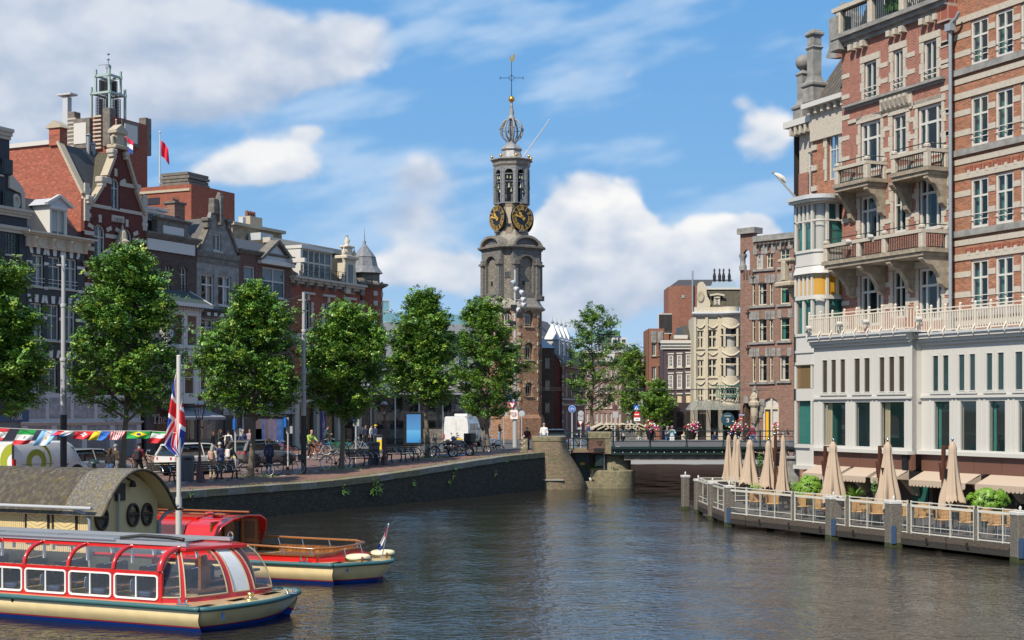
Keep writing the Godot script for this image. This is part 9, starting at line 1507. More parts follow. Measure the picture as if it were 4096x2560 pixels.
func DM():
	for e in[[U(254,1930),q(11,405,35),63.,"tall grey tram mast with black foot before the black house"],[q(12,1415,1087),q(2,1067,725),.0,"tall grey tram mast with black foot before the turret house"]]:var b=A8(e[0])if e[2]==.0 else V((254-2048.)/FOCAL*63.,1.33,-63.);var t=at(e[1],-b.z).y-b.y;var o=A5("tram_mast",e[3],"mast",b,.0,"tall grey tram masts");A0(N().tube([V(0,0,0),V(0,t*.32,0)],[.14,.14],10),"black_foot",M.black,o);A0(N().tube([V(0,t*.32,0),V(0,t*.55,0),V(0,t*.555,0),V(0,t*.78,0),V(0,t*.785,0),V(0,t,0)],[.125,.125,.105,.105,.085,.085],10),"shaft",M.pole_grey,o);A0(N().lathe([U(.15,0),U(.15,.12),U(.125,.14)],V(0,t*.55,0),10).lathe([U(.13,0),U(.13,.12),U(.1,.14)],V(0,t*.78,0),10).box(V(-.08,t-.4,0),V(.4,.05,.06)),"collar",M.pole_grey,o)
	var ln=null
	for e in[[q(15,500,1338),q(15,512,455),"dark red crowned lantern between the quay benches"],[q(13,415,1085),q(13,425,268),"dark red crowned lantern near the display panel"]]:
		var b=A8(e[0]);var H=at(e[1],-b.z).y-b.y;var o=A5("street_lantern",e[2],"street lamp",b,.0,"crowned street lanterns");var k=H/4.3;var pm=N();pm.lathe([U(.22,0),U(.22,.1),U(.17,.16),U(.16,.55),U(.12,.62),U(.13,.75),U(.085,.85),U(.075,1.2),U(.1,1.24),U(.06,1.3),U(.05,2.7),U(.08,2.75),U(.05,2.82),U(.045,3.05),U(.1,3.12)],O3,10);pm.tube([V(-.16,2.72,0),V(.16,2.72,0)],.025,6);pm.ball(V(-.17,2.72,0),Vector3.ONE*.05,6,4);pm.ball(V(.17,2.72,0),Vector3.ONE*.05,6,4);var pp=A0(pm,"post",M.lamp_red,o);pp.scale=Vector3.ONE*k;var hm=N();hm.lathe([U(.3,3.72),U(.33,3.76),U(.33,3.8),U(.27,3.84)],O3,6,0,true)
		for i in 6:var a=TAU*i/6;hm.bar(V(sin(a)*.14,3.12,cos(a)*.14),V(sin(a)*.3,3.74,cos(a)*.3),.025,.025);hm.lathe([U(.03,0),U(.035,.05),U(0,.11)],V(sin(a)*.31,3.8,cos(a)*.31),5)
		hm.lathe([U(.12,4.02),U(.06,4.06),U(.1,4.12),U(.1,4.18),U(.04,4.26),U(0,4.32)],O3,8);hm.lathe([U(.15,3.1),U(.15,3.15)],O3,6,0,true);var hp=A0(hm,"lantern_frame",M.lamp_red,o);hp.scale=Vector3.ONE*k;var gp=A0(N().lathe([U(.13,3.14),U(.285,3.72)],O3,6,0,true),"lantern_glass",M.glass_clear,o);gp.scale=Vector3.ONE*k;var cp=A0(N().lathe([U(.27,3.83),U(.22,3.93),U(.12,4.03)],O3,6,0,true),"cap",M.chalk,o);cp.scale=Vector3.ONE*k;var bp=A0(N().lathe([U(.04,3.2),U(.05,3.35),U(.0,3.45)],O3,8),"bulb",M.white,o);bp.scale=Vector3.ONE*k
	var HC=EE();var BJ=true
	for e in[[q(15,215,1330),"slatted bench beside the tall flagpole and grey bin"],[q(15,690,1312),"slatted bench right of the first crowned lantern"],[q(13,195,1105),"slatted bench left of the second crowned lantern"],[q(13,640,1052),"slatted bench right of the second crowned lantern"]]:var c=HC if BJ else E1(HC);BJ=false;c.position=A8(e[0]);c.rotation.y=1.05-.35;c.set_meta("label",e[1])
	var KO=A5("litter_bin","slate grey rounded litter bin beside the first bench","bin",A8(q(15,378,1330)),.3,"rounded grey litter bins");A0(N().lathe([U(.3,0),U(.3,1.),U(.33,1.04),U(.33,1.2),U(.28,1.24),U(0,1.25)],O3,16),"body",M.bin_grey,KO);A1("slot",M.iron,KO,V(0,1.1,.31),V(.34,.1,.06));var b2=E1(KO,"slate grey rounded litter bin behind the third bench",A8(q(13,292,1083)));var b3=A5("waste_bin","black and yellow waste bin beside the second lantern","bin",A8(q(13,345,920)));A0(N().rbox(V(0,.6,0),V(.6,1.2,.6),.04),"body",M.black,b3);A1("yellow_door",AG("yellow_panel",.75,.55,.02,.5),b3,V(.08,.5,.31),V(.36,.8,.02));A1("white_band",M.white,b3,V(.08,.92,.315),V(.36,.16,.02));var dp=A5("display_panel","tall black framed display with blue screen beside the bus shelter","display",A8(q(13,768,985)),.12);var D=-dp.position.z;var s=.3307/FOCAL*D;var pb=EYE -(1500+860*.3307-1642)/FOCAL*D-dp.position.y;var JU=EYE -(1500+450*.3307-1642)/FOCAL*D-dp.position.y;A0(N().rbox(V(0,(pb+JU)/2,0),V(232*s,JU-pb,.35),.03),"housing",M.black,dp);var im=Image.create(8,64,false,Image.FORMAT_RGB8)
	for y in 64:
		for x in 8:im.set_pixel(x,y,Color(.07,.20,.46).lerp(Color(.10,.36,.68),y/63.).linear_to_srgb()if y<36 else Color(.13,.42,.72).lerp(Color(.05,.26,.6),(y-36)/27.).linear_to_srgb())
	var sm=StandardMaterial3D.new();sm.albedo_texture=ImageTexture.create_from_image(im);sm.roughness=.15;sm.resource_name="display_print";var sq=N();sq.quad(V(-85*s,pb+42*s,.18),V(85*s,pb+42*s,.18),V(85*s,JU-25*s,.18),V(-85*s,JU-25*s,.18));sq.t[0]=U(0,1);sq.t[1]=U(1,1);sq.t[2]=U(1,0);sq.t[3]=U(0,0);A0(sq,"screen",sm,dp);A0(N().rbox(V(0,pb/2,0),V(.9,pb,.3),.03).rbox(V(0,.05,0),V(1.4,.1,.6),.02),"foot",M.stone_grey,dp);var sh=A5("bus_shelter","dark glass bus shelter with pale roof behind the display","shelter",V(-8.2,AX(-8.2,-128),-128.),.0);var FJ=N();FJ.rbox(V(0,4.7,-1.2),V(12.5,.25,3.4),.06);A0(FJ,"roof",M.stone_grey,sh)
	for i in 6:A1("pane",M.dim_glass,sh,V(-5.2+i*2.1,2.9,-2.),V(2.,3.,.05))
	for i in 7:A1("post",M.steel,sh,V(-6.2+i*2.08,2.35,-1.95),V(.1,4.7,.1))
	A1("sign_box",M.black,sh,V(.4,5.5,0),V(4.,1.,.3));A1("sign_end",M.white,sh,V(-2.4,5.5,.02),V(1.6,1.,.3));A1("sign_end",M.white,sh,V(3.3,5.5,.02),V(1.6,1.,.3));A1("bench",M.timber,sh,V(0,.5,-1.4),V(8,.1,.5));A1("low_wall",M.stone_dark,sh,V(0,.7,-2.05),V(12,1.4,.1));var mb=A8(U(2060,1792));var MD=-mb.z;var mt=A5("floodlight_mast","tall grey mast with floodlights before the clock tower","mast",mb);var mh=at(q(4,361,300),MD).y-mb.y;A0(N().tube([O3,V(0,mh*.3,0),V(0,mh*.305,0),V(0,mh,0)],[.2,.2,.15,.09],10),"shaft",M.pole_grey,mt)
	for e in[[340,390,-1],[358,432,1],[395,455,1],[405,502,1],[408,537,1],[370,570,1]]:var p=at(q(4,e[0],e[1]),MD)- mb;var fl=AM("floodlight",mt);A0(N().tube([p+V(-.1*e[2],.1,.1),p+V(.15*e[2],-.08,.25)],[.16,.24],10).bar(V(0,p.y,0),p,.05,.05),"lamp_housing",M.zinc_pale,fl)
	for e in[[345,555],[386,608],[338,665]]:var p=at(q(4,e[0],e[1]),MD)- mb;A1("camera_box",M.black,mt,p+V(0,0,.1),V(.5,.42,.4));A1("camera_arm",M.iron,mt,V(p.x/2,p.y,.05),V(absf(p.x),.08,.08))
	A7("ped",q(13,1958,280),MD-.3,100,"blue pedestrian crossing sign on the floodlight mast",.0);A7("yield",q(13,1962,370),MD-.32,96,"red and white give way triangle below the crossing sign on the mast",.0);A7("zone30",q(13,1983,478),MD-.3,88,"white thirty zone sign on the floodlight mast",.0);A7("backring",q(13,2078,467),MD-2.,80,"grey back of a round sign right of the thirty sign",AY(q(13,2082,770),MD-2.));A7("redring",q(13,1866,372),128.,78,"dark round sign back with red rim left of the mast",AY(q(13,1872,660),128.));A7("box",q(13,1865,458),128.,70,"square grey sign back below the red rimmed one left of the mast",.0);A7("bike",q(14,776,231),96.,76,"round blue bicycle sign left of the bridge pillar",AY(q(14,778,480),96.),14);A7("back",q(14,870,280),99.,64,"grey back of a round sign beside the bicycle sign",AY(q(14,870,560),99.),14);A7("box",q(14,868,338),99.,60,"grey back of a square plate under the round sign back",.0,14);A7("yield",q(14,866,385),99.,68,"pale give way triangle back under the square plate by the bridge",.0,14);A7("smallbox",q(14,856,440),98.9,44,"small grey plate at the foot of the sign stack by the bridge",.0,14);A7("redring",q(14,1240,215),104.,66,"turned red rimmed sign behind the bridge railing",AY(q(14,1246,480),104.),14);A7("box",q(14,1242,292),104.,60,"square grey sign back behind the bridge railing",.0,14);A7("ped",q(14,1467,218),112.,54,"blue pedestrian crossing sign above the no entry disc by the flower basket",AY(q(14,1478,470),112.),14);A7("noentry",q(14,1472,290),112.,66,"red no entry disc above the white bicycle plate",.0,14);A7("bikeplate",q(14,1474,342),112.,66,"white bicycle plate below the no entry disc",.0,14);A7("noentry",q(18,1499,912),118.,52,"red no entry disc beside the cream house shop",AY(q(18,1500,1150),118.),18);A7("bluename",q(18,1510,858),117.9,104,"dark blue street name plate above the no entry disc",.0,18)
	for e in[[q(12,665,1085),q(12,685,480),q(12,659,540),118,"slim steel pole with edge-on blue sign beside the grey car"],[q(12,1243,1030),q(12,1243,465),q(12,1217,520),110,"slim steel pole with edge-on blue sign before the poster shop"],[q(12,1990,965),q(12,1972,380),q(12,1953,440),110,"slim steel pole with edge-on blue and green signs near the turret house"]]:var b=A8(e[0]);var o=A5("sign_pole",e[4],"sign",b,.0,"slim poles with edge-on signs");var H=at(e[1],-b.z).y-b.y;A0(N().tube([O3,V(0,H,0)],.05,8),"pole",M.pole_grey,o);var p=at(e[2],-b.z)- b;var hh=e[3]*.3638/FOCAL*-b.z;A1("plate",AG("sign_blue",.01,.13,.5,.4),o,p,V(.12,hh,.6));A1("clamp",M.steel,o,V(p.x/2,p.y+.2,0),V(absf(p.x),.05,.05));var bx=A1("grey_box",M.pole_grey,o,p+V(.2,-hh*.75,.0),V(.34,.4,.05))
	var cb=A8(q(13,2103,942));var I6=A5("street_cabinet","sticker covered stone grey cabinet beside the brick pier","cabinet",cb);var ck=.3307/FOCAL*-cb.z;A0(N().rbox(V(0,85*ck,0),V(96*ck,172*ck,.5),.03),"body",M.moss_stone,I6)
	for i in 9:A1("sticker",M.white if i%3 else M.iron,I6,V(-.22+(i%3)*.12+.02*sin(i*3.),.22+i*.1,.255),V(.09,.07,.006),Basis(BK,.4*sin(i*5.)))
	var bl=["flower basket of red and white petunias by the fingerpost","flower basket of white and pink petunias before the cream house door","flower basket of pink and red petunias right of the round sign","small flower basket before the yellow shop door"];var bs=[[14,1612,425,75],[14,2070,425,78],[8,495,182,48],[8,756,190,14]]
	for i in 4:
		var e=bs[i];var p=at(q(e[0],e[1],e[2]),89.3);var k=ZR[e[0]][2]/FOCAL*89.3;var o=A5("flower_basket",bl[i],"flowers",p+V(0,0,.1),.0,"flower baskets on the bridge");DL.seed=500+i;var w=e[3]*k;A0(N().lathe([U(w*.3,-.75),U(w*.7,-.25),U(w*.72,-.15),U(0,-.15)],O3,12),"basket",M.iron,o);var lf=N();var f1=N();var f2=N();var f3=N()
		for j in 220:
			var d=V(DL.randfn()*w*.45,DL.randfn()*.14+.02,DL.randfn()*.18);d.y-=absf(d.x)*.2;var a=V(AN(-1,1),AN(-1,1),AN(-1,1)).normalized()*.055;var b=a.cross(V(AN(-1,1),AN(-1,1),AN(-1,1))).normalized()*.045
			if j<130:lf.quad(d-a,d-b,d+a,d+b)
			else:var MM=[f1,f2,f3][j%3];MM.ball(d+V(0,.05,.08),V(.05,.045,.04),5,3)
		A0(lf,"leaves",M.leaf_bright,o);A0(f1,"white_blossom",AG("petal_white",.8,.8,.78,.7),o);A0(f2,"pink_blossom",AG("petal_pink",.62,.03,.25,.7),o);A0(f3,"red_blossom",AG("petal_red",.42,.01,.04,.7),o)
	var sb=A5("stone_bench","long low grey stone bench behind the bridge railing","bench",at(q(18,960,1265),112.));sb.position.y=AX(sb.position.x,sb.position.z);A0(N().rbox(V(0,.26,0),V(570*.2562/FOCAL*112.,.52,.8),.04),"block",M.stone_grey,sb)
func AY(p,d):
	var w=at(p,d)
	return AX(w.x,w.z)
func A7(AB,p,d,px,AK,FA,JF=13):
	var c=at(p,d);var s=px*ZR[JF][2]/FOCAL*d;var o=A5("traffic_sign",AK,"sign",c);var FH=AG("sign_blue",.01,.13,.5,.4);var CA=AG("sign_red",.6,.015,.015,.4);var wh=AG("sign_white",.78,.78,.76,.4);var gy=M.pole_grey;var bk=AG("sign_ink",.02,.02,.02,.5)
	var BS=func(r,z,m,A3):
		var mb=N();mb.lathe([U(0,z-.015),U(r,z-.015),U(r,z),U(0,z)],O3,24);var pn=A0(mb,A3,m,o);pn.rotation.x=PI/2
	var AL=func(AU,z,m,A3):
		var pg=PackedVector2Array()
		for i in range(0,AU.size(),2):pg.append(U(AU[i]*s,AU[i+1]*s))
		var mb=N();mb.prism_z(pg,z-.012,z);A0(mb,A3,m,o)
	if AB=="ped":
		AL.call([-.5,-.5,.5,-.5,.5,.5,-.5,.5],.0,FH,"plate");AL.call([-.4,-.38,.4,-.38,.0,.38],.012,wh,"triangle");AL.call([-.05,-.05,.06,-.05,.05,.12,-.04,.12],.02,bk,"figure");AL.call([-.12,-.3,-.05,-.3,.02,-.04,-.04,-.04],.02,bk,"figure");AL.call([.06,-.3,.13,-.3,.06,-.04,.0,-.04],.02,bk,"figure");AL.call([-.03,.14,.04,.14,.04,.21,-.03,.21],.02,bk,"figure")
		for i in 3:AL.call([-.3+i*.22,-.36,-.2+i*.22,-.36,-.2+i*.2,-.3,-.28+i*.2,-.3],.018,bk,"stripe")
	elif AB=="yield":AL.call([-.5,.44,.0,-.44,.5,.44],.0,CA,"plate");AL.call([-.33,.34,.0,-.25,.33,.34],.012,wh,"field")
	elif AB=="zone30":AL.call([-.5,-.62,.5,-.62,.5,.62,-.5,.62],.0,wh,"plate");BS.call(.36*s,.01,CA,"ring");BS.call(.28*s,.018,wh,"field");AZ("30",o,U(0,-.0),.022,s*.34,bk,"lettering","Droid Sans")
	elif AB=="noentry":BS.call(.5*s,.0,CA,"disc");AL.call([-.36,-.09,.36,-.09,.36,.09,-.36,.09],.015,wh,"bar")
	elif AB=="bike" or AB=="bikesmall":
		BS.call(.5*s,.0,wh,"rim");BS.call(.46*s,.008,FH,"disc");var m=N()
		for cx in[-.2,.2]:
			var B8=[]
			for i in 17:B8.append(V((cx+.13*cos(TAU*i/16.))*s,(-.08+.13*sin(TAU*i/16.))*s,.02))
			m.tube(B8,.018*s,4,false)
		m.tube([V(-.2,-.08,.03)*s,V(-.08,.1,.03)*s,V(.12,.1,.03)*s,V(.2,-.08,.03)*s],.018*s,4);m.tube([V(-.08,.1,.03)*s,V(.0,-.08,.03)*s,V(.12,.1,.03)*s],.018*s,4);m.tube([V(.05,.19,.03)*s,V(.14,.19,.03)*s,V(.12,.1,.03)*s],.018*s,4);m.tube([V(-.15,.15,.03)*s,V(-.03,.15,.03)*s],.022*s,4);A0(m,"bicycle_symbol",wh,o)
		if AB=="bikesmall":o.rotation.y=.9
	elif AB=="back":BS.call(.5*s,.0,gy,"disc")
	elif AB=="backring":BS.call(.5*s,.0,FH,"rim");BS.call(.46*s,.008,M.zinc_pale,"disc")
	elif AB=="redring":BS.call(.5*s,.0,CA,"rim");BS.call(.42*s,.008,M.bin_grey,"disc");o.rotation.y=.5
	elif AB=="whitebox":AL.call([-.5,-.9,.5,-.9,.5,.7,-.5,.7],.0,wh,"plate");BS.call(.34*s,.01,CA,"ring");BS.call(.26*s,.018,wh,"field")
	elif AB=="box":AL.call([-.5,-.55,.5,-.55,.5,.55,-.5,.55],.0,gy,"plate")
	elif AB=="smallbox":AL.call([-.5,-.25,.5,-.25,.5,.25,-.5,.25],.0,gy,"plate")
	elif AB=="bikeplate":AL.call([-.5,-.28,.5,-.28,.5,.28,-.5,.28],.0,wh,"plate");AL.call([-.3,-.08,.3,-.08,.1,.12,-.1,.12],.012,gy,"symbol")
	elif AB=="bikeplate2":AL.call([-.5,-.7,.5,-.7,.5,.7,-.5,.7],.0,wh,"plate");BS.call(.34*s,.01,FH,"disc")
	elif AB=="bluename":AL.call([-.5,-.16,.5,-.16,.5,.16,-.5,.16],.0,AG("name_blue",.012,.02,.12,.4),"plate");AL.call([-.4,-.04,.4,-.04,.4,.05,-.4,.05],.01,wh,"lettering_band")
	if FA>.0:A0(N().tube([V(0,FA-c.y,-.06),V(0,s*.4,-.06)],.045,8),"pole",M.pole_grey,o)
func EE():
	var o=A5("bench","x","bench",O3,.0,"slatted benches on the quay")
	for i in 5:A1("seat_slat",M.bench_wood,o,V(0,.45,-.2+i*.1),V(2.2,.035,.085))
	for i in 4:A1("back_slat",M.bench_wood,o,V(0,.56+i*.105,-.29-i*.035),V(2.2,.09,.03),Basis(RT,-.3))
	for x in[-.9,.05,.9]:A0(N().tube([V(x,0,.26),V(x,.25,.16),V(x,.42,.2)],[.035,.04,.035],6).tube([V(x,0,-.34),V(x,.28,-.2),V(x,.45,-.24),V(x,.9,-.42)],[.035,.04,.04,.03],6).bar(V(x,.41,-.25),V(x,.41,.22),.05,.05),"leg",M.iron,o)
	for x in[-.5,-.1,.35,.7]:A0(N().tube([V(x,.46,.16),V(x,.64,.1),V(x,.72,-.1),V(x,.7,-.34)],.02,6),"armrest",M.steel,o)
	return o
func GR(mb,BY,EU=true):
	var A4=[]
	for s in BY:
		var AT=[]
		for p in s[1]:AT.append(V(s[0],p[1],p[0]))
		for i in range(s[1].size()- 1,-1,-1):AT.append(V(s[0],s[1][i][1],-s[1][i][0]))
		A4.append(AT)
	mb.patch(A4,true,false)
	if EU:
		for e in[0,A4.size()- 1]:
			var HX=Vector3.LEFT if e==0 else RT;var n=A4[e].size()
			for i in range(1,n-1):mb.up_tri(A4[e][0],A4[e][i],A4[e][i+1],HX*(1. if BY[0][0]<BY[BY.size()- 1][0]else -1.))
func BR(A9,p,r,w):
	var n=AM("wheel",A9,p);n.rotation.x=PI/2;A0(N().lathe([U(r*.62,-w/2),U(r*.93,-w/2),U(r,-w*.3),U(r,w*.3),U(r*.93,w/2),U(r*.62,w/2)],O3,20),"tyre",M.rubber,n);A0(N().lathe([U(0,-w*.42),U(r*.2,-w*.44),U(r*.63,-w*.36),U(r*.63,w*.36),U(r*.2,w*.44),U(0,w*.42)],O3,20),"rim",M.zinc_pale,n)
	for i in 5:
		var a=TAU*i/5
		for s in[-1,1]:A1("spoke_gap",M.iron,n,V(sin(a)*r*.42,s*w*.4,cos(a)*r*.42),V(r*.2,.02,r*.3),BU(a))
func BT(A3,AK,DF,p,BA,L=4.3,H=1.58,Wd=1.8,H6=null):
	var o=A5(A3,AK,"car",p,BA,"cars in the street");var h=Wd/2;var B4=H*.62;var b=N()
	var CY=func(wk,y0,y1):return[[h*wk*.86,y0],[h*wk,y0+.1],[h*wk,y0+.35],[h*wk*.995,y1-.12],[h*wk*.95,y1-.02],[h*wk*.86,y1]]
	GR(b,[[-L/2,CY.call(.86,.34,B4*.93)],[-L/2+.1,CY.call(.95,.26,B4*.98)],[-L*.36,CY.call(1.,.2,B4)],[.0,CY.call(1.,.2,B4)],[L*.2,CY.call(1.,.2,B4*.97)],[L*.38,CY.call(.97,.2,B4*.86)],[L/2-.1,CY.call(.88,.24,B4*.72)],[L/2,CY.call(.78,.34,B4*.62)]]);A0(b,"body",DF,o);var g=N()
	var gs=func(wk,y0,y1):return[[h*.94,y0],[h*wk,y1-.05],[h*wk*.9,y1]]
	GR(g,[[-L*.47,gs.call(.9,B4-.06,B4+.02)],[-L*.4,gs.call(.78,B4-.06,H-.06)],[-L*.1,gs.call(.78,B4-.06,H-.02)],[L*.08,gs.call(.77,B4-.06,H-.05)],[L*.27,gs.call(.88,B4-.06,B4+.02)]]);A0(g,"glazing",M.car_glass,o);var r=N()
	var rs=func(y,k):return[[h*.775*k,y-.05],[h*.72*k,y+.01],[h*.4*k,y+.03]]
	GR(r,[[-L*.43,rs.call(H-.06,1.)],[-L*.36,rs.call(H-.02,1.02)],[-L*.1,rs.call(H,1.02)],[L*.07,rs.call(H-.03,1.)]])
	for s in[-1,1]:r.bar(V(-L*.47,B4-.02,s*h*.9),V(-L*.39,H-.06,s*h*.76),.16,.10);r.bar(V(L*.27,B4-.02,s*h*.88),V(L*.08,H-.05,s*h*.75),.07,.07);r.bar(V(-L*.06,B4-.04,s*h*.945),V(-L*.08,H-.05,s*h*.785),.08,.04)
	A0(r,"roof",DF,o)
	for s in[-1,1]:
		BR(o,V(-L*.3,.33,s*(h-.1)),.33,.22);BR(o,V(L*.3,.33,s*(h-.1)),.33,.22)
		for x in[-L*.3,L*.3]:var wn=A0(N().lathe([U(.40,-.02),U(.40,.02),U(0,.02)],O3,20),"wheel_arch",M.black,o);wn.transform=TF(Basis(RT,s*PI/2),V(x,.36,s*(h-.012)))
		A1("tail_light",M.tail_red,o,V(-L*.475,B4*.86,s*h*.74),V(.18,.13,.42),BU(s*.25));A1("headlight",M.zinc_pale,o,V(L*.465,B4*.66,s*h*.62),V(.14,.13,.34),BU(-s*.35));A1("wing_mirror",DF,o,V(L*.17,B4+.08,s*(h+.09)),V(.12,.13,.2));A1("door_handle",M.chrome,o,V(-L*.02,B4*.86,s*h*1.),V(.16,.03,.03));A1("door_handle",M.chrome,o,V(-L*.24,B4*.86,s*h*1.),V(.16,.03,.03))
	A1("rear_bumper",M.black,o,V(-L/2+.02,.38,0),V(.12,.2,Wd*.82));A1("number_plate",H6 if H6 else M.plate_yellow2,o,V(-L/2-.035,B4*.62,0),V(.02,.11,.5));A1("front_bumper",M.black,o,V(L/2-.04,.34,0),V(.14,.18,Wd*.72))
	return o
func DS(A3,AK,p,BA,L,H,Wd,H7):
	var o=A5(A3,AK,"van",p,BA,"vans in the street");var h=Wd/2;var b=N()
	var CY=func(wk,y0,y1,AA):return[[h*wk*.9,y0],[h*wk,y0+.12],[h*wk,y0+(y1-y0)*.45],[h*wk*.985,y0+(y1-y0)*.7],[h*wk*AA,y1-.1],[h*wk*(AA-.1),y1]]
	var FP=H*.52;GR(b,[[-L/2,CY.call(.96,.42,H-.04,.9)],[-L/2+.06,CY.call(1.,.36,H,.92)],[L*.1,CY.call(1.,.32,H,.92)],[L*.2,CY.call(1.,.32,H-.03,.9)],[L*.29,CY.call(1.,.32,H*.9,.86)],[L*.385,CY.call(.98,.32,FP*1.06,.92)],[L*.45,CY.call(.94,.34,FP*.93,.9)],[L/2,CY.call(.84,.4,FP*.72,.9)]]);A0(b,"body",M.van_white,o);A0(N().quad(V(L*.385+.02,FP*1.05,h*.82),V(L*.385+.02,FP*1.05,-h*.82),V(L*.275,H*.92,-h*.72),V(L*.275,H*.92,h*.72)),"windscreen",M.car_glass,o)
	for s in[-1,1]:
		var cn=A0(N().prism_z(Q([U(L*.16,H*.56),U(L*.345,H*.55),U(L*.27,H*.83),U(L*.16,H*.83)]),-.012,.012),"cab_window",M.car_glass,o);cn.transform=TF(Basis(RT,-s*.04),V(0,.02,s*h*.985))
		for x in[-L*.29,L*.31]:BR(o,V(x,.35,s*(h-.12)),.35,.24);var wn=A0(N().lathe([U(.44,-.02),U(.44,.02),U(0,.02)],O3,20),"wheel_arch",M.black,o);wn.transform=TF(Basis(RT,s*PI/2),V(x,.4,s*(h-.005)))
		A1("tail_light",M.tail_red,o,V(-L/2+.03,H*(.36 if H7 else .52),s*h*.96),V(.14,H*.15,.1));A1("sill_trim",M.black,o,V(0,.45,s*h*1.),V(L*.86,.12,.03));A1("seam",M.seam,o,V(L*.13,H*.45,s*(h+.003)),V(.015,H*.66,.01));A1("seam",M.seam,o,V(-L*.12,H*.45,s*(h+.003)),V(.015,H*.66,.01));A1("slide_rail",M.seam,o,V(-L*.2,H*.47,s*(h+.004)),V(L*.4,.02,.01));A1("wing_mirror",M.black,o,V(L*.36,H*.58,s*(h+.15)),V(.1,.3,.2));A1("door_handle",M.black,o,V(L*.17,H*.44,s*(h+.01)),V(.18,.05,.03))
	A1("rear_seam",M.seam,o,V(-L/2-.004,H*.5,0),V(.01,H*.75,.015));A1("rear_bumper",M.black,o,V(-L/2,.45,0),V(.14,.22,Wd*.94));A1("number_plate",M.plate_yellow2,o,V(-L/2-.06,.7,.25 if H7 else 0),V(.02,.12,.52));A1("door_handle",M.black,o,V(-L/2-.01,H*.4,.15),V(.03,.06,.16))
	if H7:
		A0(N().rbox(V(-L*.05,H+.1,0),V(1.7,.22,1.1),.06),"roof_unit",M.van_white,o)
		for s in[-1,1]:
			A1("side_window",M.van_pane,o,V(-L*.27,H*.66,s*(h*.995)),V(L*.27,H*.22,.02));A1("side_window",M.van_pane,o,V(-L*.0,H*.66,s*(h*.995)),V(L*.23,H*.22,.02));A1("open_window",M.car_glass,o,V(-L*.06,H*.65,s*(h+.005)),V(L*.05,H*.16,.02))
			for k in 2:var en=A0(N().lathe([U(.1,0),U(.2,0),U(.2,.012),U(.1,.012)],O3,16),"emblem",M.emblem,o);en.transform=TF(Basis(RT,s*PI/2),V(-L*.02+k*.55,H*.33,s*(h+.004)))
	else:
		for s in[-1,1]:
			for rr in[[.30,.58,-L*.22],[.78,.90,-L*.22]]:
				var em=N()
				for i in 30:
					if rr[0]>.7 and i>12:continue
					var a0=-1.4+TAU*i/30.;var a1=-1.4+TAU*(i+1)/30.;em.quad(V(rr[0]*cos(a0),rr[0]*sin(a0),0),V(rr[1]*cos(a0),rr[1]*sin(a0),0),V(rr[1]*cos(a1),rr[1]*sin(a1),0),V(rr[0]*cos(a1),rr[0]*sin(a1),0))
				var en=A0(em,"green_ring_print",M.van_green,o);en.position=V(rr[2],H*.52,s*(h+.006))
		var rm=N()
		for i in 24:var a0=TAU*i/48.+PI/2;var a1=TAU*(i+1)/48.+PI/2;rm.quad(V(0,.4*sin(a0),.4*cos(a0)),V(0,.85*sin(a0),.85*cos(a0)),V(0,.85*sin(a1),.85*cos(a1)),V(0,.4*sin(a1),.4*cos(a1)))
		var rn=A0(rm,"green_ring_print",M.van_green,o);rn.position=V(-L/2-.008,H*.52,h*.95);A1("rear_window_strip",M.black,o,V(-L/2-.004,H*.72,h*.93),V(.02,H*.5,.12))
	return o
func GS(v):return atan2(-v.z,v.x)
func CX():
	var JT=V(.5024,0,-.8647);var th=GS(JT)
	var gp=func(p):return V(p.x,AX(p.x,p.z)+.025,p.z)
	DS("delivery_van","white delivery van with large green ring print behind the flag line",gp.call(at(U(155,1800),68.5)),th,4.6,1.95,1.95,false);BT("parked_car","silver grey estate car beside the green ringed van",M.car_silver,gp.call(at(U(352,1800),72.)),th,4.4,1.5);BT("parked_car","white crossover car behind the first lantern",M.car_white,gp.call(at(U(790,1850),77.)),th-.12,4.4,1.62);BT("parked_car","grey hatchback waiting behind the second quay tree",M.car_grey,gp.call(at(U(1045,1850),84.)),th-.15,4.1,1.5);BT("parked_car","dark blue estate car on the square behind the brick pier",M.car_navy,gp.call(at(U(2215,1750),110.)),th+.55,4.6,1.55);DS("panel_van","large white high roofed van behind the parked scooters",gp.call(at(U(1855,1760),121.)),th+.35,5.9,2.5,2.05,true);var sp=A8(q(13,1545,945));var sc=A5("motor_scooter","dark grey motor scooter parked before the large white van","scooter",sp,.15);JL(sc,M.scooter_grey);var s2=E1(sc,"dark delivery scooter with black box beside the grey scooter",A8(q(13,1340,975)),2.6);A1("delivery_box",M.black,s2,V(-.62,1.05,0),V(.5,.5,.5));var s3=E1(sc,"dark scooter with red light behind the leaning bicycles",A8(q(13,1120,990)),2.9)
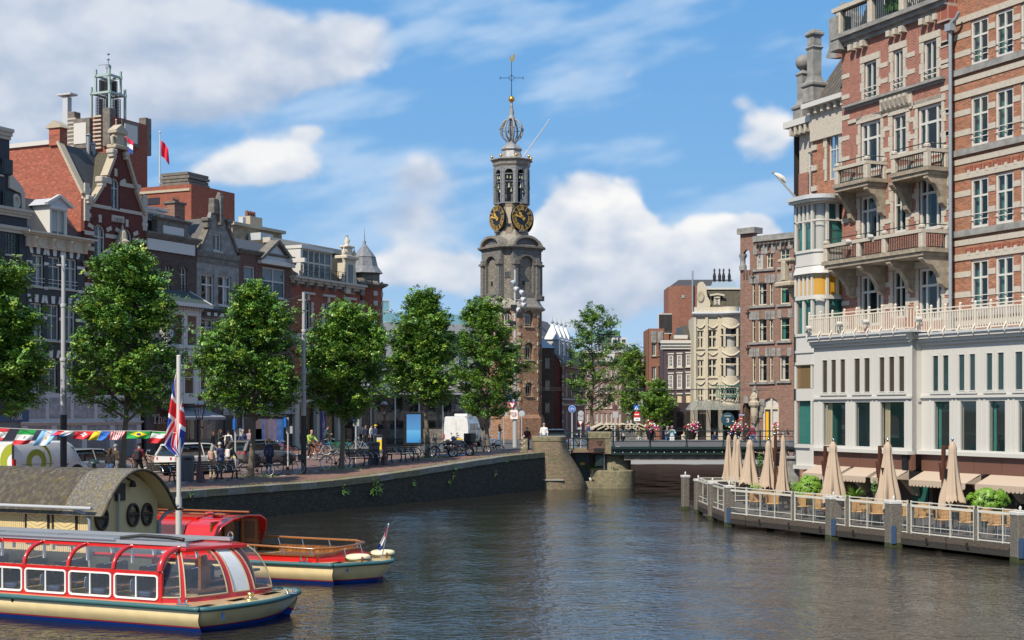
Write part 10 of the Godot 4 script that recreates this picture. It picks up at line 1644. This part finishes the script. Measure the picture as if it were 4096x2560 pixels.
func JL(o,DF):
	for x in[-.62,.64]:BQ(o,V(x,.25,0),.25,.06,M.rubber)
	A0(N().rbox(V(-.45,.56,0),V(.72,.28,.3),.08).rbox(V(.08,.3,0),V(.6,.08,.3),.03).bar(V(.35,.3,0),V(.48,1.,0),.34,.1,V(1,0,0)).rbox(V(.62,.5,0),V(.42,.08,.16),.03).ball(V(.5,1.,0),V(.14,.13,.16),10,8),"body",DF,o);A0(N().rbox(V(-.42,.76,0),V(.78,.13,.27),.05),"seat",M.black,o);var h=N();h.tube([V(.42,1.06,-.32),V(.5,1.05,0),V(.42,1.06,.32)],.02,6);h.tube([V(.46,1.,0),V(.64,.25,0)],.03,6)
	for z in[-1,1]:h.tube([V(.45,1.06,z*.25),V(.46,1.25,z*.3)],.01,4);h.ball(V(.46,1.28,z*.31),V(.02,.06,.07),6,4)
	A0(h,"handlebar",M.iron,o);A0(N().ball(V(.62,.98,0),V(.05,.07,.09),8,6),"headlamp",M.zinc_pale,o);A1("tail_light",M.tail_red,o,V(-.84,.62,0),V(.04,.08,.16))
var B6={}
func BQ(A9,p,r,t,KT):
	var BZ="%.2f_%.3f"%[r,t]
	if not B6.has(BZ):
		var B8=[]
		for i in 25:B8.append(V(r*sin(TAU*i/24.),r*cos(TAU*i/24.),0))
		var a=N();a.tube(B8,t,6,false);var b=N();var ri=[]
		for i in 25:ri.append(V((r-t)*sin(TAU*i/24.),(r-t)*cos(TAU*i/24.),0))
		b.tube(ri,t*.55,5,false)
		for i in 14:b.bar(V(0,0,.02*(1 if i%2 else -1)),V((r-t)*sin(TAU*i/14.),(r-t)*cos(TAU*i/14.),0),.006,.006)
		b.tube([V(0,0,-.05),V(0,0,.05)],.03,6);B6[BZ]=[a.mesh(),b.mesh()]
	var n=AM("wheel",A9,p);C5(B6[BZ][0],"tyre",KT,n);C5(B6[BZ][1],"rim",M.steel,n)
func F9():
	var o=A5("bicycle","x","bicycle",O3,.0,"bicycles parked along the quay");BQ(o,V(-.53,.34,0),.325,.024,M.rubber);BQ(o,V(.55,.34,0),.325,.024,M.rubber);var f=N();f.tube([V(.36,.86,0),V(.0,.30,0)],.02,6);f.tube([V(.36,.80,0),V(-.12,.70,0)],.018,6);f.tube([V(-.17,.88,0),V(.0,.30,0)],.02,6);f.tube([V(.0,.30,.03),V(-.53,.34,.05)],.012,5);f.tube([V(-.14,.80,.02),V(-.53,.34,.05)],.012,5);f.tube([V(-.14,.80,-.02),V(-.53,.34,-.05)],.012,5);f.tube([V(.33,.98,0),V(.40,.72,0),V(.50,.45,.04),V(.55,.34,.05)],.015,5);f.tube([V(.40,.72,0),V(.55,.34,-.05)],.015,5);A0(f,"frame",M.bike_black,o);A0(N().tube([V(.12,1.05,-.29),V(.28,1.07,-.24),V(.34,1.02,0),V(.28,1.07,.24),V(.12,1.05,.29)],.013,6),"handlebar",M.steel,o);A0(N().rbox(V(-.21,.93,0),V(.26,.06,.15),.025).tube([V(-.17,.85,0),V(-.2,.92,0)],.014,5),"saddle",M.black,o);var c=N();c.lathe([U(.0,-.005),U(.09,-.005),U(.09,.005),U(0,.005)],O3,14);var cp=A0(c,"chainring",M.iron,o);cp.transform=TF(Basis(RT,PI/2),V(0,.3,.05));A0(N().bar(V(0,.3,.07),V(.1,.16,.07),.02,.015).box(V(.1,.15,.12),V(.09,.02,.07)).bar(V(0,.3,-.07),V(-.1,.44,-.07),.02,.015).box(V(-.1,.45,-.12),V(.09,.02,.07)),"pedal",M.iron,o);var g=N();;var mg=[]
	for i in 9:mg.append(V(-.53+.37*cos(PI*(.1+.85*i/8.)),.34+.37*sin(PI*(.1+.85*i/8.)),0))
	g.tube(mg,.018,5);g.box(V(-.5,.74,0),V(.42,.015,.13));g.bar(V(-.5,.73,.05),V(-.53,.36,.06),.012,.012);g.bar(V(-.5,.73,-.05),V(-.53,.36,-.06),.012,.012);A0(g,"mudguard_rack",M.bike_black,o)
	return o
func CR():
	var b=F9();var BJ=true;var HV={"black":M.bike_black,"red":AG("bike_red",.5,.02,.02,.35),"blue":AG("bike_blue",.02,.2,.5,.35),"cyan":AG("bike_cyan",.05,.38,.55,.35),"green":AG("bike_green",.02,.28,.10,.35),"grey":AG("bike_grey",.3,.31,.3,.3),"cream":AG("bike_cream",.6,.52,.36,.4),"orange":AG("bike_orange",.65,.18,.02,.4),"white":M.chalk}
	var DK=[
		[12,900,1122,.10,"black","old black bicycle leaning on the tree before the grey car"],[12,1238,1098,.12,"black","sturdy black bicycle with front crate beside the navy dressed man"],[12,1770,1040,-.05,"black","dark bicycle with pale tyres standing before the turret house"],
		[13,905,1018,.05,"grey","silver mountain bicycle against the tree near the display"],[13,1230,985,.3,"black","black bicycle with blue tyre right of the silver one"],[13,1355,980,.12,"grey","grey electric bicycle before the large van"],[13,1745,915,-.3,"black","black bicycle fallen askew by the rightmost quay tree"],[13,1720,900,.4,"blue","blue bicycle propped against the rightmost quay tree"],
		[12,1145,905,.35,"cyan","light blue bicycle in the row behind the navy dressed man"],[12,1215,905,.42,"red","red bicycle in the row before the poster shop"],
		[12,1575,885,.25,"orange","bicycle with cream tyres behind the cyclist"],[12,1640,880,.35,"blue","dark blue bicycle before the shop window"],[12,1765,875,.3,"green","green bicycle right of the banner"],[12,1875,865,.15,"green","bright green bicycle behind the third tree trunk"],[12,2035,852,.1,"white","bicycle with pale blue tyres near the turret corner"],
		[9,1075,312,.2,"cream","cream bicycle with white tyres beside the cargo bicycle"],[9,620,318,-.1,"black","bicycle behind the houseboat roof beside the silver car"],[9,960,330,.3,"black","dark bicycle beside the man in burgundy"],
		[14,845,650,.1,"black","bicycle with a bright blue tyre behind the short railing"]]
	for e in DK:
		var c=b if BJ else E1(b);BJ=false;var p=A8(q(e[0],e[1],e[2]))
		if e[0]==14:p=at(q(14,845,650),93.);p.y=AX(p.x,p.z)
		c.position=p+V(0,.02,0);c.rotation.y=e[3]+(.0 if int(e[1])%2==0 else PI);c.set_meta("label",e[5]);c.rotation.x=-.10
		if e[5].contains("fallen"):c.rotation.x=-1.
		BX(c,"frame",HV[e[4]])
		if e[5].contains("pale tyres")or e[5].contains("white tyres")or e[5].contains("cream tyres"):BX(c,"tyre",AG("tyre_pale",.55,.5,.4,.8))
		if e[5].contains("blue tyre"):BX(c,"tyre",AG("tyre_blue",.06,.25,.55,.8))
		if e[5].contains("crate"):A1("front_crate",M.black,c,V(.68,.86,0),V(.34,.3,.4))
func EN():
	var m=AG("wire",.05,.05,.055,.6)
	var LN=[
		[at(q(2,1045,745),76.),at(q(2,910,790),80.),at(q(2,300,945),84.),"thin span wire from the tram mast to the white bay"],
		[at(q(11,390,80),63.),at(q(11,200,118),60.),at(q(11,-60,140),56.),"thin span wire from the black footed mast leaving the picture"],
		[at(U(2140,1560),140.),at(U(2500,1562),128.),at(U(3080,1555),116.),"upper tram wire crossing before the far houses"],
		[at(U(2140,1552),150.),at(U(2560,1553),135.),at(U(3080,1562),120.),"lower tram wire crossing before the far houses"]]
	for r in LN:var o=A5("overhead_wire",r[3],"wire",O3,.0,"overhead wires");var mb=N();mb.tube([r[0],r[1],r[2]],.018,4);A0(mb,"cable",m,o)
func JM(H5:Array,BL:float,HA:float)->Dictionary:
	var lo:=Vector3.ONE*99.;var hi:=-lo
	for b in H5:var r:float=maxf(b[2],b[3])+.03;lo=lo.min(b[0]- Vector3.ONE*r).min(b[1]- Vector3.ONE*r);hi=hi.max(b[0]+Vector3.ONE*r).max(b[1]+Vector3.ONE*r)
	lo-=Vector3.ONE*BL;hi+=Vector3.ONE*BL;var nx:=int((hi.x-lo.x)/BL)+2;var ny:=int((hi.y-lo.y)/BL)+2;var nz:=int((hi.z-lo.z)/BL)+2;var f:=PackedFloat32Array();f.resize(nx*ny*nz);f.fill(9.);var H0:=PackedFloat32Array();H0.resize(nx*ny*nz);H0.fill(9.);var KV:=PackedByteArray();KV.resize(nx*ny*nz)
	for b in H5:
		var r:float=maxf(b[2],b[3])+.07;var a0:Vector3=b[0].min(b[1])- Vector3.ONE*r;var a1:Vector3=b[0].max(b[1])+Vector3.ONE*r;var i0:=maxi(0,int((a0.x-lo.x)/BL));var i1:=mini(nx-1,int((a1.x-lo.x)/BL)+1);var j0:=maxi(0,int((a0.y-lo.y)/BL));var j1:=mini(ny-1,int((a1.y-lo.y)/BL)+1);var k0:=maxi(0,int((a0.z-lo.z)/BL));var k1:=mini(nz-1,int((a1.z-lo.z)/BL)+1);var d:Vector3=b[1]- b[0];var dd:=maxf(d.length_squared(),1e-6);var HQ:Vector3=b[5]if b.size()>5 else Vector3.ONE
		for k in range(k0,k1+1):
			for j in range(j0,j1+1):
				for i in range(i0,i1+1):
					var p:Vector3=lo+V(i,j,k)*BL-b[0];var t:=clampf(p.dot(d)/dd,.0,1.);var v:float=((p-d*t)*HQ).length()- lerpf(b[2],b[3],t);var IW:=(k*ny+j)*nx+i
					if v<H0[IW]:H0[IW]=v;KV[IW]=b[4]
					var o:=f[IW];var h:=clampf(.5+.5*(o-v)/HA,.0,1.);f[IW]=lerpf(o,v,h)- HA*h*(1.-h)if o<8. else v
	var I7:={};var FY:=PackedVector3Array();var II:=PackedByteArray();var D7:=PackedInt32Array();var sx:=1;var sy:=nx;var sz:=nx*ny
	for k in nz-1:
		for j in ny-1:
			for i in nx-1:
				var q0:=(k*ny+j)*nx+i;var B7:=0;var s:=[f[q0],f[q0+sx],f[q0+sy],f[q0+sx+sy],f[q0+sz],f[q0+sx+sz],f[q0+sy+sz],f[q0+sx+sy+sz]]
				for z in 8:if s[z]<.0:B7+=1
				if B7==0 or B7==8:continue
				var L3:=O3;var J4:=0
				for e in[[0,1],[2,3],[4,5],[6,7],[0,2],[1,3],[4,6],[5,7],[0,4],[1,5],[2,6],[3,7]]:
					var va:float=s[e[0]];var vb:float=s[e[1]]
					if(va<.0)==(vb<.0):continue
					var t:=va/(va-vb);var pa:=V(e[0]& 1,(e[0]>>1)& 1,e[0]>>2);var pb:=V(e[1]& 1,(e[1]>>1)& 1,e[1]>>2);L3+=pa.lerp(pb,t);J4+=1
				I7[q0]=FY.size();FY.append(lo+(V(i,j,k)+L3/J4)*BL);II.append(KV[q0])
	for q0 in I7.keys():
		var i:int=q0%nx;var j:int=(q0/nx)%ny;var k:int=q0/(nx*ny)
		for ax in 3:
			var st:int=[sx,sy,sz][ax];var u:int=[sy,sz,sx][ax];var v:int=[sz,sx,sy][ax]
			if[j,k,i][ax]==0 or[k,i,j][ax]==0:continue
			var a:=f[q0];var b:=f[q0+st]
			if(a<.0)==(b<.0):continue
			var c0=I7.get(q0);var c1=I7.get(q0-u);var c2=I7.get(q0-u-v);var c3=I7.get(q0-v)
			if c1==null or c2==null or c3==null:continue
			var JG:=[c0,c1,c2,c3]if a<.0 else[c0,c3,c2,c1]
			for z in[0,2,1,0,3,2]:D7.append(JG[z])
	return{"v":FY,"r":II,"i":D7}
var F0={}
func FB(AB):
	if F0.has(AB):return F0[AB]
	var FC=.90;var J={};var arms={};var MU=AB=="sit" or AB=="cycle"
	if AB=="sit":FC=.50
	if AB=="cycle":FC=.95
	var DB=.0
	if AB=="walk":DB=.04
	if AB=="run":DB=.12
	if AB=="cycle":DB=.22
	if AB=="sit":DB=.06
	var ID=V(0,FC,0);var chest=V(0,FC+.42,DB*.9);var HY=V(0,FC+.58,DB*1.25);var head=V(0,FC+.73,DB*1.4+.02);var B=[];B.append([ID+V(-.07,.02,0),ID+V(.07,.02,0),.125,.125,2,V(1,1,1.15)]);B.append([ID+V(0,.08,.0),ID.lerp(chest,.5),.135,.135,1,V(.95,1,1.2)]);B.append([ID.lerp(chest,.45),chest,.14,.155,1,V(.9,1,1.25)]);B.append([chest+V(-.13,.07,0),chest+V(.13,.07,0),.085,.085,1]);B.append([chest+V(0,.1,0),HY,.07,.055,1]);B.append([HY,head+V(0,-.05,-.01),.055,.055,0]);var GO={"stand":[[.0,.02],[.0,-.03]],"phone":[[.0,.04],[.0,-.02]],"walk":[[.42,-.02],[-.34,-.42]],"run":[[.75,-.35],[-.3,-1.3]]}
	for s in[-1,1]:
		var hp=ID+V(s*.09,0,0);var kn:Vector3;var an
		if AB=="sit":kn=hp+V(s*.04,.0,.43);an=kn+V(0,-.42,.05)
		elif AB=="cycle":kn=hp+V(s*.03,-.12 if s>0 else -.33,.40 if s>0 else .26);an=kn+V(0,-.40,-.12 if s>0 else -.2)
		else:var e=GO.get(AB,GO["stand"])[0 if s<0 else 1];kn=hp+V(s*.015,-.42*cos(e[0]),.42*sin(e[0]));an=kn+V(0,-.42*cos(e[0]+e[1]),.42*sin(e[0]+e[1]))
		B.append([hp,kn,.095,.065,2]);B.append([kn,an,.064,.048,2]);B.append([an+V(0,-.03,-.03),an+V(s*.02,-.045,.15),.045,.038,3]);var sh=chest+V(s*.19,.08,0);var el:Vector3;var wr
		if AB=="walk":el=sh+V(s*.05,-.27,-.10*s);wr=el+V(0,-.22,.10-.08*s)
		elif AB=="run":el=sh+V(s*.05,-.22,-.16*s);wr=el+V(-s*.05,-.02,.24)
		elif AB=="phone":el=sh+V(s*.05,-.26,.05);wr=el+V(-s*.14,.13,.2)
		elif AB=="sit":el=sh+V(s*.06,-.26,.08);wr=el+V(-s*.1,-.08,.22)
		elif AB=="cycle":el=sh+V(s*.05,-.2,.18);wr=el+V(-s*.02,-.08,.23)
		elif AB=="camera":el=sh+V(s*.1,-.16,.16);wr=el+V(-s*.2,.2,.1)
		else:el=sh+V(s*.055,-.28,-.02);wr=el+V(s*.0,-.24,.06)
		B.append([sh,el,.062,.05,1]);B.append([el,wr,.048,.036,1]);arms[s]=[el,wr]
	var body=JM(B,.03,.045);var hb=[[head+V(0,.055,-.015),head+V(0,.065,.02),.078,.074,0],[head+V(0,-.02,.01),head+V(0,-.055,.035),.06,.04,0],[head+V(0,.03,.088),head+V(0,-.005,.105),.010,.016,0],[head+V(-.078,.02,-.005),head+V(-.078,.0,-.005),.016,.012,0],[head+V(.078,.02,-.005),head+V(.078,.0,-.005),.016,.012,0],[head+V(-.02,-.042,.07),head+V(.02,-.042,.07),.010,.010,4],[head+V(-.032,.033,.078),head+V(-.028,.033,.079),.011,.011,5],[head+V(.032,.033,.078),head+V(.028,.033,.079),.011,.011,5],[head+V(0,-.1,0),head+V(0,-.03,0),.05,.05,0]];var hd=JM(hb,.014,.012);F0[AB]={"body":body,"head":hd,"hp":head,"arms":arms,"neck":HY,"chest":chest}
	return F0[AB]
func AF(AK,p,BA,LA,AB,AA:Color,GO:Color,KJ:Color,C4="short",LP="",HM=Color(.45,.27,.19),shoes=Color(.05,.05,.05)):
	var o=A5("person",AK,"person",p,BA,"people in the street");var P=FB(AB);var am=N();var CH=[HM,AA,GO,shoes,HM*Color(.75,.5,.5),Color(.05,.04,.035)]
	for BB in[P.body,P.head]:
		var b=am.v.size();var nn=PackedVector3Array();nn.resize(BB.v.size())
		for i in range(0,BB.i.size(),3):
			var a=BB.v[BB.i[i]];var c=BB.v[BB.i[i+1]];var d=BB.v[BB.i[i+2]];var fn=(d-a).cross(c-a)
			for k in 3:nn[BB.i[i+k]]+=fn
		for i in BB.v.size():am.v.append(BB.v[i]);am.n.append(nn[i].normalized());am.t.append(Vector2.ZERO);am.c.append(CH[BB.r[i]])
		for i in BB.i:am.ix.append(b+i)
	am.col=HM
	for s in[-1,1]:
		var el=P.arms[s][0];var wr=P.arms[s][1];var d=(wr-el).normalized();var CK=d.cross(V(s,.2,0)).normalized();var DC=CK.cross(d);am.tube([wr-d*.02,wr+d*.03,wr+d*.085],[.03,.038,.034],6)
		for i in 4:var AI=wr+d*.08+CK*(-.027+i*.018);var L=[.062,.074,.07,.055][i];am.tube([AI,AI+d*L*.5+DC*.008,AI+d*L*.85+DC*.03],[.0095,.009,.007],5)
		am.tube([wr+d*.03-CK*.03,wr+d*.06-CK*.055+DC*.01,wr+d*.09-CK*.05+DC*.025],[.011,.010,.008],5)
	A0(am,"body",M.cloth_skin,o);var h=P.hp;var hm=N();hm.col=KJ
	if C4!="bald":
		var A4=[]
		for i in 8:
			var a=PI/2-PI*.62*i/7.;var AT=[]
			for k in 14:var b=TAU*k/14.;var CE=.5-.5*cos(b);var el=lerpf(maxf(a,.35),a,CE);AT.append(h+V(0,.055,-.005)+V(sin(b)*cos(el)*.094,sin(el)*.098,cos(b)*cos(el)*.104))
			A4.append(AT)
		hm.patch(A4,true,true)
		if C4=="long":
			hm.tube([h+V(0,.05,-.07),h+V(0,-.08,-.095),h+V(0,-.24,-.11),h+V(0,-.32,-.1)],[.075,.09,.08,.03],8)
			for s in[-1,1]:hm.tube([h+V(s*.08,.04,-.01),h+V(s*.085,-.1,-.02),h+V(s*.09,-.22,-.03)],[.03,.035,.015],6)
		if C4=="cap":hm.tube([h+V(0,.08,.07),h+V(0,.065,.17)],[.06,.05],8)
		A0(hm,"hair" if C4!="cap" else "cap",M.cloth_skin,o)
	if LP!="":
		var bm=N();var c=P.chest;bm.col={"black":Color(.02,.02,.025),"pink":Color(.42,.25,.2),"white":Color(.6,.6,.58),"tan":Color(.4,.32,.2)}[LP];bm.rbox(c+V(0,-.12,-.2),V(.3,.44,.16),.05)
		for s in[-1,1]:bm.tube([c+V(s*.11,.06,-.16),c+V(s*.12,.16,.0),c+V(s*.12,.02,.13),c+V(s*.12,-.2,.08)],.02,5)
		A0(bm,"backpack",M.cloth_skin,o)
	o.scale=Vector3.ONE*LA/1.75
	return o
func DW():
	var DT=Color(.02,.03,.075);var AS=Color(.015,.015,.018);var D2=Color(.05,.10,.22);var B3=Color(.66,.66,.64);var DV=Color(.5,.42,.31);var HZ=Color(.2,.2,.21);var DQ=Color(.28,.40,.08);var I2=Color(.13,.015,.025);var JE=Color(.12,.11,.05);var IS=Color(.35,.5,.58);var br=Color(.06,.03,.015);var bl=Color(.012,.01,.01);var wh=Color(.5,.49,.47);var gi=Color(.35,.16,.04);var bn=Color(.42,.28,.12)
	var BC=func(p,d):
		var w=at(p,d)
		return V(w.x,AX(w.x,w.z)+.03,w.z)
	AF("man in navy sweater and trousers standing behind the quay tree",A8(q(12,1032,1092)),PI-.4,1.80,"stand",DT,DT*.7,gi);AF("white haired man in navy jacket and jeans behind the bench",BC.call(q(12,490,0),72.5),PI-.5,1.76,"stand",DT*1.3,D2,wh);AF("person in beige coat with pink backpack behind the bench",BC.call(q(12,412,0),72.5),PI-.3,1.62,"stand",DV,DV,wh*.6,"long","pink");AF("person in black jacket and wide grey trousers with patterned backpack",A8(q(12,605,1105)),PI-.6,1.66,"walk",AS,Color(.24,.21,.21),bl,"long","white");AF("woman with long brown hair near the pub awning",BC.call(q(12,415,0),96.),1.2,1.64,"stand",AS,AS,br,"long");AF("woman in dark green top talking outside the shop",BC.call(q(12,495,0),97.),1.3,1.74,"phone",Color(.04,.045,.035),AS,br,"long");AF("woman in white shirt with black backpack outside the dark door",BC.call(q(12,588,0),96.),PI,1.66,"stand",B3,AS,bl,"short","black");AF("older person in dark blue coat beside the sign pole",BC.call(q(12,745,0),96.),.2,1.72,"walk",Color(.02,.035,.1),DT,wh);AF("woman with sunglasses and pale scarf behind the tree trunk",BC.call(q(12,822,0),98.),.1,1.72,"stand",Color(.3,.22,.25),AS,br,"long");AF("runner in dark teal shirt before the shop windows",BC.call(q(12,1652,0),112.),1.3,1.78,"run",Color(.03,.06,.08),AS,bl);var M7=A8(q(12,1500,940));AF("bald cyclist in light green jacket riding an orange bicycle",M7+V(-.12,.02,0),.55,1.78,"cycle",DQ,AS,bn,"bald","",Color(.5,.28,.2),Color(.6,.6,.6));var bk=E1(get_node("bicycle"),"orange bicycle ridden by the cyclist in green",M7,.55-PI/2);bk.rotation.x=.0;BX(bk,"frame",AG("bike_orange",.65,.18,.02,.4));AF("woman in black leather jacket with shoulder bag beside the trunk",BC.call(q(9,775,0),66.5),PI-.4,1.64,"stand",AS,D2,br,"long");AF("man in brown jacket behind the leather jacketed woman",BC.call(q(9,812,0),68.),PI-.5,1.78,"stand",Color(.06,.04,.03),HZ,wh*.5);AF("man in burgundy sweater with black backpack",BC.call(q(9,975,0),70.),PI-.3,1.80,"walk",I2,AS,bl,"short","black");var i=0
	for e in[[190,DT*.6,"man in dark shirt in the group before the kiosk","stand",bl,"short"],[255,B3*.85,"man in cream shirt in the group before the kiosk","stand",bl,"short"],[305,DT,"man with yellow cap and dark jacket before the kiosk","stand",Color(.7,.5,.03),"cap"],[150,DV,"person in pale top at the edge of the kiosk group","stand",br,"short"]]:AF(e[2],BC.call(q(13,e[0],0),120.+i),.3+i,1.78,e[3],e[1],D2 if i==2 else AS,e[4],e[5]);i+=1
	AF("man in blue jacket and tan trousers striding past the shelter",BC.call(q(13,565,0),142.),1.4,1.78,"walk",Color(.02,.10,.42),Color(.36,.25,.13),br);AF("woman in black jacket and light jeans using a phone by the tower",BC.call(q(13,1810,0),139.),1.2,1.70,"phone",AS,Color(.16,.28,.45),bl,"long");AF("woman in dark burgundy coat and sunglasses by the brick pier",BC.call(q(13,2145,0),108.),.1,1.66,"stand",I2*.5,AS,bl);AF("man in white shirt with shoulder strap behind the brick pier",BC.call(q(13,2347,0),99.),PI,1.72,"stand",B3,D2,wh*.5,"short","");AF("man in navy jacket and cap leaning beside the bridge pillar",BC.call(q(14,950,0),93.5),1.4,1.74,"phone",Color(.02,.05,.14),AS,bl);var cr=[[1270,106,AS,AS,br,"long","walk","woman in black padded coat walking on the bridge"],[1322,105,DV,AS,br,"long","walk","woman in cream hooded coat walking on the bridge"],[1498,112,JE,B3,br,"short","stand","person in olive jacket beside the red and white flower basket"],[1632,108,AS,AS,br,"short","stand","person in black under the red and white flower basket"],[1798,110,HZ*.7,D2,HZ,"cap","phone","man with grey cap reading a paper on the bridge"],[1852,109,IS,B3,Color(.42,.22,.25),"cap","camera","person in light blue shirt and white trousers taking a photo"],[1968,112,DV,AS,br,"cap","sit","person in cream seated with a cap on the bridge steps"],[2302,111,DT,Color(.05,.20,.15),DT,"cap","sit","man in navy with green trousers seated on the stone bench"]]
	for e in cr:
		var pp=BC.call(q(14,e[0],0),e[1])
		if e[6]=="sit":pp.y+=.06
		AF(e[7],pp,.2+.6*sin(e[0]*1.)+(PI if e[0]<1330 else .0),1.74,e[6],e[2],e[3],e[4],e[5])
	AF("man in black hooded jacket walking at the bridge end",BC.call(q(18,1590,0),104.),PI-1.,1.80,"walk",AS,AS,br);AF("man in burgundy vest and jeans striding at the bridge end",BC.call(q(18,1685,0),102.),-1.2,1.78,"walk",I2*1.5,D2,bl)
func V(a:float,b:float,c:float)->Vector3:return Vector3(a,b,c)
func U(a:float,b:float)->Vector2:return Vector2(a,b)
func N()->MB:return MB.new()
func Q(a:Array)->PackedVector2Array:return PackedVector2Array(a)
func TF(a=Basis(),b=O3)->Transform3D:return Transform3D(a,b)
func BU(a)->Basis:return Basis(UP,a)
func Cx_(r):return r.get_center().x
func Cy_(r):return r.get_center().y
